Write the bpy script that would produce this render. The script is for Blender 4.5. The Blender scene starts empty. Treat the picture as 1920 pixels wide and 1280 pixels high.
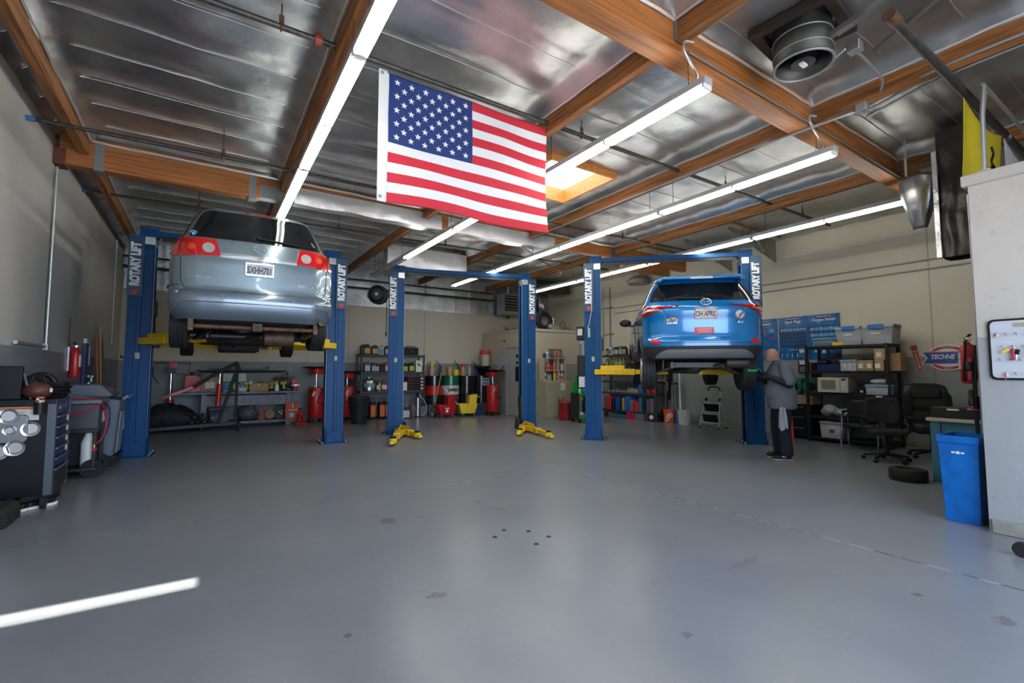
import bpy, bmesh, math, random
from math import sin, cos, pi, sqrt, atan2, hypot, radians as R
from mathutils import Vector as V, Matrix, Euler, noise
from mathutils.geometry import delaunay_2d_cdt
random.seed(7)
sc = bpy.context.scene
col = sc.collection

# ---------------------------------------------------------------- camera
YAW = 0.57766; PITCH = 0.06461
cd = bpy.data.cameras.new('camera'); cam = bpy.data.objects.new('camera', cd); col.objects.link(cam)
cam.location = (0, 0, 1.40); cam.rotation_euler = (pi/2 + PITCH, 0, -YAW)
cd.sensor_width = 36.0; cd.lens = 881.0/1920*36; cd.clip_start = .05; cd.clip_end = 200
sc.camera = cam

# ---------------------------------------------------------------- world, sun, daylight through the open door
w = bpy.data.worlds.new('sky'); sc.world = w; w.use_nodes = True
bg = w.node_tree.nodes['Background']; bg.inputs[0].default_value = (.62, .78, 1.0, 1); bg.inputs[1].default_value = 6.0
sd = bpy.data.lights.new('sun', 'SUN'); sd.energy = 14; sd.angle = R(.55); sd.color = (1, .95, .88)
sun = bpy.data.objects.new('sun', sd); col.objects.link(sun)
sun.rotation_euler = (R(30), 0, 0); sun.location = (0, -6, 8)
pl = bpy.data.lights.new('door_portal', 'AREA'); pl.shape = 'RECTANGLE'; pl.size = 9.0; pl.size_y = 3.8
try: pl.cycles.is_portal = True
except Exception: pass
po = bpy.data.objects.new('door_portal', pl); col.objects.link(po); po.location = (3.0, -2.45, 1.9); po.rotation_euler = (R(90), 0, 0)
sc.view_settings.view_transform = 'Standard'; sc.view_settings.look = 'None'
sc.view_settings.gamma = 1; sc.view_settings.use_curve_mapping = False
sc.view_settings.exposure = 0.5
TUBE = 23.0     # radiance of a fluorescent tube
sc.cycles.max_bounces = 8; sc.cycles.diffuse_bounces = 4; sc.cycles.glossy_bounces = 5
sc.cycles.transmission_bounces = 6; sc.cycles.transparent_max_bounces = 12
sc.cycles.caustics_reflective = False; sc.cycles.caustics_refractive = False
sc.cycles.sample_clamp_indirect = 6; sc.cycles.use_denoising = True

# ---------------------------------------------------------------- materials
MATS = {}
def mat(name, c, r=.5, m=0., em=0., var=None, bump=None, coat=0., tr=0., alpha=1., stretch=None, c2=None):
    """procedural principled material; var=(scale, amount) mottles the colour, bump=(scale, strength, distance)"""
    if name in MATS: return MATS[name]
    mt = bpy.data.materials.new(name); mt.use_nodes = True; nt = mt.node_tree
    b = nt.nodes['Principled BSDF']; I = b.inputs
    c = tuple(c) + (1,)
    I['Base Color'].default_value = c; I['Roughness'].default_value = r; I['Metallic'].default_value = m
    if coat: I['Coat Weight'].default_value = coat; I['Coat Roughness'].default_value = .06
    if name == 'lift_blue': I['Specular IOR Level'].default_value = .25
    if tr: I['Transmission Weight'].default_value = tr; I['IOR'].default_value = 1.25
    if alpha < 1: I['Alpha'].default_value = alpha
    if sum(c[:3]) < .12 and not m: I['Specular IOR Level'].default_value = .3
    if em: I['Emission Color'].default_value = c; I['Emission Strength'].default_value = em
    if var or bump:
        tc = nt.nodes.new('ShaderNodeTexCoord'); mp = nt.nodes.new('ShaderNodeMapping')
        nt.links.new(tc.outputs['Object'], mp.inputs['Vector'])
        if stretch: mp.inputs['Scale'].default_value = stretch
    if var:
        n = nt.nodes.new('ShaderNodeTexNoise'); n.inputs['Scale'].default_value = var[0]; n.inputs['Detail'].default_value = 6
        nt.links.new(mp.outputs[0], n.inputs['Vector'])
        rp = nt.nodes.new('ShaderNodeValToRGB'); e = rp.color_ramp.elements
        d = c2 + (1,) if c2 else tuple(x*(1 - var[1]) for x in c[:3]) + (1,)
        e[0].position = .35; e[0].color = d; e[1].position = .62; e[1].color = c
        nt.links.new(n.outputs['Fac'], rp.inputs[0]); nt.links.new(rp.outputs[0], I['Base Color'])
    if bump:
        n2 = nt.nodes.new('ShaderNodeTexNoise'); n2.inputs['Scale'].default_value = bump[0]; n2.inputs['Detail'].default_value = 4
        nt.links.new(mp.outputs[0], n2.inputs['Vector'])
        bp = nt.nodes.new('ShaderNodeBump'); bp.inputs['Strength'].default_value = bump[1]
        bp.inputs['Distance'].default_value = bump[2] if len(bump) > 2 else .01
        nt.links.new(n2.outputs['Fac'], bp.inputs['Height']); nt.links.new(bp.outputs[0], I['Normal'])
    MATS[name] = mt; return mt

black = mat('black_plastic', (.007, .007, .008), .45)
blackm = mat('black_metal', (.012, .012, .014), .42, .2)
rubber = mat('rubber', (.018, .018, .018), .75, bump=(60, .4, .003))
chrome = mat('chrome', (.8, .8, .82), .12, 1)
steel = mat('galvanised_steel', (.5, .51, .52), .35, .9, var=(8, .25))
greym = mat('grey_metal', (.2, .21, .22), .5, .4)
white = mat('white_plastic', (.75, .74, .7), .45)
whitep = mat('white_paper', (.72, .71, .68), .8)
red = mat('red_paint', (.5, .012, .01), .38, 0, coat=.15)
redp = mat('red_plastic', (.55, .02, .015), .4)
orangep = mat('orange_plastic', (.75, .12, .01), .4)
yellow = mat('yellow_paint', (.80, .52, .01), .38, coat=.3, var=(9, .12))
yellowp = mat('yellow_plastic', (.8, .55, .03), .45)
blue = mat('lift_blue', (.0, .056, .18), .42, .0)
bluep = mat('blue_plastic', (.02, .12, .5), .42)
dkblue = mat('dark_blue', (.006, .02, .09), .3, coat=.4)
green = mat('green_paint', (.01, .30, .035), .35, coat=.4)
greend = mat('green_drum', (.006, .11, .045), .3, coat=.4)
teal = mat('teal_paint', (.035, .16, .23), .5)
tan = mat('tan_paint', (.40, .37, .26), .45, var=(5, .12))
card = mat('cardboard', (.42, .27, .13), .85, var=(12, .12))
amber = mat('amber_plastic', (.48, .30, .12), .4)
foil = mat('foil', (.72, .73, .75), .34, .92, bump=(5, .5, .05), var=(3, .25))
wood = mat('glulam', (.45, .155, .035), .5, 0, var=(2.2, .5), stretch=(.6, 14, 22), bump=(30, .2, .003))
woody = mat('purlin_wood', (.38, .145, .04), .55, 0, var=(2.0, .6), stretch=(14, .7, 14), bump=(30, .2, .003))
leather = mat('black_leather', (.018, .018, .02), .33, bump=(14, .35, .01))
glass = mat('clear_plastic', (.75, .8, .82), .15, tr=0, alpha=.35)
darkglass = mat('tinted_glass', (.008, .009, .010), .04, .0, coat=1)
pipe_m = mat('black_pipe', (.07, .065, .06), .45, .5, var=(20, .4))
conduit = mat('conduit', (.42, .42, .42), .4, .7)
rust = mat('rusty_steel', (.16, .085, .05), .6, .5, var=(18, .6))

# ---------------------------------------------------------------- mesh builder
class MB:
    def __init__(s): s.v = []; s.f = []; s.mi = []; s.cur = 0; s.T = Matrix.Identity(4)
    def at(s, loc=(0, 0, 0), rot=(0, 0, 0), sc_=(1, 1, 1)):
        s.T = Matrix.LocRotScale(V(loc), Euler(rot), V(sc_)); return s
    def m(s, i): s.cur = i; return s
    def add(s, vs, fs):
        o = len(s.v); s.v += [tuple(s.T @ V(p)) for p in vs]
        s.f += [tuple(o + i for i in f) for f in fs]; s.mi += [s.cur]*len(fs); return s
    def b(s, x0, x1, y0, y1, z0, z1):
        return s.add([(x0,y0,z0),(x1,y0,z0),(x1,y1,z0),(x0,y1,z0),(x0,y0,z1),(x1,y0,z1),(x1,y1,z1),(x0,y1,z1)],
                     [(0,3,2,1),(4,5,6,7),(0,1,5,4),(1,2,6,5),(2,3,7,6),(3,0,4,7)])
    def box(s, c, d, rot=(0, 0, 0), tp=(1, 1)):
        M = Matrix.LocRotScale(V(c), Euler(rot), None); x, y, z = d[0]/2, d[1]/2, d[2]/2
        vs = [(-x,-y,-z),(x,-y,-z),(x,y,-z),(-x,y,-z),(-x*tp[0],-y*tp[1],z),(x*tp[0],-y*tp[1],z),(x*tp[0],y*tp[1],z),(-x*tp[0],y*tp[1],z)]
        return s.add([M @ V(p) for p in vs], [(0,3,2,1),(4,5,6,7),(0,1,5,4),(1,2,6,5),(2,3,7,6),(3,0,4,7)])
    def bar(s, p, q, wd, ht, tp=1, up=(0, 0, 1)):
        p, q = V(p), V(q); d = (q - p).normalized(); u = V(up)
        if abs(d.dot(u)) > .98: u = V((1, 0, 0))
        x = d.cross(u).normalized(); u = x.cross(d)
        vs = []
        for c, k in ((p, 1), (q, tp)):
            vs += [c + x*wd/2*k*a + u*ht/2*k*b_ for a, b_ in ((-1,-1),(1,-1),(1,1),(-1,1))]
        return s.add(vs, [(0,1,2,3),(4,7,6,5),(0,4,5,1),(1,5,6,2),(2,6,7,3),(3,7,4,0)])
    def cyl(s, p, q, r, r2=None, n=12, cap=True):
        p, q = V(p), V(q); r2 = r if r2 is None else r2; d = (q - p).normalized()
        a = d.orthogonal().normalized(); b_ = d.cross(a); vs = []
        for c, k in ((p, r), (q, r2)):
            vs += [c + (a*cos(2*pi*i/n) + b_*sin(2*pi*i/n))*k for i in range(n)]
        fs = [(i, (i+1) % n, n + (i+1) % n, n + i) for i in range(n)]
        if cap: fs += [tuple(range(n))[::-1], tuple(range(n, 2*n))]
        return s.add(vs, fs)
    def lathe(s, prof, c=(0, 0, 0), n=24, sy=1.):
        vs = []; fs = []
        for r, z in prof:
            vs += [(c[0] + r*cos(2*pi*i/n), c[1] + r*sy*sin(2*pi*i/n), c[2] + z) for i in range(n)]
        for k in range(len(prof)-1):
            fs += [(k*n+i, k*n+(i+1) % n, (k+1)*n+(i+1) % n, (k+1)*n+i) for i in range(n)]
        fs += [tuple(range(n))[::-1], tuple(range((len(prof)-1)*n, len(prof)*n))]
        return s.add(vs, fs)
    def tube(s, pts, r, n=6):
        pts = [V(p) for p in pts]; vs = []; fs = []; prev = None
        for i, p in enumerate(pts):
            d = (pts[min(i+1, len(pts)-1)] - pts[max(i-1, 0)]).normalized()
            a = d.orthogonal().normalized() if prev is None else (prev - d*prev.dot(d)).normalized()
            prev = a; b_ = d.cross(a)
            vs += [p + (a*cos(2*pi*k/n) + b_*sin(2*pi*k/n))*r for k in range(n)]
        for i in range(len(pts)-1):
            fs += [(i*n+k, i*n+(k+1) % n, (i+1)*n+(k+1) % n, (i+1)*n+k) for k in range(n)]
        fs += [tuple(range(n))[::-1], tuple(range((len(pts)-1)*n, len(pts)*n))]
        return s.add(vs, fs)
    def ball(s, c, r, n=14, m_=8):
        r = (r, r, r) if not hasattr(r, '__len__') else r; vs = []; fs = []
        for j in range(1, m_):
            t = pi*j/m_
            vs += [(c[0]+r[0]*sin(t)*cos(2*pi*i/n), c[1]+r[1]*sin(t)*sin(2*pi*i/n), c[2]+r[2]*cos(t)) for i in range(n)]
        for j in range(m_-2):
            fs += [(j*n+i, j*n+(i+1) % n, (j+1)*n+(i+1) % n, (j+1)*n+i) for i in range(n)]
        vs += [(c[0], c[1], c[2]+r[2]), (c[0], c[1], c[2]-r[2])]; k = len(vs)
        fs += [(k-2, (i+1) % n, i) for i in range(n)] + [(k-1, (m_-2)*n+i, (m_-2)*n+(i+1) % n) for i in range(n)]
        return s.add(vs, fs)
    def prism(s, poly, a, b_, plane='xy'):
        f = {'xy': lambda p, t: (p[0], p[1], t), 'xz': lambda p, t: (p[0], t, p[1]), 'yz': lambda p, t: (t, p[0], p[1])}[plane]
        n = len(poly); vs = [f(p, a) for p in poly] + [f(p, b_) for p in poly]
        return s.add(vs, [tuple(range(n)), tuple(range(n, 2*n))[::-1]] + [(i, n+i, n+(i+1) % n, (i+1) % n) for i in range(n)])
    def torus(s, c, Rr, r, ax='z', n=24, k=8, sx=1., sy=1.):
        vs = []; fs = []
        for i in range(n):
            t = 2*pi*i/n
            for j in range(k):
                u = 2*pi*j/k; q = Rr + r*cos(u); a, b_, h = q*cos(t)*sx, q*sin(t)*sy, r*sin(u)
                p = {'z': (a, b_, h), 'y': (a, h, b_), 'x': (h, a, b_)}[ax]
                vs.append((c[0]+p[0], c[1]+p[1], c[2]+p[2]))
                fs.append((i*k+j, ((i+1) % n)*k+j, ((i+1) % n)*k+(j+1) % k, i*k+(j+1) % k))
        return s.add(vs, fs)
    def grid(s, f, nu, nv):
        vs = [f(i/nu, j/nv) for j in range(nv+1) for i in range(nu+1)]; q = nu+1
        return s.add(vs, [(j*q+i, j*q+i+1, (j+1)*q+i+1, (j+1)*q+i) for j in range(nv) for i in range(nu)])
    def build(s, name, mats, parent=None, smooth=35, bevel=0, seg=2, solid=0, recalc=True, loc=None, rot=None):
        me = bpy.data.meshes.new(name); me.from_pydata(s.v, [], s.f)
        if not isinstance(mats, (list, tuple)): mats = [mats]
        for x in mats: me.materials.append(x)
        for p, i in zip(me.polygons, s.mi): p.material_index = min(i, len(mats)-1)
        if recalc:
            bm = bmesh.new(); bm.from_mesh(me); bmesh.ops.recalc_face_normals(bm, faces=bm.faces); bm.to_mesh(me); bm.free()
        if smooth:
            me.shade_smooth(); me.set_sharp_from_angle(angle=R(smooth))
        o = bpy.data.objects.new(name, me); col.objects.link(o)
        if parent: o.parent = parent
        if loc: o.location = loc
        if rot: o.rotation_euler = rot
        if solid:
            md = o.modifiers.new('solid', 'SOLIDIFY'); md.thickness = solid; md.offset = 0
        if bevel:
            md = o.modifiers.new('bevel', 'BEVEL'); md.width = bevel; md.segments = seg; md.limit_method = 'ANGLE'; md.angle_limit = R(40)
            md.harden_normals = False
        return o

def tag(o, label=None, cat=None, group=None, kind=None):
    if label: o['label'] = label
    if cat: o['category'] = cat
    if group: o['group'] = group
    if kind: o['kind'] = kind
    return o
def thing(name, label, cat, loc=(0, 0, 0), rz=0, group=None, rot=None):
    o = bpy.data.objects.new(name, None); col.objects.link(o); o.empty_display_size = .1
    o.location = loc; o.rotation_euler = rot if rot else (0, 0, rz)
    return tag(o, label, cat, group)
def struct(name, mb, mats, parent=None, **k):
    o = mb.build(name, mats, parent, **k)
    if not parent: o['kind'] = 'structure'
    return o
def dup(o, loc=None, rz=None, label=None, group=None, parent=None):
    c = o.copy(); col.objects.link(c)
    if parent: c.parent = parent
    if loc: c.location = loc
    if rz is not None: c.rotation_euler = (0, 0, rz)
    if label: c['label'] = label
    if group: c['group'] = group
    for ch in list(o.children): dup(ch, parent=c)
    return c
def text(s, size, loc, rot, m_, parent, name='lettering', ext=.002, sx=1., bold=0., al='CENTER', shear=0.):
    cu = bpy.data.curves.new(name, 'FONT'); cu.body = s; cu.size = size; cu.extrude = ext; cu.offset = bold
    cu.align_x = al; cu.align_y = 'CENTER'; cu.shear = shear; cu.resolution_u = 3; cu.space_line = .95
    t = bpy.data.objects.new('tmp', cu); col.objects.link(t)
    dg = bpy.context.evaluated_depsgraph_get(); me = bpy.data.meshes.new_from_object(t.evaluated_get(dg))
    bpy.data.objects.remove(t); me.name = name
    me.materials.clear(); me.materials.append(m_)
    o = bpy.data.objects.new(name, me); col.objects.link(o); o.parent = parent
    o.location = loc; o.rotation_euler = rot; o.scale = (sx, 1, 1)
    return o
def catenary(p, q, sag, n=10):
    p, q = V(p), V(q)
    return [p.lerp(q, i/n) - V((0, 0, sag*4*(i/n)*(1-i/n))) for i in range(n+1)]
ORD = ['first', 'second', 'third', 'fourth', 'fifth', 'sixth', 'seventh', 'eighth', 'ninth', 'tenth', 'eleventh', 'twelfth', 'thirteenth', 'fourteenth', 'fifteenth', 'sixteenth']

# a ray through a point of the 1920x1280 frame, met with a level plane, a wall plane or an upright line: survey helpers
_f = V((sin(YAW)*cos(PITCH), cos(YAW)*cos(PITCH), sin(PITCH))); _r = V((cos(YAW), -sin(YAW), 0)); _u = _r.cross(_f)
def _ray(px, py): return _f + _r*((px-960)/881) - _u*((py-640)/881)
def fz(px, py, z=0.): d = _ray(px, py); t = (z-1.4)/d.z; return V((d.x*t, d.y*t, z))
def wx(px, py, X): d = _ray(px, py)*1.; t = X/d.x; return V((X, d.y*t, 1.4+d.z*t))
def wy(px, py, Y): d = _ray(px, py)*1.; t = Y/d.y; return V((d.x*t, Y, 1.4+d.z*t))
# ================================================================ SHELL
XL, XR, YB, YF, ZC = -1.75, 11.2, 14.6, -2.5, 4.62
def node(nt, t, **k):
    n = nt.nodes.new(t)
    for a, v in k.items(): setattr(n, a, v)
    return n
def math_(nt, op, a, b=None, c=None):
    n = nt.nodes.new('ShaderNodeMath'); n.operation = op
    for i, x in enumerate((a, b, c)):
        if x is None: continue
        if isinstance(x, (int, float)): n.inputs[i].default_value = x
        else: nt.links.new(x, n.inputs[i])
    return n.outputs[0]
def mix_(nt, fac, a, b):
    n = nt.nodes.new('ShaderNodeMixRGB')
    for i, x in enumerate((fac, a, b)):
        if isinstance(x, tuple): n.inputs[i].default_value = x + (1,)
        elif isinstance(x, (int, float)): n.inputs[i].default_value = x
        else: nt.links.new(x, n.inputs[i])
    return n.outputs[0]
def noise_(nt, vec, scale, detail=5, st=None):
    n = nt.nodes.new('ShaderNodeTexNoise'); n.inputs['Scale'].default_value = scale; n.inputs['Detail'].default_value = detail
    if st:
        mp = nt.nodes.new('ShaderNodeMapping'); mp.inputs['Scale'].default_value = st
        nt.links.new(vec, mp.inputs['Vector']); vec = mp.outputs[0]
    nt.links.new(vec, n.inputs['Vector']); return n.outputs['Fac']
def ramp_(nt, fac, lo, hi):
    n = nt.nodes.new('ShaderNodeMapRange'); n.inputs['From Min'].default_value = lo; n.inputs['From Max'].default_value = hi
    nt.links.new(fac, n.inputs['Value']); return n.outputs[0]

def floor_mat():
    m_ = bpy.data.materials.new('painted_concrete'); m_.use_nodes = True; nt = m_.node_tree; b = nt.nodes['Principled BSDF']
    g = node(nt, 'ShaderNodeNewGeometry'); P = g.outputs['Position']
    sx = node(nt, 'ShaderNodeSeparateXYZ'); nt.links.new(P, sx.inputs[0]); X, Y = sx.outputs[0], sx.outputs[1]
    base = mix_(nt, ramp_(nt, noise_(nt, P, 1.3, 7), .3, .7), (.195, .207, .228), (.235, .246, .262))
    base = mix_(nt, math_(nt, 'MULTIPLY', ramp_(nt, noise_(nt, P, 14, 8), .45, .75), .35), base, (.19, .195, .20))
    # saw-cut joints with chipped light filler
    wob = math_(nt, 'MULTIPLY', math_(nt, 'SUBTRACT', noise_(nt, P, 9, 3), .5), .03)
    dx = math_(nt, 'ABSOLUTE', math_(nt, 'ADD', math_(nt, 'SUBTRACT', X, 4.45), wob))
    dy = math_(nt, 'ABSOLUTE', math_(nt, 'ADD', math_(nt, 'SUBTRACT', Y, 5.42), wob))
    jx = math_(nt, 'MULTIPLY', math_(nt, 'LESS_THAN', dx, .011), math_(nt, 'LESS_THAN', Y, 5.42))
    jy = math_(nt, 'MULTIPLY', math_(nt, 'LESS_THAN', dy, .010), math_(nt, 'LESS_THAN', X, 4.45))
    jt = math_(nt, 'MAXIMUM', jx, math_(nt, 'MULTIPLY', jy, .8))
    jc = mix_(nt, ramp_(nt, noise_(nt, P, 6, 4), .46, .54), (.09, .085, .08), (.40, .40, .39))
    base = mix_(nt, math_(nt, 'MULTIPLY', jt, ramp_(nt, noise_(nt, P, 22, 3), .25, .4)), base, jc)
    # small dark scuffs and brown spots
    sp2 = ramp_(nt, noise_(nt, P, 75, 3, (1, .6, 1)), .69, .72)
    base = mix_(nt, math_(nt, 'MULTIPLY', sp2, .6), base, (.08, .075, .065))
    scr = ramp_(nt, noise_(nt, P, 9, 4, (.25, 6, 1)), .70, .74)
    base = mix_(nt, math_(nt, 'MULTIPLY', scr, .35), base, (.34, .34, .33))
    sp3 = ramp_(nt, noise_(nt, P, 60, 2), .72, .75)
    base = mix_(nt, math_(nt, 'MULTIPLY', sp3, .5), base, (.5, .5, .48))
    def stain(cx, cy, rx, ry, c):
        nonlocal base
        e = math_(nt, 'SQRT', math_(nt, 'ADD', math_(nt, 'POWER', math_(nt, 'DIVIDE', math_(nt, 'SUBTRACT', X, cx), rx), 2), math_(nt, 'POWER', math_(nt, 'DIVIDE', math_(nt, 'SUBTRACT', Y, cy), ry), 2)))
        e = math_(nt, 'ADD', e, math_(nt, 'MULTIPLY', math_(nt, 'SUBTRACT', noise_(nt, P, 22, 5), .5), 2.6))
        base = mix_(nt, math_(nt, 'MULTIPLY', ramp_(nt, e, 1., .85), .8), base, c)
    for a in STAINS: stain(*a)
    nt.links.new(base, b.inputs['Base Color'])
    b.inputs['Roughness'].default_value = .28
    bp = node(nt, 'ShaderNodeBump'); bp.inputs['Strength'].default_value = .06; bp.inputs['Distance'].default_value = .004
    nt.links.new(noise_(nt, P, 45, 3), bp.inputs['Height']); nt.links.new(bp.outputs[0], b.inputs['Normal'])
    return m_
STAINS = [(*fz(px, py).xy, rx, ry, c) for px, py, rx, ry, c in ((728, 976, .075, .10, (.15, .125, .09)), (705, 966, .04, .06, (.17, .15, .11)), (790, 969, .03, .05, (.17, .14, .10)), (940, 955, .05, .06, (.18, .15, .11)), (895, 940, .04, .06, (.18, .15, .11)),
    (818, 1116, .06, .045, (.13, .12, .10)), (650, 1192, .022, .022, (.14, .085, .05)), (1290, 1190, .04, .03, (.13, .13, .12)), (1395, 1055, .20, .035, (.17, .17, .165)), (1230, 1090, .05, .05, (.2, .2, .2)), (1885, 1165, .08, .04, (.15, .12, .12)), (1720, 1115, .03, .03, (.15, .12, .10)))]
floorm = floor_mat()

def wall_mat(name, upper, lower, split=1.68, dirt=.12, joints=None, axis=0, rough=.6):
    m_ = bpy.data.materials.new(name); m_.use_nodes = True; nt = m_.node_tree; b = nt.nodes['Principled BSDF']
    g = node(nt, 'ShaderNodeNewGeometry'); P = g.outputs['Position']
    sx = node(nt, 'ShaderNodeSeparateXYZ'); nt.links.new(P, sx.inputs[0]); Z = sx.outputs[2]
    zz = math_(nt, 'ADD', Z, math_(nt, 'MULTIPLY', math_(nt, 'SUBTRACT', noise_(nt, P, 8, 3), .5), .02))
    base = mix_(nt, math_(nt, 'GREATER_THAN', zz, split), lower, upper)
    n = ramp_(nt, noise_(nt, P, 1.1, 7, (1, 1, .45)), .42, .75)
    base = mix_(nt, math_(nt, 'MULTIPLY', n, dirt), base, (.12, .105, .085))
    n = ramp_(nt, noise_(nt, P, 14, 5), .62, .75)
    base = mix_(nt, math_(nt, 'MULTIPLY', n, dirt*.8), base, (.2, .18, .15))
    if joints:
        for j in joints:
            d = math_(nt, 'ABSOLUTE', math_(nt, 'SUBTRACT', sx.outputs[axis], j))
            base = mix_(nt, math_(nt, 'MULTIPLY', math_(nt, 'LESS_THAN', d, .012), .45), base, (.1, .09, .08))
    nt.links.new(base, b.inputs['Base Color']); b.inputs['Roughness'].default_value = rough
    bp = node(nt, 'ShaderNodeBump'); bp.inputs['Strength'].default_value = .25; bp.inputs['Distance'].default_value = .012
    nt.links.new(noise_(nt, P, 18, 6), bp.inputs['Height']); nt.links.new(bp.outputs[0], b.inputs['Normal'])
    return m_
UP = (.60, .55, .44); LO = (.27, .285, .28)
wm_left = wall_mat('left_wall_paint', (.50, .475, .44), (.21, .22, .23), dirt=.25, rough=.5)
wm_back = wall_mat('back_wall_paint', (.56, .50, .395), (.23, .245, .25), joints=(3.6, 6.05), axis=0)
wm_right = wall_mat('right_wall_paint', UP, LO, joints=(3.0, 8.75), axis=1)
wm_off = wall_mat('office_wall_paint', (.60, .545, .49), (.36, .37, .38), split=1.71, dirt=.35)
wm_box = wall_mat('storage_wall_paint', (.56, .50, .395), (.33, .33, .30), split=1.66)
beige = mat('painted_ceiling', (.45, .41, .33), .6, var=(1.5, .25), bump=(12, .2, .01))

struct('floor', MB().b(XL-.2, XR+.2, YF-.2, YB+.2, -.2, 0), floorm)
struct('wall_left', MB().b(XL-.2, XL, YF, YB+.2, 0, 5), wm_left)
o = struct('wall_back', MB().b(XL, XR+.2, YB, YB+.2, 0, 5), wm_back)
# silver foil insulation covering the top of the back wall, ridged vertical seams
fb = MB()
def fbf(u, v):
    x = XL + .02 + u*(XR-XL-.04); z = 3.45 + v*1.2
    s = (x/.62) % 1.0
    d = .012*math.exp(-((s-.5)/.05)**2) + .012*noise.noise(V((x*2.2, z*1.5, 3)))
    return (x, YB-.03-d, z)
fb.grid(fbf, 330, 16)
fb.b(XL+.02, XR-.02, YB-.03, YB, 3.43, 3.46)
foilw = mat('wall_foil', (.52, .54, .55), .38, .9, bump=(16, .6, .02), var=(3, .3))
fb.build('foil_insulation', foilw, o)
rw = MB().b(XR, XR+.2, YF, YB, 0, 5)
o = struct('wall_right', rw, wm_right)
MB().b(XR-.012, XR, YF, YB, 4.0, 5).b(XR-.006, XR, YF, YB, 1.215, 1.23).build('raised_band', wm_right, o)
# curb ledge along the right wall
cm = mat('curb_concrete', (.33, .32, .28), .7, var=(6, .3))
struct('baseboard_right', MB().b(XR-.07, XR, 1.5, 11.9, 0, .1), cm, bevel=.01)
# front wall with the open vehicle door behind the camera
fw = MB(); fw.b(XL, -1.45, YF-.2, YF, 0, 5); fw.b(7.5, XR, YF-.2, YF, 0, 5); fw.b(-1.45, 7.5, YF-.2, YF, 3.8, 5)
struct('wall_front', fw, wm_left)
struct('trim_1', MB().b(-40, 50, -40, YF-.2, -.25, -.02), mat('outside_concrete', (.45, .43, .40), .8, var=(2, .15)))
tag(bpy.data.objects['trim_1'], 'pale concrete yard outside the door')

# ---- ceiling: foil bays between the purlins, painted right-hand bay
PX = [-1.45, .95, 3.4, 5.85, 8.4]
GY = [2.62, 8.3]
SK = (4.15, 5.40, 5.3, 6.55)      # skylight hole
cl = MB()
def ceil_z(x, y, x0, x1, amp):
    t = min(x-x0, x1-x); e = max(0., 1-t/.22)
    ty = min([abs(y-g) for g in GY]); e2 = max(0., 1-ty/.3)
    q = max(e, e2)
    s = ((y - .25)/.61) % 1.0; k = math.exp(-((s-.5)/.035)**2)
    n = noise.noise(V((x*1.3, y*3.0, 1.7))) + .5*noise.noise(V((x*3.4, y*6.5, 9)))
    return ZC - .14*q*q - .018*k - amp*n*(.4+.6*min(1, t/.3)) - .028*abs(sin(pi*(s-.5)))
edges = [XL] + PX + [XR]
for bi in range(len(edges)-1):
    x0 = edges[bi] + (0 if bi == 0 else .055); x1 = edges[bi+1] - (0 if bi == len(edges)-2 else .055)
    last = bi == len(edges)-2
    nx = max(3, int((x1-x0)/.075)); ny = 300
    cl.m(1 if last else 0)
    xs = [x0 + (x1-x0)*i/nx for i in range(nx+1)]; ys = [YF + (YB-YF)*j/ny for j in range(ny+1)]
    if bi == 3:      # fit grid lines onto the skylight opening
        xs = sorted(set([round(x, 4) for x in xs if min(abs(x-SK[0]), abs(x-SK[1])) > .03] + [SK[0], SK[1]]))
        ys = sorted(set([round(y, 4) for y in ys if min(abs(y-SK[2]), abs(y-SK[3])) > .03] + [SK[2], SK[3]]))
    if bi in (0, 1):
        ys = sorted(set([round(y, 4) for y in ys if min(abs(y-1.12), abs(y-1.29)) > .03] + [1.12, 1.29]))
        if bi == 1: xs = sorted(set([x for x in xs if abs(x) > .03] + [0.0]))
    amp = .004 if last else .018
    o0 = len(cl.v)
    vs = [(x, y, ceil_z(x, y, x0, x1, amp)) for y in ys for x in xs]; q = len(xs); fs = []
    for j in range(len(ys)-1):
        for i in range(q-1):
            cx, cy = (xs[i]+xs[i+1])/2, (ys[j]+ys[j+1])/2
            if bi == 3 and SK[0] < cx < SK[1] and SK[2] < cy < SK[3]: continue
            if bi in (0, 1) and 1.12 < cy < 1.29 and cx < 0: continue  # unseen slot added in the foil so the sun draws a streak on the floor
            fs.append((j*q+i, j*q+i+1, (j+1)*q+i+1, (j+1)*q+i))
    cl.add(vs, fs)
foilc = mat('ceiling_foil', (.54, .535, .53), .37, .95, bump=(6, .25, .03), var=(2.2, .3))
co = struct('ceiling', cl, [foilc, beige], smooth=60, recalc=False)
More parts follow.
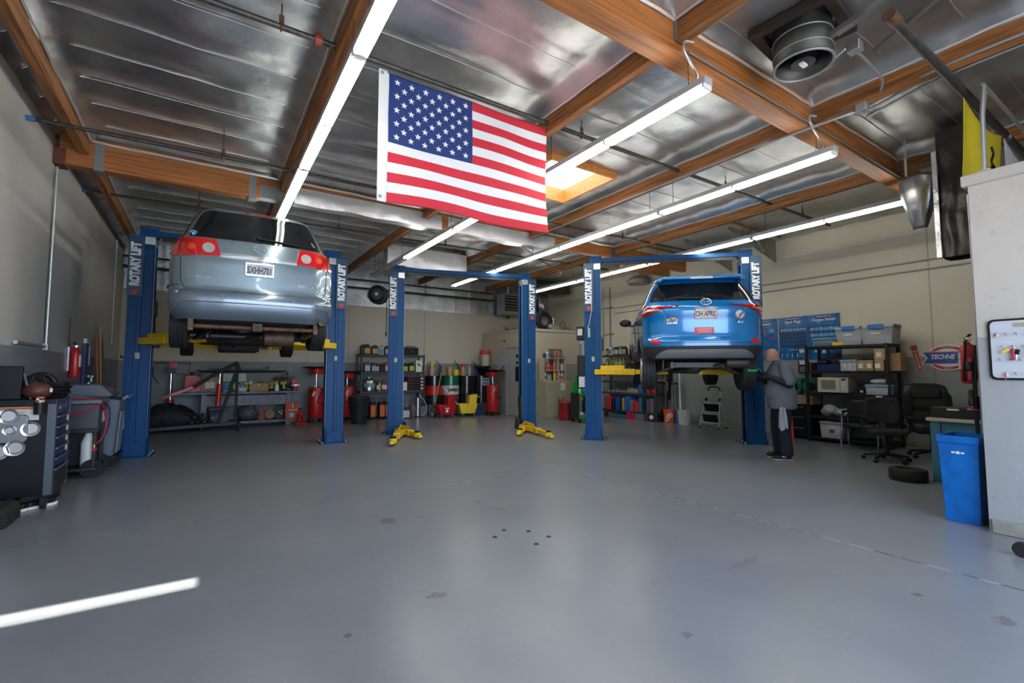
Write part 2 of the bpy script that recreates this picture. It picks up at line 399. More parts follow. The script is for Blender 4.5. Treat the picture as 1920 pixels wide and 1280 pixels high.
# white hems of the foil stapled along the purlins
hem = MB()
for i, x in enumerate(PX):
    for sgn in (-1, 1):
        if i == len(PX)-1 and sgn > 0: continue
        for a, b_ in ((YF, GY[0]-.1), (GY[0]+.1, GY[1]-.1), (GY[1]+.1, YB-.1)):
            n = int((b_-a)/.25)
            pts = [(x + sgn*(.062+.008*random.random()), a+(b_-a)*j/n, 4.475 + .008*random.uniform(-1, 1)) for j in range(n+1)]
            hem.tube(pts, .017, 5)
for g in GY:
    for i in range(len(edges)-1):
        if i == len(edges)-2: continue
        a, b_ = edges[i]+.07, edges[i+1]-.07
        if b_ - a < .3: continue
        for sgn in (-1, 1):
            n = int((b_-a)/.2); hem.tube([(a+(b_-a)*j/n, g+sgn*(.105+.012*random.random()), 4.475+.01*random.uniform(-1, 1)) for j in range(n+1)], .018, 5)
sm_ = MB()
for i in range(len(edges)-2):
    x0_, x1_ = edges[i]+.06, edges[i+1]-.06
    y = .25 + .61*.5
    while y > YF: y -= .61
    y += .61
    while y < YB-.1:
        if min(abs(y-g) for g in GY) > .2 and not (i == 3 and SK[2]-.1 < y < SK[3]+.1):
            n = max(3, int((x1_-x0_)/.12)); sm_.tube([(x0_+(x1_-x0_)*k/n, y+.004*random.uniform(-1, 1), ceil_z(x0_+(x1_-x0_)*k/n, y, x0_-.06, x1_+.06, .014)-.002) for k in range(n+1)], .0045, 4)
        y += .61
sm_.build('foil_seam', mat('foil_seam', (.6, .6, .6), .35, .8), co)
hem.build('foil_hem', mat('foil_hem', (.66, .64, .63), .4, .6), co)
struct('trim_2', MB().b(XL-.2, XR+.2, YF-.2, .86, 5.0, 5.06).b(XL-.2, XR+.2, 1.1, 5.2, 5.0, 5.06).b(XL-.2, 4.1, 5.2, 6.65, 5.0, 5.06).b(5.5, XR+.2, 5.2, 6.65, 5.0, 5.06).b(XL-.2, XR+.2, 6.65, YB+.2, 5.0, 5.06).b(.1, XR+.2, .86, 1.1, 5.0, 5.06), mat('roof_deck', (.3, .3, .3), .8))  # roof deck; its narrow gap is added over the unseen slot for the sun streak
# skylight
sk = struct('window_1', MB().b(SK[0], SK[1], SK[2], SK[3], 4.74, 4.77), mat('skylight_panel', (.93, .96, 1.), .4, em=3.2))
w_ = MB(); T = .04
w_.b(SK[0]-T, SK[0], SK[2]-T, SK[3]+T, 4.5, 4.74); w_.b(SK[1], SK[1]+T, SK[2]-T, SK[3]+T, 4.5, 4.74)
w_.b(SK[0], SK[1], SK[2]-T, SK[2], 4.5, 4.74); w_.b(SK[0], SK[1], SK[3], SK[3]+T, 4.5, 4.74)
w_.build('wooden_curb', mat('curb_wood', (.72, .27, .06), .5, var=(5, .35), stretch=(3, 3, 12)), sk)

# ---- office box on the right, storage room at the back
o = struct('wall_office', MB().b(5.83, XR, YF, 1.25, 0, 3.1), wm_off)
MB().b(5.79, XR, YF, 1.29, 3.1, 3.2).build('cap', wm_off, o, bevel=.006)
struct('baseboard_office', MB().b(5.80, 5.83, YF, 1.23, 0, .12), cm, bevel=.008)
BX, BY, BZ = 8.27, 11.9, 2.68
bm_ = MB(); bm_.b(BX, BX+.12, BY, 12.25, 0, BZ).b(BX, BX+.12, 13.0, YB, 0, BZ).b(BX, BX+.12, 12.25, 13.0, 2.2, BZ).b(BX+.12, XR, BY, BY+.12, 0, BZ).b(BX+.12, XR, BY+.12, YB, BZ-.12, BZ)
o = struct('wall_storage', bm_, wm_box)
MB().b(BX-.03, BX+.12, BY-.03, YB, BZ, BZ+.08).b(BX, XR, BY-.03, BY+.14, BZ, BZ+.08).build('cap', wm_box, o)
dm = mat('door_paint', (.46, .47, .45), .45)
d = struct('door_1', MB().b(BX+.03, BX+.08, 12.27, 12.98, .01, 2.17), dm)
MB().b(BX-.015, BX+.02, 12.2, 12.27, 0, 2.24).b(BX-.015, BX+.02, 12.98, 13.05, 0, 2.24).b(BX-.015, BX+.02, 12.27, 12.98, 2.17, 2.24).build('door_frame', dm, d, bevel=.004)
MB().cyl((BX+.03, 12.36, 1.0), (BX-.03, 12.36, 1.0), .012).ball((BX-.05, 12.36, 1.0), .03).build('door_knob', chrome, d)

# ---- timber: purlins along the room, glulam girders across
def purlin(x, a, b_, lab, wd=.1, zb=4.28, zt=4.60):
    return tag(MB().b(x-wd/2, x+wd/2, a, b_, zb, zt).build('roof_purlin', woody, bevel=.005), lab, 'beam', 'timber roof purlins')
nm = ['over the left wall', 'above the leftmost light run', 'above the second light run', 'beside the skylight', 'nearest the right wall']
for x, n_ in zip(PX, nm):
    purlin(x, YF, GY[0]-.11, f'short orange timber purlin {n_}, front bay')
    purlin(x, GY[0]+.11, GY[1]-.11, f'long orange timber purlin {n_}, middle bay')
    purlin(x, GY[1]+.11, YB, f'brown timber purlin {n_}, rear bay', zt=4.59)
g = tag(MB().b(XL, XR, GY[0]-.1, GY[0]+.1, 4.2, 4.6).build('roof_girder', wood, bevel=.006), 'nearer glulam girder crossing the ceiling in front of the flag, with conduit along it', 'beam')
g1 = tag(MB().b(XL+.05, .62, GY[1]-.09, GY[1]+.09, 4.12, 4.6).build('roof_girder', wood, bevel=.006), 'bright glulam girder stub fixed to the left wall with a steel hanger', 'beam')
MB().b(XL, XL+.12, GY[1]-.11, GY[1]+.11, 4.1, 4.32).build('wall_seat', mat('red_oxide', (.12, .03, .025), .6), g1, bevel=.004)
for x in (-1.3, .52):
    MB().b(x-.05, x+.05, GY[1]-.096, GY[1]+.096, 4.1, 4.5).b(x-.015, x+.015, GY[1]-.104, GY[1]+.104, 4.2, 4.26).build('steel_strap', greym, g1)
g2 = tag(MB().b(.62, XR, GY[1]-.07, GY[1]+.07, 4.2, 4.6).build('roof_girder', wood, bevel=.006), 'brown rear girder behind the big flag, partly wrapped in foil', 'beam')
MB().b(.62, .95, GY[1]-.09, GY[1]+.09, 4.14, 4.34).build('steel_plate', greym, g2)
for x in (5.85, 8.4): MB().b(x-.1, x+.1, GY[1]-.085, GY[1]+.085, 4.18, 4.42).build('steel_plate', greym, g2)
for x in PX[2:]:
    MB().b(x-.07, x+.07, GY[0]-.125, GY[0]+.125, 4.3, 4.5).build('steel_hanger', greym, g)
# foil draped over the rear girder
def drape(name, x0, x1, y, z0, z1, lab, seed, th=.16, rag=.03):
    m_ = MB()
    def side(sg):
        def f(u, v):
            x = x0+(x1-x0)*u; z = z1+(z0-z1)*v
            n_ = noise.noise(V((x*1.4, z*3, seed))); n2 = noise.noise(V((x*5, z*5, seed+4)))
            z += rag*noise.noise(V((x*1.7, seed, 1)))*v
            return (x, y + sg*(th/2 + .03*n_*v + .012*n2 + .02*sin(v*pi)), z)
        return f
    nu = int((x1-x0)/.05)
    m_.grid(side(-1), nu, 12).grid(side(1), nu, 12)
    m_.grid(lambda u, v: (lambda a, b_: tuple(V(a).lerp(V(b_), v)))(side(-1)(u, 1), side(1)(u, 1)), nu, 1)
    for u in (0, 1): m_.grid(lambda v, t, u=u: (lambda a, b_: tuple(V(a).lerp(V(b_), t)))(side(-1)(u, v), side(1)(u, v)), 12, 1)
    return tag(m_.build(name, mat('drape_foil', (.70, .68, .68), .42, .85, bump=(9, .5, .02)), smooth=60, recalc=True), lab, 'insulation')
drape('foil_wrap', 1.12, 3.72, GY[1], 4.13, 4.41, 'silver foil wrapped over the rear girder left of the light run, scalloped top edge', 1.3, .2)
drape('foil_wrap', 3.86, 6.5, GY[1], 4.13, 4.41, 'silver foil wrapped over the rear girder directly under and right of the flag', 7.3, .2)
drape('foil_wrap', 3.6, 5.75, 11.2, 4.0, 4.5, 'silver foil bundle hanging from the ceiling above the middle lift', 4.1, .3)
# ================================================================ FLUORESCENT STRIP LIGHTS
tubem = mat('lit_tube', (1., 1., .93), .5, em=TUBE)
tubeoff = mat('unlit_tube', (.6, .6, .58), .3)
house = mat('fixture_white', (.42, .43, .42), .4, var=(6, .15))
wirem = mat('wire', (.05, .05, .05), .5, .5)
def strip_light(name, lit=(1, 1), hang=.55):
    t = thing(name, '', 'light')
    MB().b(-.055, .055, 0, 2.44, -.02, .04).prism([(-.055, -.02), (.055, -.02), (.03, -.035), (-.03, -.035)], 0.01, 2.43, 'xz').build('housing', house, t, bevel=.003)
    for k in range(2):
        for s in (-1, 1):
            y0 = .03 + k*1.22
            MB().cyl((s*.042, y0, -.052), (s*.042, y0+1.16, -.052), .0135, n=8).build('fluorescent_tube', tubem if lit[k] else tubeoff, t)
    for y in (.02, 1.22, 2.42):
        MB().b(-.056, .056, y-.012, y+.012, -.06, -.02).build('lamp_holder', white, t, bevel=.003)
    for y in (.2, 2.2):
        MB().tube([(-.05, y-.04, .04), (0, y, .12), (.05, y+.04, .04)], .003, 4).tube([(0, y, .12), (0, y, hang)], .0035, 4).build('hanger_wire', wirem, t)
    return t
runs = [(.92, 1.14, 4, 'leftmost run'), (3.55, 2.34, 4, 'run passing behind the flag'), (5.86, 2.31, 4, 'run above the middle lift'), (8.42, 2.30, 4, 'rightmost run')]
pos = ['nearest unit', 'second unit', 'third unit', 'farthest unit']
for ri, (x, y, n, d) in enumerate(runs):
    for k in range(n):
        dead = (ri == 1 and k == 3)
        t = strip_light('strip_light', (0, 0) if dead else (1, 1))
        t.location = (x, y + k*2.445, 3.9)
        t['label'] = f'{"unlit" if dead else "lit"} fluorescent strip light, {pos[k]} of the {d}'
        t['group'] = 'fluorescent strip lights in four runs'
# ---- sprinkler pipes across the ceiling
def xpipe(name, x0, x1, y, z0, z1, r, lab, hangers=(), caps=True, red_at=None):
    t = thing(name, lab, 'pipe', (x0, y, z0)); L = x1-x0; dz = z1-z0
    MB().cyl((0, 0, 0), (L, 0, dz), r, n=10).build('pipe', pipe_m, t)
    for h in hangers:
        hx = h-x0; hz = dz*hx/L
        MB().torus((hx, 0, hz), r+.006, .008, 'x', 14, 5).cyl((hx, 0, hz+r), (hx, 0, 4.6-z0), .006, n=6).b(hx-.02, hx+.02, -.006, .006, hz+r, hz+r+.08).build('hanger', rust, t)
    if red_at:
        hx = red_at-x0; hz = dz*hx/L
        MB().cyl((hx-.03, 0, hz), (hx+.03, 0, hz), r+.02, n=12).cyl((hx, 0, hz), (hx, 0, hz+.07), .018).build('red_coupling', mat('coupling_red', (.35, .05, .03), .5), t)
        MB().cyl((hx+.05, 0, hz), (hx+.12, 0, hz), .014).cyl((hx+.12, 0, hz-.03), (hx+.12, 0, hz+.02), .02).build('sprinkler_head', mat('brass', (.5, .38, .15), .35, .9), t)
    return t
xpipe('sprinkler_pipe', XL, 10.6, 4.36, 4.39, 4.39, .027, 'black sprinkler pipe nearest the camera, carrying the big flag', (.45, 3.9, 7.0, 9.5), red_at=.75)
p = xpipe('sprinkler_pipe', XL, 11.1, 7.1, 4.19, 4.36, .024, 'black sprinkler pipe with a blue tipped end through the left wall above the wooden girder', (.1, 2.2, 5.0, 7.5))
MB().cyl((0, 0, 0), (.08, 0, 0), .028).build('blue_tape', mat('painter_blue', (.03, .15, .4), .6), p)
p = xpipe('sprinkler_pipe', XL, 9.8, 9.9, 4.3, 4.4, .022, 'thin black sprinkler pipe above the van roof, behind the wooden girder', (-.2, 2.2, 4.6, 7.1))
MB().cyl((0, 0, 0), (.06, 0, 0), .026).build('blue_tape', MATS['painter_blue'], p)
for k, (z, n_) in enumerate(((3.95, 'lower'), (4.2, 'upper'))):
    xpipe('wall_pipe', XL, 8.6, 14.42, z, z, .035 - .008*k, f'{n_} black pipe running along the top of the back wall foil', (0.3, 3.0, 6.0))
# ================================================================ TWO POST LIFTS
signblue = mat('sign_blue', (.0, .045, .115), .4)
letterw = mat('lettering_white', (.8, .8, .8), .5)
def arm(parent, px, py, ang, L, z=0., mid=.6):
    """telescoping yellow swing arm, root at px,py pointing along ang"""
    a = MB().at((px, py, z), (0, 0, ang))
    a.prism([(-.08, -.11), (.05, -.13), (.42*L, -.075), (.42*L, .075), (.05, .13), (-.08, .11)], -.055, .055)
    a.prism([(.02, -.02), (.02, .02), (.42*L, .0)], .055, .13)
    a.b(.2*L, mid*L, -.068, .068, -.06, .06)
    o = a.build('swing_arm', yellow, parent, bevel=.006)
    e = MB().at((px, py, z), (0, 0, ang))
    e.b(mid*L-.02, .93*L, -.05, .05, -.045, .045).cyl((.95*L, 0, -.05), (.95*L, 0, .04), .075, n=16).box((L+.05, 0, -.02), (.16, .09, .05), tp=(.8, .8))
    e.build('arm_extension', yellow, o, bevel=.005)
    k = MB().at((px, py, z), (0, 0, ang)); k.cyl((.95*L, 0, .04), (.95*L, 0, .075+(.14 if 1 < z < 1.6 else 0)), .055, n=16)
    k.build('rubber_pad', black, o)
    return o
def lift(loc, rz, w_, zc, label, arms, power=None, sign_s=1.):
    t = thing('car_lift', label, 'car lift', loc, rz)
    H_ = 3.68
    for s in (-1, 1):
        c = MB(); X = s*w_/2
        def bb(a, b_, y0, y1, z0, z1): c.b(min(X+s*a, X+s*b_), max(X+s*a, X+s*b_), y0, y1, z0, z1)
        bb(-.02, .17, -.17, .17, 0, H_)                       # closed outer section
        bb(-.16, -.02, -.15, -.135, 0, H_-.03); bb(-.16, -.02, .135, .15, 0, H_-.03)
        bb(-.175, -.16, -.15, -.07, 0, H_-.03); bb(-.175, -.16, .07, .15, 0, H_-.03)
        bb(.03, .06, -.182, -.17, .02, 2.7); bb(.11, .14, -.178, -.17, .02, 2.7)
        o = c.build('column', blue, t, bevel=.006)
        d = MB(); d.b(X-s*.03-.02, X-s*.03+.02, -.13, .13, .02, H_-.05)
        d.build('column_recess', blackm, o)
        MB().b(X-s*.176, X-s*.174, -.15, -.13, .3, H_-.1).build('guide_strip', steel, o)
        d = MB(); d.tube([(X-s*.11, -.03, .1), (X-s*.11, -.03, H_-.1)], .006, 5).tube([(X-s*.09, .04, .1), (X-s*.09, .04, H_-.1)], .006, 5)
        d.build('lift_cable', steel, o)
        b_ = MB(); b_.b(X-.27, X+.27, -.26, .26, 0, .015)
        for yy in (-1, 1):
            b_.prism([(X-.17, .015), (X+.17, .015), (X+.12, .22), (X-.12, .22)], yy*.185-.006, yy*.185+.006, 'xz')
            b_.prism([(yy*.15, .015), (yy*.25, .015), (yy*.15, .25)], X+s*.17-.006, X+s*.17+.006, 'yz')
        bp = b_.build('base_plate', blue, t, bevel=.003)
        k = MB()
        for ax in (-.22, .22):
            for ay in (-.22, 0, .22): k.cyl((X+ax, ay, .0), (X+ax, ay, .05), .012, n=8).cyl((X+ax, ay, .015), (X+ax, ay, .03), .02, n=6)
        k.build('anchor_bolts', steel, bp)
        sg = MB(); sg.b(X+min(s*-.03, s*.18), X+max(s*-.03, s*.18), -.2, -.172, 2.66, H_+.02)
        sn = sg.build('name_panel', signblue, t, bevel=.004)
        text('ROTARY LIFT', .175, (X+s*.075, -.203, 3.2), (R(90), R(-90), 0), letterw, sn, sx=.70, bold=.011)
        r_ = MB(); r_.cyl((X+s*.075, -.204, 2.735), (X+s*.075, -.199, 2.735), .045, n=18).b(X+s*.075-.045, X+s*.075+.045, -.205, -.201, 2.73, 2.74)
        r_.build('red_logo', mat('logo_red', (.5, .03, .03), .5), sn)
        tp = MB(); tp.b(X-s*.1-.07, X-s*.1+.07, -.17, .17, H_-.12, H_+.01).b(X-s*.1-.05, X-s*.1+.05, -.06, .06, H_, H_+.2)
        tp.build('top_bracket', steel, t, bevel=.004)
        # carriage and arms
        cz = zc if zc > .4 else .09
        ca = MB(); ca.b(X-s*.16-.03, X-s*.16+.03, -.12, .12, cz-.1, cz+.75).b(X-s*.21-.06, X-s*.21+.06, -.19, .19, cz-.07, cz+.07)
        for yy in (-.15, .15): ca.cyl((X-s*.23, yy, cz-.09), (X-s*.23, yy, cz+.16), .03, n=10)
        ca.build('carriage', blackm, t, bevel=.004)
        MB().b(X-s*.20-.012, X-s*.20+.012, -.1, .1, cz+.45, cz+.7).build('rubber_bumper', black, t)
        st = MB().b(X-.03, X+.03, -.1735, -.171, 1.62, 1.72); st.build('warning_sticker', mat('sticker', (.7, .6, .5), .6, var=(60, .7)), o)
        for (ss, ang, L) in arms:
            if ss != s: continue
            base = 0 if s < 0 else pi
            yy = .15 if sin(R(ang)) > 0 else -.15
            arm(t, X-s*.14, yy*1.6, base - s*R(ang), L, cz)
    ob = MB(); ob.b(-w_/2+.1, w_/2-.1, -.05, .05, H_+.06, H_+.15)
    for s in (-1, 1): ob.b(s*w_/2-.13-s*.07, s*w_/2+.13-s*.07, -.075, .075, H_+.02, H_+.19)
    ov = ob.build('overhead_beam', blue, t, bevel=.005)
    MB().b(-w_/2+.25, w_/2-.3, -.10, -.07, H_-.02, H_+.035).build('shutoff_bar', blackm, ov)
    return t
lift((.62, 10.04, 0), R(-2.85), 3.14, 1.91, 'blue two post lift holding up the silver van', [(-1, -52, 1.25), (-1, 38, 1.3), (1, -52, 1.25), (1, 38, 1.3)])
lift((5.2, 10.1, 0), R(-17.3), 3.19, .0, 'empty blue two post lift in the middle with yellow arms on the floor', [(-1, -98, 1.65), (-1, -70, .9), (1, -66, 1.05), (1, -92, 1.6)])
lr = lift((8.03, 6.35, 0), R(-44.1), 3.12, 1.40, 'blue two post lift on the right holding up the blue car', [(-1, -20, 1.25), (-1, 45, 1.1), (1, -30, 1.2), (1, 45, 1.1)])
# hydraulic power unit hung on the right lift's left column
X = -3.12/2 + .14
pu = MB(); pu.b(X-.47, X-.26, -.12, .16, 1.05, 1.75); pu = pu.build('oil_tank', black, lr, bevel=.02)
MB().cyl((X-.34, 0, 1.75), (X-.34, 0, 2.0), .085, n=16).b(X-.42, X-.26, -.08, .08, 1.98, 2.06).build('electric_motor', mat('motor_grey', (.22, .22, .23), .4, .4), pu, bevel=.005)
MB().b(X-.48, X-.22, -.14, .12, 2.08, 2.36).build('control_box', black, pu, bevel=.012)
lw_ = mat('label_white', (.75, .68, .64), .6, var=(40, .5)); MB().b(X-.46, X-.36, -.144, -.141, 2.17, 2.31).build('warning_label', lw_, pu); MB().b(X-.44, X-.3, -.124, -.121, 1.08, 1.3).build('warning_label', lw_, pu)
MB().b(X-.24, X-.19, -.2, -.12, 2.12, 2.32).build('green_switch', mat('pale_green', (.3, .5, .38), .5), pu, bevel=.005)
MB().tube(catenary((X-.3, -.15, 2.3), (X-.16, -.21, 2.7), .15), .006, 5).tube([(X-.16, -.21, 2.7), (X-.16, -.21, 3.5)], .006, 5).build('power_cord', white, pu)
# hose reels on the middle lift
def reel(loc, rz, lab, drop):
    t = thing('hose_reel', lab, 'hose reel', loc, rz)
    MB().torus((0, 0, 0), .2, .02, 'x', 28, 6).cyl((-.07, 0, 0), (.07, 0, 0), .05).torus((.09, 0, 0), .2, .014, 'x', 28, 6).torus((-.09, 0, 0), .2, .014, 'x', 28, 6).cyl((.085, 0, 0), (.095, 0, 0), .19, n=28).cyl((-.095, 0, 0), (-.085, 0, 0), .12, n=20).build('spool', blackm, t)
    h = MB()
    for k in range(5): h.torus((-.06+.03*k, 0, 0), .14+.01*(k % 2), .018, 'x', 24, 6)
    h.build('coiled_hose', black, t)
    MB().b(-.13, .13, -.03, .03, -.03, .03).b(.1, .14, -.05, .3, -.05, .05).build('bracket', mat('bracket_grey', (.4, .38, .36), .5, .5), t)
    m_ = MB(); m_.tube([(0, -.18, -.05), (.0, -.2, -.25), (-.005, -.2, -drop)], .009, 6); m_.cyl((-.005, -.2, -drop), (-.005, -.2, -drop-.1), .018); m_.build('hanging_hose', black, t)
    return t
reel((3.24, 10.55, 3.15), R(55), 'black air hose reel left of the middle lift, near the foil back wall', .85)
reel((7.1, 9.75, 3.1), R(-50), 'black air hose reel on the right post of the middle lift', .95)
# ================================================================ CARS
def lerpk(keys, z):
    """smooth interpolation of key rows (z, a, b, c...)"""
    if z <= keys[0][0]: return keys[0][1:]
    for i in range(len(keys)-1):
        a, b_ = keys[i], keys[i+1]
        if z <= b_[0]:
            t = (z-a[0])/(b_[0]-a[0]); p0 = keys[max(i-1, 0)]; p3 = keys[min(i+2, len(keys)-1)]; out = []
            for k in range(1, len(a)):
                m1 = (b_[k]-p0[k])/(b_[0]-p0[0])*(b_[0]-a[0]) if b_[0] > p0[0] else 0
                m2 = (p3[k]-a[k])/(p3[0]-a[0])*(b_[0]-a[0])
                d = b_[k]-a[k]      # limit the slopes so the curve stays monotone
                lim = lambda q: 0 if q*d <= 0 else (max(-3*abs(d), min(3*abs(d), q)))
                m1, m2 = lim(m1), lim(m2)
                out.append((2*t**3-3*t**2+1)*a[k] + (t**3-2*t**2+t)*m1 + (-2*t**3+3*t**2)*b_[k] + (t**3-t**2)*m2)
            return out
    return keys[-1][1:]
class Hull:
    """keys: z, half width, rear y, front y, corner radius, rear bow"""
    def __init__(s, keys, arches=(), ar=.37):
        s.k = keys; s.arches = arches; s.ar = ar
    def rear(s, x, z, off=0.):
        """point of the rear skin at unrolled distance x from the centre line"""
        w_, yr, yf, rc, bow = lerpk(s.k, z); sg = 1 if x >= 0 else -1; x = abs(x)
        def pt(x):
            if x <= w_-rc: return V((x, yr + bow*(x/w_)**2, z)), V((2*bow*x/w_**2, -1, 0))
            y0 = yr + bow*((w_-rc)/w_)**2; t = (x-(w_-rc))/(rc*pi/2)
            if t <= 1: return V((w_-rc+rc*sin(t*pi/2), y0+rc*(1-cos(t*pi/2)), z)), V((sin(t*pi/2), -cos(t*pi/2), 0))
            return V((w_, y0+rc+(x-(w_-rc)-rc*pi/2), z)), V((1, 0, 0))
        p, n = pt(x); p = p + n.normalized()*off
        return (sg*p.x, p.y, z)
    def side(s, y, z, off=0., sg=1):
        w_ = lerpk(s.k, z)[0]; return (sg*(w_+off), y, z)
    def body(s, z0, z1, dz, dy=.04):
        m_ = MB(); n = max(1, int(round((z1-z0)/dz))); rows = []; YY = []
        for i in range(n+1):
            z = z0+(z1-z0)*i/n; w_, yr, yf, rc, bow = lerpk(s.k, z); r_ = []
            for j in range(16): r_.append(s.rear((w_-rc)*j/16, z))
            for j in range(10): r_.append(s.rear((w_-rc)+rc*pi/2*j/10, z))
            y0 = s.rear((w_-rc)+rc*pi/2, z)[1]; fc = min(.45, (yf-y0)*.3); ns = 96
            for j in range(ns): r_.append((w_, y0+(yf-fc-y0)*j/ns, z))
            for j in range(9): t = j/8*pi/2; r_.append((w_-fc*.9*(1-cos(t)), yf-fc+fc*sin(t), z))
            xe = r_[-1][0]
            for j in range(1, 7): r_.append((xe*(1-j/6), yf+.08*sin(j/6*pi/2), z))
            r_ = [(-p[0], p[1], p[2]) for p in r_[:0:-1][1:]] + r_
            rows.append(r_)
        q = len(rows[0]); vs = [p for r_ in rows for p in r_]; fs = []
        for i in range(n):
            for j in range(q):
                j2 = (j+1) % q; a, b_ = vs[i*q+j], vs[(i+1)*q+j2]; cy, cz = (a[1]+b_[1])/2, (a[2]+b_[2])/2
                if abs(a[0]) > .6 and any((cy-ay)**2+(cz-az)**2 < s.ar**2 for ay, az in s.arches): continue
                fs.append((i*q+j, i*q+j2, (i+1)*q+j2, (i+1)*q+j))
        m_.add(vs, fs); s.top = [vs[n*q+j] for j in range(q)]
        # roof cap: shrink rings toward the centre line
        c = V((0, sum(p[1] for p in s.top)/q, z1)); prev = s.top
        base = len(m_.v)-q
        for k in range(1, 5):
            f = 1-k/5; ring = [(c.x+(p[0]-c.x)*f, c.y+(p[1]-c.y)*f, z1+.012*(1-f)) for p in s.top]
            o = len(m_.v); m_.v += ring
            for j in range(q): m_.f.append((base+j, base+(j+1) % q, o+(j+1) % q, o+j)); m_.mi.append(0)
            base = o
        m_.f.append(tuple(base+j for j in range(q))); m_.mi.append(0)
        return m_
def patch(fn, poly, step=.04, off=.004, flip=False):
    """skin-hugging patch: poly is a 2D outline, fn(u, v, off) maps to the hull"""
    b_ = []
    for i in range(len(poly)):
        p, q = poly[i], poly[(i+1) % len(poly)]; n = max(1, int(hypot(q[0]-p[0], q[1]-p[1])/step))
        b_ += [V((p[0]+(q[0]-p[0])*k/n, p[1]+(q[1]-p[1])*k/n)) for k in range(n)]
    nb = len(b_); pts = list(b_)
    xs = [p[0] for p in b_]; ys = [p[1] for p in b_]
    def inside(x, y):
        c = False
        for i in range(nb):
            p, q = b_[i], b_[i-1]
            if (p[1] > y) != (q[1] > y) and x < (q[0]-p[0])*(y-p[1])/(q[1]-p[1])+p[0]: c = not c
        return c
    x = min(xs)+step/2
    while x < max(xs):
        y = min(ys)+step/2
        while y < max(ys):
            if inside(x, y) and min((p[0]-x)**2+(p[1]-y)**2 for p in b_) > (step*.4)**2: pts.append(V((x, y)))
            y += step
        x += step
    r_ = delaunay_2d_cdt(pts, [(i, (i+1) % nb) for i in range(nb)], [], 1, 1e-5)
    m_ = MB(); m_.add([fn(p[0], p[1], off) for p in r_[0]], [tuple(f) for f in r_[2]])
    # skirt back to the skin
    o = len(m_.v); m_.v += [fn(p[0], p[1], -.01) for p in b_]; k = len(m_.v); m_.v += [fn(p[0], p[1], off) for p in b_]
    for i in range(nb): m_.f.append((o+i, o+(i+1) % nb, k+(i+1) % nb, k+i)); m_.mi.append(0)
    return m_
def rnd(poly, r, n=4):
    out = []
    L = len(poly)
    for i in range(L):
        p = V(poly[i]); a = V(poly[i-1])-p; b_ = V(poly[(i+1) % L])-p; k = min(r, a.length*.45, b_.length*.45)
        A, B = p+a.normalized()*k, p+b_.normalized()*k
        for j in range(n+1):
            t = j/n; out.append(tuple(A*(1-t)**2 + p*2*t*(1-t) + B*t*t))
    return out
def mir(poly): return [(-x, y) for x, y in poly][::-1]
def seam(fn, pts, r=.0045, off=.001):
    out = []
    for i in range(len(pts)-1):
        p, q = pts[i], pts[i+1]; n = max(1, int(hypot(q[0]-p[0], q[1]-p[1])/.04))
        out += [fn(p[0]+(q[0]-p[0])*k/n, p[1]+(q[1]-p[1])*k/n, off) for k in range(n)]
    out.append(fn(pts[-1][0], pts[-1][1], off))
    return MB().tube(out, r, 5)
tyre = mat('tyre_rubber', (.020, .020, .021), .6)
rimm = mat('alloy_rim', (.45, .46, .47), .3, .9)
under = mat('underbody', (.022, .021, .020), .6, .2, var=(6, .5))
lampred = mat('lamp_red', (.62, .008, .008), .12, coat=1)
lampredd = mat('lamp_dark_red', (.25, .006, .008), .12, coat=1)
lampor = mat('lamp_orange', (.75, .09, .03), .15, coat=1)
lampcl = mat('lamp_clear', (.6, .58, .56), .12, .5, coat=1, bump=(60, .6, .01))
def wheel(parent, x, y, z, r=.335, wd=.215, sg=1):
    o_ = MB(); prof = [(r*.66, -wd/2+.01), (r*.72, -wd/2), (r*.92, -wd/2+.004), (r*.985, -wd/2+.03)]
    for k in range(4):
        c = -wd*.33 + k*wd*.22
        prof += [(r, c-wd*.085), (r, c+wd*.085), (r-.009, c+wd*.09), (r-.009, c+wd*.13)]
    prof = prof[:-2] + [(r*.985, wd/2-.03), (r*.92, wd/2-.004), (r*.72, wd/2), (r*.66, wd/2-.01)]
    vs = []; fs = []; n = 44
    for rr, t in prof: vs += [(t, rr*cos(2*pi*i/n), rr*sin(2*pi*i/n)) for i in range(n)]
    for k in range(len(prof)-1): fs += [(k*n+i, k*n+(i+1) % n, (k+1)*n+(i+1) % n, (k+1)*n+i) for i in range(n)]
    for k, rv in ((0, 1), (len(prof)-1, 0)):
        a = k*n; fs.append(tuple(range(a, a+n)) if rv else tuple(range(a, a+n))[::-1])
    o_.add(vs, fs); o_ = o_.build('wheel', tyre, parent, loc=(x, y, z), smooth=25)
    q = MB().cyl((sg*wd*.3, 0, 0), (sg*wd*.52, 0, 0), r*.64, r*.6, n=28)
    for k in range(5): q.box((sg*wd*.51, .33*r*cos(k*1.2566), .33*r*sin(k*1.2566)), (.02, r*.5, .05), (k*1.2566, 0, 0))
    q.cyl((sg*wd*.5, 0, 0), (sg*wd*.56, 0, 0), .04)
    q.build('rim', rimm, o_)
    return o_
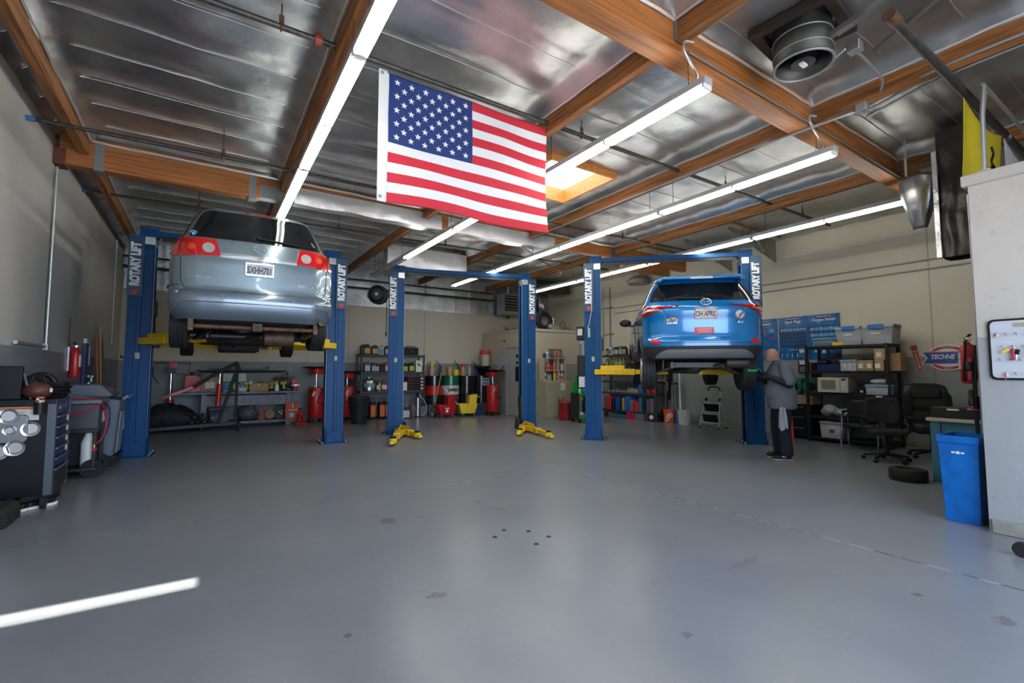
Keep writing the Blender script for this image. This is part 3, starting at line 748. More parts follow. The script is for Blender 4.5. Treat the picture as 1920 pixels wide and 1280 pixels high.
def plate(parent, x, y, z, w_, h_, txt, top, tilt, frame_m, base_m, ink, tsx=.8, deco=None):
    t = MB().box((0, 0, 0), (w_, .008, h_)).build('licence_plate', base_m, parent, bevel=.006, loc=(x, y, z), rot=(tilt, 0, 0))
    f = MB(); k = .012
    f.b(-w_/2-.008, w_/2+.008, -.012, .004, h_/2-k, h_/2+.008).b(-w_/2-.008, w_/2+.008, -.012, .004, -h_/2-.008, -h_/2+k).b(-w_/2-.008, -w_/2+.006, -.012, .004, -h_/2, h_/2).b(w_/2-.006, w_/2+.008, -.012, .004, -h_/2, h_/2)
    f.build('plate_frame', frame_m, t, bevel=.002)
    text(txt, h_*.78, (0, -.0075, -h_*.08), (R(90), 0, 0), ink, t, sx=tsx, bold=.0035, ext=.001)
    if top: text(top, h_*.15, (0, -.0065, h_*.34), (R(90), 0, 0), mat('plate_red_ink', (.45, .08, .06), .5), t, ext=.001)
    return t
def emblem(parent, c, s, tilt):
    t = MB().torus((0, 0, 0), .065*s, .007*s, 'y', 26, 6, 1, .68).torus((0, -.003, .0), .062*s, .006*s, 'y', 20, 6, .42, .66).torus((0, -.003, .018*s), .062*s, .006*s, 'y', 20, 6, .72, .34)
    return t.build('emblem', chrome, parent, loc=c, rot=(tilt, 0, 0))

# ---------------------------------------------------------------- silver blue van
vanp = mat('van_paint', (.215, .29, .335), .26, .55, coat=1)
bump_p = mat('van_bumper_paint', (.18, .225, .285), .3, .5, coat=1)
VK = [(.38, .90, .13, 4.95, .30, .10), (.45, .945, .05, 5.0, .36, .11), (.55, .975, .01, 5.05, .38, .12), (.66, .985, .0, 5.06, .38, .12), (.72, .985, .03, 5.05, .38, .12), (.76, .98, .075, 5.03, .36, .11),
      (.95, .985, .085, 5.0, .36, .11), (1.10, .985, .09, 4.8, .36, .11), (1.20, .975, .10, 4.35, .36, .11), (1.38, .925, .15, 3.95, .34, .11), (1.48, .885, .20, 3.65, .32, .11), (1.76, .765, .37, 3.2, .28, .10),
      (1.87, .705, .42, 3.0, .26, .10), (1.92, .64, .48, 2.7, .24, .08), (1.945, .53, .62, 2.5, .2, .05)]
van = thing('van', 'silver blue minivan raised on the left lift, seen from behind, plate 5XHH701', 'car', (.555, 6.85, 1.68), 0)
H = Hull(VK, [(1.0, .38), (4.03, .38)], .40)
body = H.body(.74, 1.945, .03)
vb = body.build('body', vanp, van, smooth=50)
kb = Hull(VK, [(1.0, .38), (4.03, .38)], .40); m_ = kb.body(.38, .745, .03)
m_.build('bumper', bump_p, van, smooth=50)
rp = H.rear
patch(rp, rnd([(-.80, 1.435), (.80, 1.435), (.70, 1.78), (.61, 1.865), (-.61, 1.865), (-.70, 1.78)], .05), .05, .006).build('rear_window', darkglass, van, smooth=50)
patch(rp, [(-.17, 1.885), (.17, 1.885), (.16, 1.91), (-.16, 1.91)], .04, .01).build('brake_light', lampredd, van)
for s in (-1, 1):
    P_ = [(.44, 1.195), (.86, 1.165), (.90, 1.42), (.49, 1.415)]
    Q_ = [(.905, 1.165), (1.12, 1.20), (1.08, 1.40), (1.0, 1.44), (.92, 1.425)]
    if s < 0: P_, Q_ = mir(P_), mir(Q_)
    a = patch(rp, rnd(P_, .02), .035, .014).build('tail_light', lampred, van, smooth=50)
    patch(rp, rnd(Q_, .03), .035, .014).build('corner_light', lampred, a, smooth=50)
    def disc(cx, cz, r_, n=16): return [(cx+r_*cos(2*pi*i/n), cz+r_*sin(2*pi*i/n)) for i in range(n)]
    patch(rp, disc(s*.57, 1.29, .068), .03, .022).build('reversing_lamp', lampcl, a)
    patch(rp, disc(s*.75, 1.29, .045), .03, .019).build('orange_lamp', lampor, a)
    patch(rp, disc(s*.99, 1.28, .05), .03, .019).build('orange_lamp', lampor, a)
    pts = [(s*.885, 1.16), (s*.865, .85), (s*.82, .77), (s*.72, .752), (0, .745)]
    seam(rp, pts).build('hatch_gap', black, vb)
    seam(rp, [(s*.90, 1.43), (s*.84, 1.66), (s*.70, 1.87)], .005).build('hatch_gap', black, vb)
    seam(rp, [(s*.885, .80), (s*1.1, .80), (s*1.4, .78)], .004).build('bumper_gap', black, vb)
    # lower bumper recess edge
    seam(rp, [(s*1.05, .44), (s*.86, .58), (s*.76, .59), (0, .59)], .009, .004).build('bumper_crease', bump_p, vb)
    MB().cyl((s*.40, -.0, .665), (s*.40, .05, .665), .014).build('parking_sensor', greym, van)
    MB().cyl((s*.88, .13, .70), (s*.88, .2, .70), .016).build('parking_sensor', greym, van)
    MB().bar((s*.62, 1.0, 1.97), (s*.62, 3.0, 1.99), .04, .04).box((s*.62, 1.0, 1.95), (.04, .1, .06)).build('roof_rail', bump_p, van, bevel=.01)
    patch(lambda u, v, o_, s=s: H.side(u, v, o_, s), rnd([(.75, 1.22), (3.5, 1.22), (3.1, 1.66), (.85, 1.68)], .08), .12, .006).build('side_window', darkglass, van, smooth=50)
    MB().ball((s*1.08, 3.35, 1.22), (.1, .07, .075)).bar((s*.95, 3.3, 1.18), (s*1.05, 3.35, 1.2), .05, .04).build('door_mirror', vanp, van)
    wheel(van, s*.87, 1.0, .38, sg=s); wheel(van, s*.86, 4.03, .36, sg=s)
patch(rp, rnd([(-.45, 1.175), (.45, 1.175), (.44, 1.235), (-.44, 1.235)], .012), .03, .022).build('chrome_garnish', chrome, van, smooth=50)
patch(rp, [(-.27, .93), (.27, .93), (.38, 1.16), (-.38, 1.16)], .05, .003).build('plate_recess', vanp, van)
plate(van, 0, .058, 1.05, .315, .155, '5XHH701', 'California', R(3), chrome, mat('plate_white', (.62, .61, .6), .5), mat('plate_blue', (.03, .035, .08), .5), .58)
emblem(van, (0, .085, 1.335), 1.15, R(-14))
text('TOYOTA', .05, (-.66, .118, .90), (R(90), 0, R(-4)), chrome, van, 'name_badge', sx=1.25, ext=.003)
text('SIENNA', .055, (.60, .115, .895), (R(90), 0, R(4)), chrome, van, 'name_badge', sx=1.3, ext=.003)
text('XLE', .04, (.74, .13, .835), (R(90), 0, R(6)), chrome, van, 'name_badge', sx=1.3, ext=.003)
# paw sticker
pw = MB(); c = H.rear(-.74, 1.475, .014)
for dx, dz, r_ in ((0, 0, .02), (-.028, .022, .010), (-.01, .034, .010), (.012, .034, .010), (.03, .02, .010)): pw.cyl((c[0]+dx, c[1], c[2]+dz), (c[0]+dx, c[1]-.006, c[2]+dz), r_)
pw.build('paw_sticker', mat('sticker_blue', (.1, .35, .6), .5), van)
MB().bar(H.rear(.70, 1.50, .012), H.rear(.66, 1.56, .012), .02, .008).build('window_sticker', mat('sticker_pale', (.45, .6, .75), .5), van)
# wiper
a = H.rear(-.02, 1.50, .02); b_ = H.rear(.48, 1.475, .03)
MB().bar(a, b_, .02, .012).ball(a, .022).build('wiper', black, van)
# underside
u = MB(); u.b(-.70, .70, .30, 4.8, .36, .46).b(-.66, .66, 1.9, 4.6, .24, .36).b(-.35, .35, 3.9, 4.7, .12, .3); u.build('underbody', under, van, bevel=.03)
MB().cyl((-.72, .26, .30), (.72, .26, .30), .032, n=12).b(-.76, -.70, .2, .4, .24, .42).b(.70, .76, .2, .4, .24, .42).b(-.055, .055, .12, .3, .25, .35).build('tow_bar', rust, van, bevel=.004)
MB().b(-.035, .035, .11, .13, .27, .33).build('receiver_hole', black, van)
MB().cyl((-.75, 1.0, .23), (.75, 1.0, .23), .055, n=12).bar((-.62, 1.0, .2), (-.55, 1.9, .26), .07, .05).bar((.62, 1.0, .2), (.55, 1.9, .26), .07, .05).bar((-.5, .7, .3), (-.7, 1.0, .18), .05, .04).bar((.5, .7, .3), (.7, 1.0, .18), .05, .04).build('rear_axle', blackm, van)
MB().lathe([(.02, 0), (.10, .03), (.115, .1), (.115, .34), (.10, .4), (.02, .43)], n=18, sy=.7).build('muffler', mat('muffler_steel', (.13, .085, .055), .55, .6, var=(9, .6)), van, loc=(.1, .62, .2), rot=(0, R(90), 0))
MB().tube([(.62, .62, .22), (.7, .5, .24), (.76, .36, .33), (.78, .2, .38), (.78, .08, .39)], .032, 10).tube([(.1, .62, .2), (-.1, 1.0, .2), (-.15, 1.8, .22), (-.1, 3.6, .2)], .03, 8).build('exhaust_pipe', rust, van)
MB().cyl((-.1, 1.45, .18), (-.1, 1.45, .34), .32, n=22).build('spare_wheel', blackm, van)
for s in (-1, 1):
    MB().cyl((s*.55, .95, .2), (s*.58, .92, .55), .045, n=10).build('shock_absorber', blackm, van)

# ---------------------------------------------------------------- blue compact suv
suvp = mat('suv_blue_paint', (.0, .165, .46), .2, .2, coat=1)
clad = mat('black_cladding', (.03, .03, .032), .5)
SK_ = [(.30, .84, .16, 4.45, .30, .10), (.36, .885, .08, 4.5, .34, .12), (.46, .905, .03, 4.55, .36, .13), (.50, .91, .02, 4.56, .36, .13), (.58, .915, .015, 4.56, .36, .13), (.64, .915, .04, 4.55, .36, .13), (.70, .915, .05, 4.55, .36, .13),
       (.90, .92, .055, 4.5, .36, .13), (1.06, .925, .03, 4.1, .34, .13), (1.14, .915, .05, 3.7, .34, .13), (1.22, .88, .12, 3.55, .32, .13), (1.40, .80, .27, 3.2, .28, .12), (1.52, .74, .38, 2.95, .26, .12),
       (1.60, .69, .42, 2.75, .24, .10), (1.65, .62, .50, 2.6, .22, .08), (1.675, .50, .7, 2.4, .18, .05)]
suv = thing('car', 'blue compact SUV raised on the right lift, seen from behind, plate OH APRIL', 'car', (6.52, 4.47, 1.31), R(-44.1))
AR = [(.93, .30), (3.59, .30)]
H = Hull(SK_, AR, .39); rp = H.rear
sb = H.body(.50, 1.675, .028).build('body', suvp, suv, smooth=50)
H2 = Hull(SK_, AR, .39); H2.body(.30, .505, .028).build('lower_cladding', clad, suv, smooth=50)
patch(rp, rnd([(-.84, 1.235), (.84, 1.235), (.78, 1.42), (.66, 1.56), (-.66, 1.56), (-.78, 1.42)], .05), .05, .006).build('rear_window', darkglass, suv, smooth=50)
sp = MB(); sp.prism([(.02, 1.60), (.02, 1.655), (.55, 1.69), (.55, 1.60)], -.60, .60, 'yz')
sp.prism([(.12, 1.585), (.12, 1.64), (.6, 1.67), (.6, 1.58)], .60, .68, 'yz').prism([(.12, 1.585), (.12, 1.64), (.6, 1.67), (.6, 1.58)], -.68, -.60, 'yz')
sp = sp.build('roof_spoiler', suvp, suv, bevel=.02, seg=3, loc=(0, .18, -.01))
MB().b(-.17, .17, .012, .03, 1.605, 1.635).build('brake_light', mat('brake_grey', (.45, .42, .42), .3), sp)
MB().prism([(1.0, 1.66), (1.22, 1.66), (1.22, 1.69), (1.13, 1.75)], -.015, .015, 'yz').build('roof_antenna', suvp, suv)
patch(rp, rnd([(-.62, .33), (-.72, .30), (.72, .30), (.62, .33)][:0] + [(-.76, .31), (.76, .31), (.70, .38), (.58, .445), (-.58, .445), (-.70, .38)], .05), .04, .02).build('skid_plate', mat('skid_silver', (.30, .30, .32), .35, .6), suv, smooth=50)
for s in (-1, 1):
    A_ = [(.34, 1.165), (.60, 1.145), (.82, 1.16), (1.14, 1.22), (1.24, 1.15), (1.14, 1.01), (1.0, .975), (.80, 1.02), (.62, 1.10), (.40, 1.14)]
    a_ = A_ if s > 0 else mir(A_)
    o = patch(rp, rnd(a_, .02), .035, .012).build('tail_light', lampredd, suv, smooth=50)
    B_ = [(.42, 1.158), (.62, 1.14), (.84, 1.155), (.84, 1.125), (.66, 1.12), (.48, 1.147)]; b_ = B_ if s > 0 else mir(B_)
    patch(rp, rnd(b_, .01), .03, .02).build('red_lens', lampred, o, smooth=50)
    C_ = [(.68, 1.10), (.86, 1.07), (1.02, 1.04), (1.10, 1.06), (1.0, 1.075), (.86, 1.105)]; c_ = C_ if s > 0 else mir(C_)
    patch(rp, rnd(c_, .01), .03, .018).build('clear_lens', lampcl, o, smooth=50)
    D_ = [(.66, .535), (.86, .54), (.84, .585), (.76, .615), (.70, .60)]; d_ = D_ if s > 0 else mir(D_)
    patch(rp, rnd(d_, .015), .03, .01).build('bumper_reflector', lampred, suv, smooth=50)
    seam(rp, [(s*.87, 1.04), (s*.865, .70), (s*.80, .60), (s*.70, .555), (0, .55)], .0045).build('hatch_gap', black, sb)
    seam(rp, [(s*.86, 1.2), (s*.82, 1.42), (s*.70, 1.58)], .004).build('hatch_gap', black, sb)
    seam(rp, [(s*.62, 1.09), (s*.50, .93), (s*.46, .87)], .012, .006).build('hatch_crease', suvp, sb)
    sf = lambda u, v, o_, s=s: H.side(u, v, o_, s)
    patch(sf, rnd([(.62, 1.16), (3.15, 1.10), (2.6, 1.52), (1.1, 1.55), (.85, 1.45)], .05), .09, .006).build('side_window', darkglass, suv, smooth=50)
    patch(sf, [(1.36, .30), (3.12, .30), (3.12, .42), (1.36, .42)], .1, .012).build('sill_cladding', clad, suv)
    for (ay, az) in AR:
        pts = [(ay+.40*cos(R(d)), az+.40*sin(R(d))) for d in range(-4, 185, 8)]
        MB().tube([H.side(y, z, .006, s) for y, z in pts], .034, 8).build('arch_trim', clad, suv)
        MB().grid(lambda u, v: (s*(.52+.39*u), ay+.395*cos(pi*v), az+.395*sin(pi*v)), 1, 20).b(min(s*.5, s*.52), max(s*.5, s*.52), ay-.36, ay+.36, az, az+.25).build('wheel_arch', under, suv)
    wheel(suv, s*.80, .93, .12, r=.345, wd=.225, sg=s); wheel(suv, s*.80, 3.59, .14, r=.345, wd=.225, sg=s)
    MB().ball((s*1.08, 2.98, 1.17), (.13, .07, .085)).bar((s*.93, 2.95, 1.1), (s*1.03, 2.98, 1.12), .05, .04).build('door_mirror', clad, suv)
    MB().bar((s*.64, .9, 1.70), (s*.64, 2.5, 1.71), .03, .03).box((s*.64, .9, 1.68), (.03, .08, .05)).box((s*.64, 2.5, 1.68), (.03, .08, .05)).build('roof_rail', steel, suv, bevel=.008)
    for y_ in (1.35, 2.25): seam(sf, [(y_, .45), (y_+.02, 1.1)], .004).build('door_gap', black, sb)
    MB().b(s*.925-.012, s*.925+.012, 1.5, 1.68, .98, 1.0).b(s*.925-.012, s*.925+.012, 2.4, 2.58, .96, .98).build('door_handle', suvp, sb)
redfr = mat('floral_frame', (.5, .05, .04), .5, var=(55, .9), c2=(.6, .55, .5))
plate(suv, .015, .022, 1.01, .315, .16, 'OH APRIL', 'California', R(2), redfr, mat('plate_white', (.62, .61, .6), .5), mat('plate_grey_ink', (.06, .06, .08), .5), .56)
emblem(suv, (.02, .02, 1.19), 1.2, R(-12))
text('RAV4', .055, (-.50, .058, .865), (R(90), 0, R(-5)), chrome, suv, 'name_badge', sx=1.2, ext=.004, shear=.3)
text('XLE', .045, (.52, .062, .865), (R(90), 0, R(5)), chrome, suv, 'name_badge', sx=1.2, ext=.004, shear=.3)
o = patch(rp, [(-.155, .69), (.135, .69), (.135, .79), (-.155, .79)], .05, .004).build('bumper_sticker', mat('sticker_red', (.65, .06, .08), .5), suv)
for k, z in enumerate((.765, .742, .716)):   # unreadable white lines of the sticker
    MB().b(-.13+.01*k, .11-.01*k, .036, .040, z-.005, z+.005).build('sticker_line', mat('sticker_pink', (.85, .45, .45), .5), o)
q = [(.53+.07*cos(2*pi*i/20), .985+.07*sin(2*pi*i/20)) for i in range(20)]
o = patch(rp, q, .04, .004).build('round_sticker', mat('sticker_cream', (.7, .62, .55), .5), suv)
c = H.rear(.53, .985, .008)
MB().torus((c[0], c[1], c[2]), .06, .008, 'y', 20, 5, 1, 1).build('sticker_ring', mat('sticker_orange', (.6, .2, .08), .5), o)
text('M', .06, (c[0], c[1]-.003, c[2]), (R(90), 0, R(8)), bluep, o)
c = H.rear(-.48, .935, .008); fl_ = MB()
for k in range(5): fl_.ball((c[0]-.07+.035*k, c[1], c[2]-.015+.02*(k % 2)+(.02 if k == 2 else 0)), (.02, .004, .016), 8, 5)
fl_.tube([(c[0]-.09, c[1], c[2]-.03), (c[0], c[1], c[2]-.02), (c[0]+.08, c[1], c[2]-.035)], .005, 4)
fl_.build('flower_decal', mat('decal_gold', (.7, .42, .12), .5), suv)
a = H.rear(.0, 1.27, .03); b_ = H.rear(-.38, 1.285, .03)
MB().bar(a, b_, .03, .02).ball(a, .03).build('wiper', black, suv)
u = MB(); u.b(-.66, .66, .3, 4.3, .30, .42).b(-.5, .5, 1.6, 3.9, .18, .30).b(-.3, .4, 3.3, 4.2, .06, .25); u.build('underbody', under, suv, bevel=.03)
ax = mat('subframe_metal', (.06, .058, .058), .45, .5)
sbf = MB(); sbf.b(-.42, .42, .72, .84, .16, .26).b(-.42, .42, 1.15, 1.25, .16, .26).b(-.45, -.37, .7, 1.3, .15, .27).b(.37, .45, .7, 1.3, .15, .27); sbf.build('rear_subframe', ax, suv, bevel=.01)
for s in (-1, 1):
    MB().bar((s*.38, .78, .18), (s*.74, .86, .04), .09, .05, .7).build('control_arm', ax, suv, bevel=.008)
    MB().bar((s*.40, 1.2, .18), (s*.74, 1.02, .06), .05, .04).build('control_arm', ax, suv, bevel=.006)
    MB().bar((s*.6, 1.8, .2), (s*.72, 1.0, .05), .07, .04).build('trailing_arm', ax, suv, bevel=.006)
    MB().cyl((s*.56, .86, .1), (s*.54, .86, .42), .05, n=12).build('spring', blackm, suv)
MB().lathe([(.02, 0), (.085, .03), (.09, .1), (.09, .30), (.08, .36), (.02, .38)], n=18, sy=.7).build('muffler', mat('muffler_dark', (.05, .045, .042), .5, .5), suv, loc=(.36, .42, .24), rot=(0, R(90), 0))
MB().tube([(.38, .45, .22), (.2, .9, .16), (.05, 1.5, .12), (.0, 3.3, .12)], .028, 8).build('exhaust_pipe', mat('warm_steel', (.28, .2, .15), .4, .7), suv)
MB().ball((0, 1.0, .17), (.14, .16, .12)).build('differential', ax, suv)
# ================================================================ GENERIC SMALL THINGS
def it(name, label, cat, mb, mats, loc=(0, 0, 0), rz=0, group=None, bevel=0, kind=None, rot=None, smooth=35, solid=0):
    o = mb.build(name, mats, None, loc=loc, rot=rot if rot else (0, 0, rz), bevel=bevel, smooth=smooth, solid=solid)
    return tag(o, label, cat, group, kind)
def pc(r, g, b): return mat(f'paint_{int(r*100)}_{int(g*100)}_{int(b*100)}', (r, g, b), .42)
def jug(label, loc, w_, h_, c, cl, cc=(.02, .02, .02), d=.11, rz=0, group=None, name='oil_jug', cat='jug'):
    """oblong bottle with shoulder, handle, screw cap and label"""
    t = thing(name, label, cat, loc, rz, group)
    m_ = MB(); b_ = [(-w_/2, 0), (w_/2, 0), (w_/2, h_*.72), (w_*.25, h_*.88), (w_*.02, h_*.9), (-w_*.3, h_*.97), (-w_*.5, h_*.78)]
    m_.prism(rnd(b_, .02, 3), -d/2, d/2, 'xz'); m_.build('body', pc(*c), t, bevel=.012)
    MB().cyl((w_*.14, 0, h_*.86), (w_*.14, 0, h_), w_*.14, n=12).build('cap', pc(*cc), t)
    if cl: MB().b(-w_*.40, w_*.40, -d/2-.003, -d/2, h_*.1, h_*.62).build('label', mat('lab_%d_%d_%d' % tuple(int(x*100) for x in cl), cl, .5, var=(35, .5)), t)
    return t
def bottle(label, loc, r_, h_, c, cl, cc=(.7, .7, .7), group=None, name='bottle', trig=False):
    m_ = MB(); m_.lathe([(r_*.9, 0), (r_, .01), (r_, h_*.62), (r_*.85, h_*.72), (r_*.35, h_*.82), (r_*.35, h_*.88)], n=14)
    m_.m(1)
    if trig: m_.box((r_*.2, 0, h_*.94), (r_*1.3, r_*.6, h_*.1)).box((r_*.9, 0, h_*.86), (r_*.2, r_*.4, h_*.14), (0, .4, 0)).cyl((0, 0, h_*.86), (0, 0, h_*.92), r_*.3)
    else: m_.cyl((0, 0, h_*.86), (0, 0, h_), r_*.42, r_*.38)
    if cl: m_.m(2).lathe([(r_+.002, h_*.15), (r_+.002, h_*.55)], n=14)
    return it(name, label, 'bottle', m_, [pc(*c), pc(*cc), pc(*(cl or c))], loc, 0, group)
def carton(label, loc, w_, d, h_, rz=0, group=None, m_=None, lab=None, name='cardboard_box', parent=None):
    t = thing(name, label, 'box', loc, rz, group)
    MB().b(-w_/2, w_/2, -d/2, d/2, 0, h_).build('carton', m_ or card, t, bevel=.004)
    MB().b(-w_*.04, w_*.04, -d/2-.001, d/2+.001, h_*.7, h_+.0012).build('tape', mat('tape', (.5, .38, .22), .3), t)
    if lab: MB().b(-w_*.30, w_*.18, -d/2-.002, -d/2, h_*.25, h_*.68).build('label', whitep, t)
    return t
def tub(label, loc, w_, d, h_, c=None, lid=None, rz=0, group=None, name='storage_bin', contents=None, tp=.88):
    """tapered tote with lid and something inside"""
    t = thing(name, label, 'bin', loc, rz, group); c = c or glass
    m_ = MB(); x, y = w_/2, d/2; a = tp; k = .006
    vs = [(-x*a, -y*a, 0), (x*a, -y*a, 0), (x*a, y*a, 0), (-x*a, y*a, 0), (-x, -y, h_), (x, -y, h_), (x, y, h_), (-x, y, h_)]
    m_.add(vs, [(0, 3, 2, 1), (0, 1, 5, 4), (1, 2, 6, 5), (2, 3, 7, 6), (3, 0, 4, 7)])
    m_.build('tub', c, t, solid=.006)
    r_ = MB(); r_.b(-x-.012, x+.012, -y-.012, -y+.004, h_-.025, h_).b(-x-.012, x+.012, y-.004, y+.012, h_-.025, h_).b(-x-.012, -x+.004, -y, y, h_-.025, h_).b(x-.004, x+.012, -y, y, h_-.025, h_)
    if lid is not None: r_.b(-x-.01, x+.01, -y-.01, y+.01, h_, h_+.018)
    r_.build('lid' if lid is not None else 'rim', lid if lid is not None else c, t, bevel=.004)
    if contents:
        k_ = MB(); random.seed(int(w_*1000)+len(label))
        for i in range(14):
            s_ = random.uniform(.1, .28)*w_
            k_.box((random.uniform(-.3, .3)*w_, random.uniform(-.3, .3)*d, random.uniform(.12, .62)*h_), (s_, s_*.6, s_*.5), (random.random()*3, random.random()*3, random.random()*3))
        k_.m(0); k_.build('contents', contents, t)
    return t
def bucket(label, loc, r_=.15, h_=.37, c=None, handle=True, top=None):
    t = thing('bucket', label, 'bucket', loc)
    m_ = MB(); n = 28; pr_ = [(r_*.86, 0), (r_*.88, .005), (r_*.97, h_*.78), (r_*1.06, h_*.785), (r_*1.06, h_*.82), (r_*.99, h_*.83), (r_*1.0, h_*.95), (r_*1.07, h_*.955), (r_*1.07, h_), (r_*.97, h_), (r_*.85, .02), (.001, .015)]
    m_.lathe(pr_, n=n); m_.build('pail', c, t)
    if handle: MB().tube([(r_*1.05*cos(a*pi/12), -r_*1.0*sin(a*pi/12)*.55-.02*0-r_*.5*sin(a*pi/12), h_*.8-.14*sin(a*pi/12)) for a in range(13)], .003, 5).build('wire_handle', steel, t)
    if top: MB().lathe([(r_*1.09, h_*.93), (r_*1.09, h_+.012), (.001, h_+.015)], n=n).build('lid', top, t)
    return t
def shelving(name, label, loc, rz, w_, d, levels, H_, m_, post=.045, th=.06):
    t = thing(name, label, 'shelf', loc, rz)
    for x in (-w_/2, w_/2-post):
        for y in (-d/2, d/2-post): MB().b(x, x+post, y, y+post, 0, H_).build('post', m_, t, bevel=.004)
    for z in levels: MB().b(-w_/2+.005, w_/2-.005, -d/2+.004, d/2-.004, z-th, z).build('shelf_board', m_, t, bevel=.006)
    return t
# ================================================================ LEFT SIDE: TOOL CHEST, SERVICE MACHINES
blk2 = mat('black_gloss', (.010, .010, .012), .25)
x0, x1, y0, y1, z0, z1 = XL+.03, -1.30, 6.72, 7.38, .14, 1.12
t = thing('tool_chest', 'black and dark blue rolling tool chest by the left wall, round trays on its side', 'tool chest', ((x0+x1)/2, (y0+y1)/2, 0))
cx, cy = (x0+x1)/2, (y0+y1)/2; wx_, wy_ = (x1-x0)/2, (y1-y0)/2
MB().b(-wx_, wx_, -wy_, wy_, z0, z1).build('cabinet', blk2, t, bevel=.008)
MB().b(wx_-.05, wx_+.02, -wy_-.015, -wy_+.05, z0, z1-.05).build('corner_post', mat('post_grey', (.09, .10, .12), .4, .5), t, bevel=.004); MB().b(wx_-.01, wx_+.012, wy_-.03, wy_+.01, z0, z1-.03).build('corner_post', mat('post_grey', (.09, .10, .12), .4, .5), t, bevel=.004)
zs = [z1-.17, z1-.28, z1-.39, z1-.50, z1-.61, z1-.72, z0+.03]
MB().b(wx_, wx_+.006, -wy_+.06, wy_-.04, z1-.16, z1-.01).build('blue_top_panel', dkblue, t)
MB().prism([(-.13, z1-.115), (.10, z1-.105), (.15, z1-.115), (.15, z1-.055), (.09, z1-.085), (-.13, z1-.075)], wx_+.006, wx_+.010, 'yz').build('silver_badge', mat('badge_silver', (.4, .4, .42), .4, .6, var=(60, .8)), t)
for k in range(6):
    d = MB().b(wx_, wx_+.014, -wy_+.07, wy_-.05, zs[k+1]+.008, zs[k]-.008).build('drawer', dkblue if k < 5 else blk2, t, bevel=.003)
    MB().b(wx_+.010, wx_+.03, -wy_+.07, wy_-.05, zs[k]-.03, zs[k]-.014).build('drawer_handle', mat('rail_grey', (.22, .23, .25), .35, .7), d, bevel=.003)
    if k < 4: MB().b(wx_+.012, wx_+.016, wy_-.17, wy_-.09, zs[k+1]+.02, zs[k]-.035).build('paper_label', whitep, d)
for sx_, sy_ in ((1, 1), (1, -1), (-1, 1), (-1, -1)):
    c = MB().cyl((sx_*(wx_-.05)-.02, sy_*(wy_-.06), .065), (sx_*(wx_-.05)+.02, sy_*(wy_-.06), .065), .065, n=18).b(sx_*(wx_-.05)-.03, sx_*(wx_-.05)+.03, sy_*(wy_-.06)-.03, sy_*(wy_-.06)+.03, .12, .14)
    c.build('caster', rubber, t)
stk = MB().b(-wx_, -wx_+.31, -wy_-.004, -wy_, z1-.21, z1-.075); stk = stk.build('warning_sticker', whitep, t)
MB().b(-wx_, -wx_+.31, -wy_-.006, -wy_-.004, z1-.10, z1-.078).build('orange_stripe', orangep, stk)
for k in range(5): MB().b(-wx_+.01, -wx_+.22-.02*(k % 2), -wy_-.006, -wy_-.004, z1-.125-.015*k, z1-.120-.015*k).build('print_line', mat('print_grey', (.25, .25, .25), .6), stk)
# steel magnetic trays on the side of the chest
sqt = it('magnetic_tray', 'square polished tray with rounded corners stuck on the tool chest side', 'tray', MB().prism(rnd([(-.14, -.14), (.14, -.14), (.14, .14), (-.14, .14)], .05), -.02, 0, 'xz'), mat('polished_tray', (.35, .35, .36), .2, 1), (x0+.10, y0-.001, .83), bevel=.008)
for px, py, r_, n_ in ((16, 780, .075, 'upper left'), (17, 807, .045, 'small, middle'), (57, 804, .075, 'right hand'), (27, 840, .078, 'lower'), (-3, 848, .075, 'lowest left')):
    p = wy(px, py, y0-.03)
    t = thing('magnetic_tray', f'round polished steel parts tray on the tool chest side, {n_}', 'tray', (p.x, y0-.002 if px > 40 or py > 830 else y0-.022, p.z), group='round trays on the tool chest')
    MB().lathe([(.001, -.004), (r_*.66, -.004), (r_*.78, -.022), (r_, -.026), (r_*1.01, -.020), (r_*.8, 0), (.001, 0)], n=28).build('dish', chrome, t, rot=(R(-90), 0, 0) if 0 else (R(-90), 0, 0))
# cup with chequered wrap in a holder
t = thing('cup_holder', 'black cup holder fixed to the tool chest corner', 'holder', (x1-.10, y0-.05, .97))
MB().lathe([(.044, 0), (.047, .12), (.043, .12), (.040, .01)], n=20).b(-.02, .02, .035, .05, .02, .1).build('holder', black, t)
t = thing('drink_can', 'tall drink can with chequered flag print standing in the holder', 'can', (x1-.10, y0-.05, .982))
ck = mat('chequer', (.75, .75, .72), .4); nt = ck.node_tree; cn = nt.nodes.new('ShaderNodeTexChecker'); cn.inputs['Scale'].default_value = 46; cn.inputs[1].default_value = (.75, .75, .72, 1); cn.inputs[2].default_value = (.01, .01, .01, 1)
tcn = nt.nodes.new('ShaderNodeTexCoord'); nt.links.new(tcn.outputs['Object'], cn.inputs[0]); nt.links.new(cn.outputs[0], nt.nodes['Principled BSDF'].inputs[0])
MB().lathe([(.030, 0), (.036, .01), (.036, .155), (.031, .165)], n=20).build('can', mat('can_orange', (.6, .13, .03), .35), t)
MB().lathe([(.0368, .125), (.0368, .152)], n=20).build('print_band', mat('can_dark', (.08, .03, .02), .4), t)
MB().lathe([(.0372, .12), (.0372, .13)], n=20).build('thin_band', yellowp, t)
MB().b(-.02, .022, -.0378, -.034, .10, .15).build('chequered_patch', ck, t)
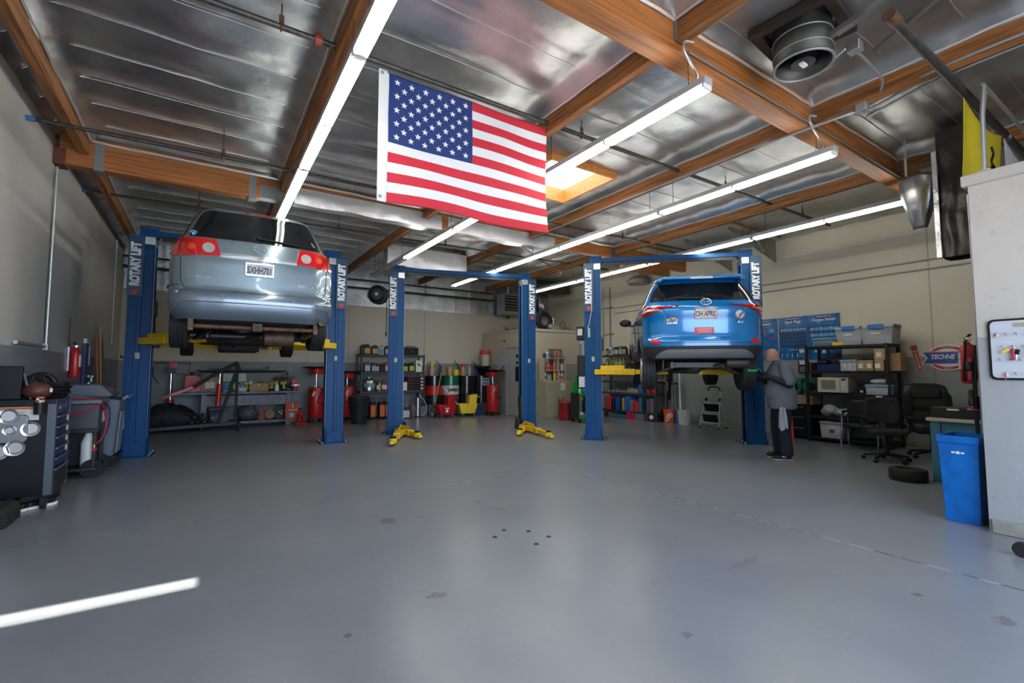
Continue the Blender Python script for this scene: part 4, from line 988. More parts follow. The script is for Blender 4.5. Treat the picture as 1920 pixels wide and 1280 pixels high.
# heap on top of the chest
random.seed(3)
hp = MB(); 
for k in range(16):
    a = k*.16; hp.torus((-.02+.02*random.uniform(-1, 1), .12+.04*random.uniform(-1, 1), .012+.012*k*.8), .11+.03*random.random(), .012, 'z', 20, 5, 1, .9)
it('hose_coil', 'heap of coiled black hose and cable on top of the tool chest', 'hose', hp, [black], (cx+.12, cy+.02, z1))
it('welding_helmet', 'black welding helmet lying on top of the tool chest against the wall', 'helmet', MB().ball((0, 0, .12), (.11, .11, .12)).b(-.05, .05, -.13, -.11, .09, .14).m(1).b(-.03, .05, -.135, -.128, .1, .13), [black, whitep], (cx-.06, cy+.0, z1), rz=.5)
it('leather_bag', 'brown and black tool bag on the tool chest beside the helmet', 'bag', MB().ball((0, 0, .085), (.12, .14, .09)).m(1).tube([(-.06, 0, .15), (-.03, 0, .24), (.03, 0, .24), (.06, 0, .15)], .012).m(2).box((.1, -.06, .09), (.02, .06, .04)), [mat('oxblood', (.10, .025, .02), .5), black, whitep], (cx+.06, cy-.25, z1), rz=.2)
it('cable_reel', 'round black cable reel on the tool chest rear end', 'reel', MB().torus((0, 0, .14), .11, .03, 'y', 24, 8).cyl((0, -.03, .14), (0, .03, .14), .09), [black], (cx-.02, cy+.24, z1))
p = wx(4, 700, -1.6)
t = thing('test_monitor', 'black open laptop style tester at the left frame edge on the chest', 'tester', (XL+.17, y0+.06, z1))
MB().b(-.15, .02, -.03, .03, .0, .34).build('screen', black, t, bevel=.008)
MB().bar((.03, -.02, .26), (.10, -.06, .0), .012, .012).build('prop', greym, t)
# ribbed black step in the front corner
t = it('ribbed_block', 'ribbed black rubber wheel block on the floor at the left frame edge', 'wheel block', MB().prism([(-.16, 0), (.13, 0), (.13, .12), (.10, .17), (-.10, .17), (-.16, .12)], -.22, .22, 'xz'), [rubber], (-1.58, 6.28, 0), bevel=.012)
for k in range(6): MB().b(.128, .137, -.20+.07*k, -.17+.07*k, .01, .12).build('rib', rubber, t)
it('shoe', 'black and white canvas shoe on the floor under the tool chest', 'shoe', MB().prism(rnd([(-.06, -.14), (.05, -.14), (.05, .1), (0, .15), (-.05, .12)], .04), 0, .03).m(1).prism(rnd([(-.05, -.13), (.04, -.13), (.04, .09), (0, .13), (-.04, .1)], .04), .03, .075), [white, black], (-1.38, 6.85, 0), rz=-.9, bevel=.008)
it('shoe', 'white soled dark shoe under the tool chest, nearer the left edge', 'shoe', MB().prism(rnd([(-.06, -.14), (.05, -.14), (.05, .1), (0, .15), (-.05, .12)], .04), 0, .03).m(1).prism(rnd([(-.05, -.13), (.04, -.13), (.04, .09), (0, .13), (-.04, .1)], .04), .03, .075), [white, black], (-1.58, 6.78, 0), rz=1.2, bevel=.008)

# ---- air conditioning service cart with red hoses
X0, Y0 = -1.42, 8.62
t = thing('service_cart', 'black service cart with red and blue hoses behind the tool chest', 'cart', (X0, Y0, 0))
MB().b(-.28, .26, -.34, .30, .62, .98).build('control_case', mat('case_slate', (.05, .055, .065), .4), t, bevel=.02)
MB().b(-.28, .28, -.36, .32, .98, 1.03).build('top_tray', mat('tray_grey', (.16, .17, .19), .4), t, bevel=.01)
MB().b(-.27, .27, -.36, -.33, .60, .66).b(-.24, -.18, -.3, .26, .1, .62).b(.2, .24, .2, .26, .1, .62).b(.2, .24, -.3, -.26, .1, .62).b(-.26, .26, -.32, .28, .1, .14).b(-.2, .2, .0, .25, .14, .6).build('frame', blackm, t, bevel=.006)
for s in (-1, 1): MB().cyl((.20, s*.25-.03, .12), (.20, s*.25+.03, .12), .12, n=24).build('wheel', rubber, t, rot=(0, 0, 0))
MB().lathe([(.07, .14), (.075, .18), (.075, .46), (.04, .55), (.03, .6)], (.14, -.18, 0), n=16).build('gas_cylinder', white, t)
def arc_hose(pts, n=24):
    out = []; P = [V(p) for p in pts]
    for i in range(len(P)-1):
        p0, p1, p2, p3 = P[max(i-1, 0)], P[i], P[i+1], P[min(i+2, len(P)-1)]
        for k in range(6):
            u = k/6; out.append(.5*((2*p1)+(p2-p0)*u+(2*p0-5*p1+4*p2-p3)*u*u+(3*p1-p0-3*p2+p3)*u**3))
    out.append(P[-1]); return out
hr = mat('hose_red', (.5, .01, .03), .4)
MB().tube(arc_hose([(-.2, -.38, 1.02), (.05, -.37, 1.05), (.25, -.30, 1.0), (.31, -.2, .8), (.30, -.2, .55), (.22, -.3, .42)]), .010).build('red_hose', hr, t)
MB().tube(arc_hose([(-.25, -.38, .82), (.0, -.40, .84), (.18, -.38, .90), (.27, -.34, 1.0), (.24, -.30, 1.04)]), .010).build('red_hose', hr, t)
MB().tube(arc_hose([(.10, -.3, 1.04), (.30, -.1, .96), (.33, -.05, .7), (.27, -.15, .42)]), .009).build('blue_hose', mat('hose_blue', (.02, .03, .12), .4), t)
MB().cyl((.22, -.30, .36), (.22, -.30, .44), .018).m(1).cyl((.23, -.34, .38), (.23, -.28, .38), .022).build('hose_coupler', [MATS['brass'], red], t)
for k in range(2): MB().b(.262, .266, -.1+.16*k, .0+.16*k, .72, .86).build('paper_note', whitep, t)
# ---- grey recovery machine
X0, Y0 = -1.38, 9.45
gm = mat('machine_grey', (.13, .15, .18), .4); gl = mat('machine_light', (.26, .29, .33), .4)
t = thing('service_machine', 'grey wheeled service machine with sloping console left of the van lift', 'service machine', (X0, Y0, 0))
MB().prism([(-.3, .16), (.28, .16), (.32, .80), (.34, .98), (-.3, 1.10)], -.34, .34, 'xz').build('cabinet', gm, t, bevel=.02)
MB().prism([(.285, .18), (.30, .18), (.335, .80), (.32, .80)], -.18, .22, 'xz').build('front_panel', gl, t, bevel=.005)
MB().prism([(-.34, 1.06), (.20, 1.02), (.25, 1.06), (.1, 1.22), (-.34, 1.22)], -.33, .33, 'xz').build('console', gm, t, bevel=.02)
MB().tube([(.36, -.3, .99), (.40, -.28, 1.03), (.40, .28, 1.03), (.36, .3, .99)], .02).build('push_handle', gl, t)
for k in range(3): MB().box((.18, -.15+.15*k, 1.13), (.02, .05, .05), (0, R(-35), 0)).build('gauge_knob', redp, t)
MB().b(-.30, .32, -.32, .32, .12, .16).build('base', black, t)
for sx_, sy_ in ((.25, -.27), (.25, .27), (-.22, -.27), (-.22, .27)): MB().cyl((sx_, sy_-.025, .065), (sx_, sy_+.025, .065), .065, n=18).build('caster', rubber, t)
MB().b(.315, .322, .23, .31, .5, .72).build('paper_label', whitep, t)
it('yellow_case', 'small yellow equipment on the floor behind the grey service machine', 'equipment', MB().b(-.14, .14, -.1, .1, .0, .40).m(1).cyl((-.16, 0, .1), (.16, 0, .1), .1), [yellow, black], (-1.25, 11.35, 0), bevel=.01)
# ---- high jack stand post
t = thing('underhoist_stand', 'tall black and red underhoist stand against the back left corner', 'stand', (-1.35, 12.35, 0))
for k in range(3):
    a = k*2*pi/3+.4; MB().bar((0, 0, .35), (.24*cos(a), .24*sin(a), .0), .04, .04).build('leg', red, t)
MB().cyl((0, 0, .2), (0, 0, 1.25), .035).build('outer_tube', red, t)
MB().cyl((0, 0, 1.2), (0, 0, 1.68), .026).torus((0, 0, 1.27), .05, .012, 'z').torus((0, 0, 1.6), .055, .01, 'z').build('screw_post', blackm, t)
MB().b(-.09, .09, -.03, .03, 1.68, 1.71).cyl((-.09, 0, 1.69), (-.09, 0, 1.74), .018).cyl((.09, 0, 1.69), (.09, 0, 1.74), .018).build('saddle', blackm, t)
# ---- things on the left wall
def extinguisher(loc, rz, label, s=1., br=.09):
    t = thing('fire_extinguisher', label, 'fire extinguisher', loc, rz)
    MB().lathe([(.001, 0), (.062*s, .005), (.067*s, .02), (.067*s, .36*s), (.055*s, .41*s), (.025*s, .44*s), (.02*s, .46*s)], n=22).build('cylinder', red, t)
    MB().b(-.045*s, .045*s, -.0695*s, -.03*s, .16*s, .34*s).build('label', mat('ext_label', (.6, .6, .58), .5, var=(40, .4)), t, bevel=.002)
    MB().cyl((0, 0, .45*s), (0, 0, .50*s), .022*s).bar((-.02, 0, .50*s), (-.14*s, 0, .54*s), .03*s, .012*s).bar((-.01, 0, .49*s), (-.11*s, 0, .475*s), .025*s, .01*s).cyl((0, -.035*s, .475*s), (0, -.02*s, .475*s), .02*s).build('valve', chrome, t)
    MB().tube([(.02, 0, .47*s), (.08*s, 0, .44*s), (.095*s, 0, .3*s), (.085*s, -.02, .1*s)], .011*s).cyl((.085*s, -.02, .1*s), (.083*s, -.02, .03*s), .014*s, .02*s).build('hose', black, t)
    MB().b(-.02, .02, .066*s, br, .1*s, .46*s).build('wall_bracket', steel, t)
    return t
p = wx(140, 705, XL+.1); e_ = extinguisher((XL+.095, p.y, p.z-.02), R(90), 'red fire extinguisher on the left wall beside the blue parts board')
p = wx(133, 630, XL+.03)
it('wall_strap', 'thin brown strap hanging on the left wall above the extinguisher', 'strap', MB().b(-.006, .006, -.02, .02, -.62, .28), [mat('strap_brown', (.12, .05, .04), .6)], (XL+.012, p.y, p.z))
p = wx(160, 690, XL+.03)
t = thing('parts_board', 'tall dark blue board with clips hanging on the left wall', 'board', (XL+.03, p.y, p.z))
MB().b(-.02, .02, -.16, .16, -.45, .42).build('panel', mat('board_blue', (.01, .04, .16), .4), t)
MB().b(-.02, .026, -.15, .1, .42, .50).b(.02, .026, .1, .16, .05, .4).build('price_strip', whitep, t)
cl_ = MB()
random.seed(5)
for k in range(14): cl_.ball((.06+random.uniform(-.02, .02), random.uniform(-.14, .14), random.uniform(-.42, -.12)), (.03, .025, .03), 8, 5)
cl_.build('metal_fittings', steel, t)
p = wx(175, 680, XL+.03)
t = thing('wire_rack', 'chrome wire rack on the left wall right of the blue board', 'rack', (XL+.05, p.y+.2, p.z-.25))
w_ = MB()
for k in range(5): w_.tube([(0, -.2, .14*k), (0, .2, .14*k)], .005, 5)
for k in range(3): w_.tube([(0, -.2+.2*k, 0), (0, -.2+.2*k, .62)], .005, 5)
for k in range(7): w_.torus((.02+.02*(k % 2), -.1+.04*k, .68+.03*(k % 3)), .09, .003, 'x', 16, 4)
w_.build('wire_grid', steel, t)
for k, (px, n_, c_, top) in enumerate(((181, 'orange handled', (.45, .12, .04), 628), (188, 'pale wooden', (.5, .33, .13), 612), (192, 'dark wooden', (.2, .1, .04), 640))):
    p = wx(px, top, XL+.12); a = 1.0
    t = thing('broom', f'{n_} broom leaning on the left wall by the rear corner', 'broom', (XL+.22, p.y, 0), group='brooms by the left wall')
    MB().tube([(0, 0, .25), (-.10, 0, p.z)], .016, 8).build('handle', mat(f'broom_{k}', c_, .5), t)
    MB().b(-.05, .05, -.16, .16, .0, .2).b(-.03, .03, -.12, .12, .2, .27).build('bristle_head', mat('bristles', (.12, .08, .05), .9), t)
# conduits on left wall
t = it('wall_conduit', 'grey conduit rising on the left wall in front of the wooden girder', 'conduit', MB().tube([(0, 0, 0), (0, 0, 2.36)], .016, 8).tube([(0, 0, .0), (0, -1.15, .0)], .022, 8).b(-.02, .03, -.05, .05, -.04, .04), [conduit], (XL+.03, wx(79, 657, XL).y, 1.72))
it('wall_conduit', 'thin pale conduit on the left wall near the rear corner', 'conduit', MB().tube([(0, 0, 0), (0, 0, 2.3)], .012, 8), [white], (XL+.02, 13.3, 2.0))
it('wall_camera', 'small black camera bracket high in the back left corner', 'camera', MB().b(-.02, .02, -.02, .0, -.12, .12).ball((.02, -.07, .08), .045).cyl((.02, -.07, .08), (.06, -.12, .05), .025), [black], (-1.35, YB-.06, 3.35))

# ================================================================ BACK LEFT: BENCH, HOIST, OIL DRAINERS
bgrey = mat('bench_grey', (.15, .155, .17), .5, .2, var=(8, .35))
t = thing('work_bench', 'grey steel work bench against the back wall covered in parts', 'workbench', (.82, 14.12, 0))
MB().b(-1.40, 1.38, -.33, .40, .84, .90).build('bench_top', bgrey, t, bevel=.008)
for x in (-.82, 1.08):
    for y in (-.24, .32): MB().b(x-.06, x+.06, y-.03, y+.03, 0, .84).build('leg', bgrey, t, bevel=.005)
MB().b(-.76, 1.02, -.26, -.23, .55, .80).build('apron', bgrey, t)
MB().b(-.9, 1.2, -.30, .38, .10, .15).build('lower_shelf', bgrey, t, bevel=.005)
def bt(px, z=.90, y=13.98): d = _ray(px, 720); return V((d.x/d.y*y, y, z))
# on the bench
it('fuel_can', 'red plastic fuel can standing at the left end of the bench', 'fuel can', MB().prism(rnd([(-.17, 0), (.17, 0), (.17, .34), (.06, .42), (-.15, .42), (-.17, .3)], .04), -.1, .1, 'xz').m(1).cyl((-.02, 0, .42), (-.02, 0, .50), .04).bar((.06, 0, .42), (.2, 0, .44), .02, .02), [redp, black], bt(362), bevel=.02)
carton('brown carton with pale label behind the hoist arm on the bench', bt(396, y=14.2), .42, .3, .36, lab=1)
for k, px in enumerate((428, 451)): 
    t = carton(f'white and blue parts box on the bench, {"left" if k == 0 else "right"} one of the pair', bt(px, y=14.15), .24, .25, .46, m_=mat('box_white', (.5, .5, .46), .7), group='white and blue boxes on the bench', name='parts_box')
    MB().b(-.121, .121, -.128, -.125, .04, .26).build('blue_band', mat('band_blue', (.01, .22, .38), .6), t)
    MB().torus((.0, -.13, .15), .05, .008, 'y', 16, 5).build('printed_ring', white, t)
t = it('suspension_strut', 'long black suspension bar resting on top of the boxes on the bench', 'car part', MB().tube([(-.95, 0, 0), (.9, 0, .0)], .03, 8).tube([(.9, 0, .0), (1.0, 0, .03), (1.05, 0, -.03), (1.02, 0, -.12)], .018, 6).torus((-.98, 0, 0), .04, .018, 'y', 14, 6).b(-.8, .6, -.02, .02, .04, .08).b(.5, .6, -.03, .03, .05, .14), [blackm], (.85, 14.2, 1.41))
it('timing_light', 'small white and black lamp on the bench beside the boxes', 'lamp', MB().ball((0, 0, .22), .045).m(1).tube([(0, 0, .2), (.03, 0, .1), (0, 0, 0)], .012).cyl((0, 0, 0), (0, 0, .02), .06), [white, black], bt(470))
t = carton('brown carton in the middle of the bench', bt(485), .44, .28, .20)
it('roll_of_tape', 'brown tape roll on top of the middle carton', 'tape', MB().torus((0, 0, .03), .045, .022, 'z', 18, 8), [mat('tape_brown', (.3, .14, .1), .5)], bt(490, 1.102))
yg = mat('ryobi_lime', (.38, .46, .03), .5)
def tool(label, loc, rz=0, g='lime power tools on the bench'):
    t = thing('power_tool', label, 'power tool', loc, rz, g)
    MB().cyl((-.11, 0, .2), (.06, 0, .2), .038, n=12).prism([(-.03, .0), (.04, .0), (.0, .19), (-.06, .19)], -.022, .022, 'xz').build('body', yg, t, bevel=.006)
    MB().cyl((.06, 0, .2), (.12, 0, .2), .02, .012).build('chuck', black, t); MB().b(-.07, .07, -.04, .04, 0, .05).build('battery', black, t)
tool('lime green cordless drill near the middle of the bench', bt(441)); tool('lime green driver beside the white block on the bench', bt(464), .6)
tool('lime green drill right of the middle carton', bt(509), 2.6); tool('lime green drill below the heap of black hose', bt(533), .3)
it('power_tool', 'grey and white bench grinder between the lime tools', 'power tool', MB().b(-.09, .09, -.06, .06, 0, .1).cyl((-.1, 0, .06), (.1, 0, .06), .06, n=14), [mat('lightgrey', (.4, .4, .4), .5)], bt(455, y=13.9), bevel=.01)
random.seed(11); hp = MB()
for k in range(8): hp.tube(arc_hose([(random.uniform(-.25, .25), random.uniform(-.08, .08), .05+random.random()*.3) for _ in range(4)]), .022, 6)
hp.bar((-.15, 0, .2), (.05, 0, .52), .06, .05).bar((.0, 0, .2), (.25, 0, .38), .05, .04)
it('hose_pile', 'tangle of dark hoses and brackets on the right part of the bench', 'hoses', hp, [mat('dark_parts', (.05, .05, .045), .5, var=(8, .5))], bt(532, y=14.15))
it('spray_bottle', 'white trigger spray bottle on the bench before the hose tangle', 'bottle', MB().lathe([(.05, 0), (.055, .12), (.02, .2)], n=14).m(1).b(-.05, .03, -.015, .015, .2, .26), [white, redp], bt(519, y=13.88))
t = thing('bench_vice', 'dark red bench vice at the right end of the bench', 'vice', bt(552, y=13.95))
MB().cyl((0, 0, 0), (0, 0, .08), .09, .07).b(-.06, .06, -.08, .1, .08, .2).b(-.09, .09, -.1, -.05, .18, .3).b(-.09, .09, .02, .07, .18, .3).build('body', mat('vice_red', (.28, .02, .02), .4, .3), t, bevel=.008)
MB().cyl((0, -.25, .15), (0, -.1, .15), .014).cyl((-.1, -.24, .15), (.1, -.24, .15), .008).build('screw_handle', chrome, t)
for k, (px, n_) in enumerate(((342, 'long dark wrench'), (380, 'black pry bar'), (405, 'grey steel tube'))):
    p = bt(px, y=13.86); it('hand_tool', f'{n_} lying along the bench front edge', 'tool', MB().tube([(-.2, 0, .015), (.2, .02*k, .015)], .012, 6).b(.18, .24, -.02, .03, 0, .03), [greym], p, group='hand tools on the bench front')
# below the bench
tub('dark grey plastic tote of scrap under the bench left', (.32, 13.98, .15), .42, .38, .34, mat('tote_dark', (.05, .06, .08), .4), rz=.1, contents=whitep)
it('scrap_bag', 'grey bag of parts under the bench behind the hoist', 'bag', MB().ball((0, 0, .19), (.24, .2, .19)).ball((.08, 0, .32), (.1, .1, .1)), [mat('bag_grey', (.10, .10, .11), .6, var=(9, .6))], (.95, 14.0, .15))
it('jack_stand', 'faded red jack stand under the bench', 'jack stand', MB().lathe([(.12, 0), (.04, .26), (.03, .34)], n=4), [mat('faded_red', (.3, .05, .05), .6)], (1.28, 13.9, .15), rz=.6)
it('belt_pulley', 'tan round pulley leaning under the bench', 'pulley', MB().torus((0, 0, .14), .09, .045, 'y', 22, 8).cyl((0, -.03, .14), (0, .03, .14), .06), [mat('pulley_tan', (.25, .18, .09), .6)], (1.46, 13.92, .15), rz=.3)
it('brake_disc', 'dark brake disc with bolts under the bench', 'brake disc', MB().cyl((0, -.015, .17), (0, .015, .17), .17, n=28).cyl((0, -.05, .17), (0, .0, .17), .08).m(1).cyl((.03, -.055, .21), (.03, -.05, .21), .02).cyl((-.03, -.055, .19), (-.03, -.05, .19), .02).cyl((.02, -.055, .14), (.02, -.05, .14), .02), [blackm, chrome], (1.72, 13.98, .152), rz=.1)
t = carton('red and orange product box tilted under the bench right end', (2.0-.02, 13.9, .155), .36, .3, .42, rz=.08, m_=mat('box_red', (.42, .06, .02), .6), name='product_box')
MB().b(-.08, .03, -.153, -.150, .05, .16).b(-.1, .14, -.153, -.15, .22, .25).build('printed_label', mat('lab_teal', (.3, .5, .5), .6), t)
# engine hoist
hb = mat('hoist_black', (.012, .012, .015), .6)
t = thing('engine_hoist', 'black folding engine hoist with red ram standing before the bench', 'engine hoist', (0, 13.35, 0))
MB().bar((-1.12, 0, .10), (.72, 0, .16), .07, .08).build('floor_beam', mat('hoist_beam', (.035, .042, .06), .6), t, bevel=.006)
MB().bar((.72, -.3, .15), (.72, .3, .15), .07, .08).build('cross_beam', hb, t, bevel=.006)
MB().bar((.66, 0, .16), (.66, 0, 1.5), .06, .06).build('mast', hb, t, bevel=.006)
MB().bar((.30, 0, .16), (.62, 0, 1.35), .09, .07).build('brace', hb, t, bevel=.006)
MB().bar((.66, 0, 1.62), (.25, 0, 1.38), .10, .09).bar((.70, 0, 1.42), (.62, 0, 1.64), .09, .1).bar((.28, 0, 1.40), (-.22, 0, 1.04), .09, .08).build('boom', hb, t, bevel=.006)
MB().bar((-.20, 0, 1.05), (-.80, 0, .80), .075, .07).build('boom_extension', red, t, bevel=.006)
MB().cyl((.28, 0, .58), (.30, 0, 1.12), .055, n=16).build('hydraulic_ram', red, t)
MB().cyl((.30, 0, 1.1), (.31, 0, 1.36), .022).build('ram_rod', chrome, t)
for x, y in ((.72, -.3), (.72, .3), (-.0, 0), (-1.08, 0)): MB().cyl((x-.02, y, .055), (x+.02, y, .055), .055, n=16).b(x-.03, x+.03, y-.03, y+.03, .09, .13).build('caster', rubber, t)
# transmission jack
t = thing('transmission_jack', 'transmission jack with chromed post and red saddle, left of the bench', 'transmission jack', (-.70, 14.36, 0))
MB().cyl((0, 0, .1), (0, 0, .72), .10, .085, n=16).b(-.3, .3, -.05, .05, .06, .12).b(-.05, .05, -.2, .2, .06, .12).build('base', red, t, bevel=.01)
MB().cyl((0, 0, .7), (0, 0, 1.42), .035, n=14).build('chrome_post', chrome, t)
MB().b(-.09, .09, -.09, .09, 1.36, 1.5).b(-.4, .4, -.02, .02, 1.6, 1.64).tube([(-.36, 0, 1.62), (-.36, 0, 1.3), (-.25, 0, 1.12)], .012).tube([(.38, 0, 1.62), (.36, 0, 1.32), (.12, 0, 1.36)], .01).build('saddle_frame', blackm, t, bevel=.004)
MB().b(-.05, .12, -.07, .07, 1.48, 1.64).box((-.36, 0, 1.58), (.05, .05, .14)).build('red_saddle', red, t, bevel=.008)
for s in (-1, 1): MB().cyl((s*.28, 0, 0.04), (s*.28, .03, .04), .04, n=14).build('caster', rubber, t)
# covered heap on the floor
random.seed(21)
hp = MB()
def hf(u, v):
    x = -1+2*u; y = -1+2*v; r_ = max(0, 1-(x*x)**1.3)*max(0, 1-(y*y)**1.6)
    return (x*.56, y*.30, .05+.56*r_**.45 + .07*noise.noise(V((x*4, y*4, 2)))*r_ - .12*x*r_)
hp.grid(hf, 40, 20)
it('covered_engine', 'black covered engine heap low on the floor left of the bench', 'engine', hp, [mat('tarp_black', (.012, .012, .013), .6, bump=(9, .6, .05))], (-.62, 13.95, 0), solid=.02)
random.seed(8); hp = MB()
for k in range(22): hp.ball((random.uniform(-.3, .3), random.uniform(-.15, .15), random.uniform(.05, .42)), (random.uniform(.03, .07),)*3, 8, 5)
it('gearbox', 'rusty dark gearbox parts at the right side of the covered heap', 'gearbox', hp, [mat('gear_dark', (.05, .042, .036), .5, .4, var=(14, .6))], (.06, 13.56, 0))
# little red jack stands on the floor
for k, (x, y, n_) in enumerate(((2.16, 13.60, 'bright red jack stand on the floor right of the bench'), (1.93, 13.98-.0, ''))):
    if not n_: continue
    t = thing('jack_stand', n_, 'jack stand', (x, y, 0), .2)
    for a in range(4): MB().bar((.14*cos(a*pi/2+pi/4), .14*sin(a*pi/2+pi/4), .0), (.04*cos(a*pi/2+pi/4), .04*sin(a*pi/2+pi/4), .3), .045, .02).build('leg', red, t)
    MB().cyl((0, 0, .2), (0, 0, .40), .035).b(-.07, .07, -.07, .07, .27, .3).b(-.14, .14, -.10, -.08, .02, .06).build('collar', red, t, bevel=.004)
    MB().b(-.05, .05, -.02, .02, .40, .44).cyl((0, 0, .3), (0, 0, .4), .02).build('saddle', blackm, t)
# oil drain tanks
def drainer(label, loc, rz=0, gy=.9, top=1.45, cnt=1, round_=False):
    t = thing('oil_drainer', label, 'oil drainer', loc, rz)
    MB().lathe([(.05, .10), (.17, .12), (.20, .18), (.20, gy-.1), (.17, gy-.02), (.06, gy)], n=26).build('tank', red, t)
    MB().cyl((0, 0, gy-.02), (0, 0, top-.06), .022).build('post', chrome, t)
    MB().cyl((0, 0, top-.18), (0, 0, top-.02), .17, .19, n=24).build('drain_bowl', red, t) 
    if not round_: MB().add([(-.34, -.3, top+.02), (.34, -.3, top+.02), (.34, .3, top+.02), (-.34, .3, top+.02), (-.1, -.1, top-.05), (.1, -.1, top-.05), (.1, .1, top-.05), (-.1, .1, top-.05)], [(0, 1, 5, 4), (1, 2, 6, 5), (2, 3, 7, 6), (3, 0, 4, 7), (4, 5, 6, 7)]).build('catch_pan', black, t, solid=.01)
    else: MB().lathe([(.1, top-.05), (.38, top+.03), (.40, top+.05), (.37, top+.04), (.1, top-.03)], n=26).build('catch_pan', black, t)
    MB().tube(arc_hose([(.05, -.05, gy), (.12, -.2, gy-.1), (-.02, -.22, gy-.4), (.18, -.2, gy-.45)]), .012).build('hose', black, t)
    MB().cyl((-.08, -.12, gy), (-.08, -.12, gy+.05), .025).box((-.12, -.2, gy-.18), (.06, .02, .14), (0, .4, 0)).build('valve', mat('pale_grip', (.45, .45, .35), .5), t)
    for a in range(4):
        x, y = .2*cos(a*pi/2+pi/4), .2*sin(a*pi/2+pi/4); MB().cyl((x, y-.015, .045), (x, y+.015, .045), .045, n=14).bar((x, y, .09), (x*.4, y*.4, .14), .03, .03).build('caster', rubber, t)
drainer('red oil drain tank with flat black pan, right of the bench', (2.62, 14.05, 0), .1, .98, 1.52)
drainer('red oil drain tank partly hidden behind the van lift right post', (3.42, 13.9, 0), .3, 1.0, 1.40)
drainer('tall red oil drain tank beside the storage room door, black pan', (7.82, 13.15, 0), .2, 1.0, 1.42, round_=True)
# ================================================================ BACK MIDDLE: OIL SHELF, DRUMS, MOP BUCKETS
def bx_(px, z, y): d = _ray(px, 700); return (d.x/d.y*y, y, z)
sh = shelving('storage_shelf', 'black plastic storage shelf of oil jugs behind the middle lift left post', (4.82, 14.22, 0), 0, 2.0, .5, (.83, 1.40, 1.92), 1.93, mat('shelf_charcoal', (.045, .045, .047), .5))
G1, G2, G3 = 'oil jugs on the top board of the oil shelf', 'jugs on the middle board of the oil shelf', 'goods on the lower board of the oil shelf'
K, Y_, Wt = (.015, .015, .017), (.65, .42, .03), (.65, .65, .66)
for k, (px, w_, h_, c, cl, n_) in enumerate(((680, .17, .30, K, None, 'plain black jug'), (687, .20, .31, K, Y_, 'black jug with yellow label'), (702, .20, .29, K, (.7, .4, .04), 'black jug with orange yellow label'),
        (713, .18, .28, (.3, .42, .48), (.1, .35, .42), 'pale blue jug'), (725, .17, .28, K, (.45, .55, .75), 'black jug with white and blue label'), (756, .15, .26, K, None, 'plain black jug right of the lift post'))):
    jug(f'{n_} on the top board of the oil shelf' + (', far left' if k == 0 else ''), bx_(px, 1.92, 14.12), w_, h_, c, cl, group=G1, name='oil_jug')
it('tool_case', 'black hard case with a small red badge on top of the oil shelf', 'case', MB().b(-.22, .22, -.12, .12, 0, .24).m(1).cyl((-.0, -.125, .13), (0, -.118, .13), .022).m(0).tube([(-.15, 0, .24), (-.1, 0, .28), (.12, 0, .28), (.17, 0, .24)], .012), [black, redp], bx_(769, 1.92, 14.12), bevel=.02)
for k, (px, w_, h_, c, cl, n_) in enumerate(((688, .19, .31, (.03, .05, .12), Wt, 'dark blue jug with white label'), (700, .15, .29, (.04, .03, .06), (.55, .5, .65), 'dark jug with lilac label'), (707, .10, .26, K, (.6, .58, .65), 'small dark jug with pale label'), (714, .09, .24, K, None, 'slim black jug'), (719, .09, .24, K, None, 'second slim black jug'),
        (725, .13, .30, (.45, .01, .02), Wt, 'red jug'), (753, .12, .26, K, (.6, .5, .65), 'lilac labelled black jug right of the post'), (760, .14, .28, K, (.5, .55, .03), 'black jug with lime label'), (771, .20, .30, K, (.5, .55, .05), 'big black lime labelled jug'))):
    jug(f'{n_} on the middle board of the oil shelf', bx_(px, 1.40, 14.12), w_, h_, c, cl, group=G2)
t = carton('white carton with black arrow on the middle board of the oil shelf', bx_(783, 1.40, 14.12), .19, .2, .36, m_=whitep)
MB().box((0, -.105, .22), (.12, .004, .04), (0, .8, 0)).build('printed_arrow', black, t)
carton('small white carton at the right end of the oil shelf, upper', bx_(792, 1.61, 14.16), .14, .2, .12, m_=whitep, name='parts_box', group='cartons at the shelf end')
carton('amber carton at the right end of the oil shelf, lower', bx_(792, 1.40, 14.16), .14, .2, .2, m_=amber, name='parts_box', group='cartons at the shelf end')
it('pressure_pot', 'shiny steel pressure pot at the left of the lower shelf board', 'pot', MB().lathe([(.13, 0), (.165, .02), (.17, .3), (.15, .33), (.10, .36), (.05, .38), (.05, .42)], n=24).m(1).lathe([(.172, .12), (.172, .24)], n=24), [mat('pot_steel', (.5, .45, .36), .3, .9), pc(.2, .4, .45)], bx_(692, .83, 14.1))
for k, (px, n_, c, cl) in enumerate(((704, 'black bottle', K, None), (708, 'black bottle with pale label', K, Wt), (711, 'pale bottle with yellow base', (.55, .55, .5), (.6, .5, .05)), (719, 'red bottle', (.5, .02, .03), Wt), (723, 'red and white bottle', (.55, .04, .04), Wt), (727, 'second red bottle', (.5, .02, .03), None))):
    bottle(f'{n_} on the lower board of the oil shelf', bx_(px, .83, 14.1), .048, .33 - .02*(k % 3), c, cl, cc=(.03, .03, .03), group=G3, name='fluid_bottle')
carton('white and brown carton beside the parts drawers on the lower board', bx_(757, .83, 14.08), .16, .2, .26, m_=whitep)
t = thing('parts_cabinet', 'black parts drawer unit with red edges on the lower shelf board', 'drawer unit', bx_(778, .83, 14.12))
MB().b(-.26, .26, -.16, .16, 0, .42).build('case', mat('drawer_red', (.22, .03, .02), .5), t, bevel=.004)
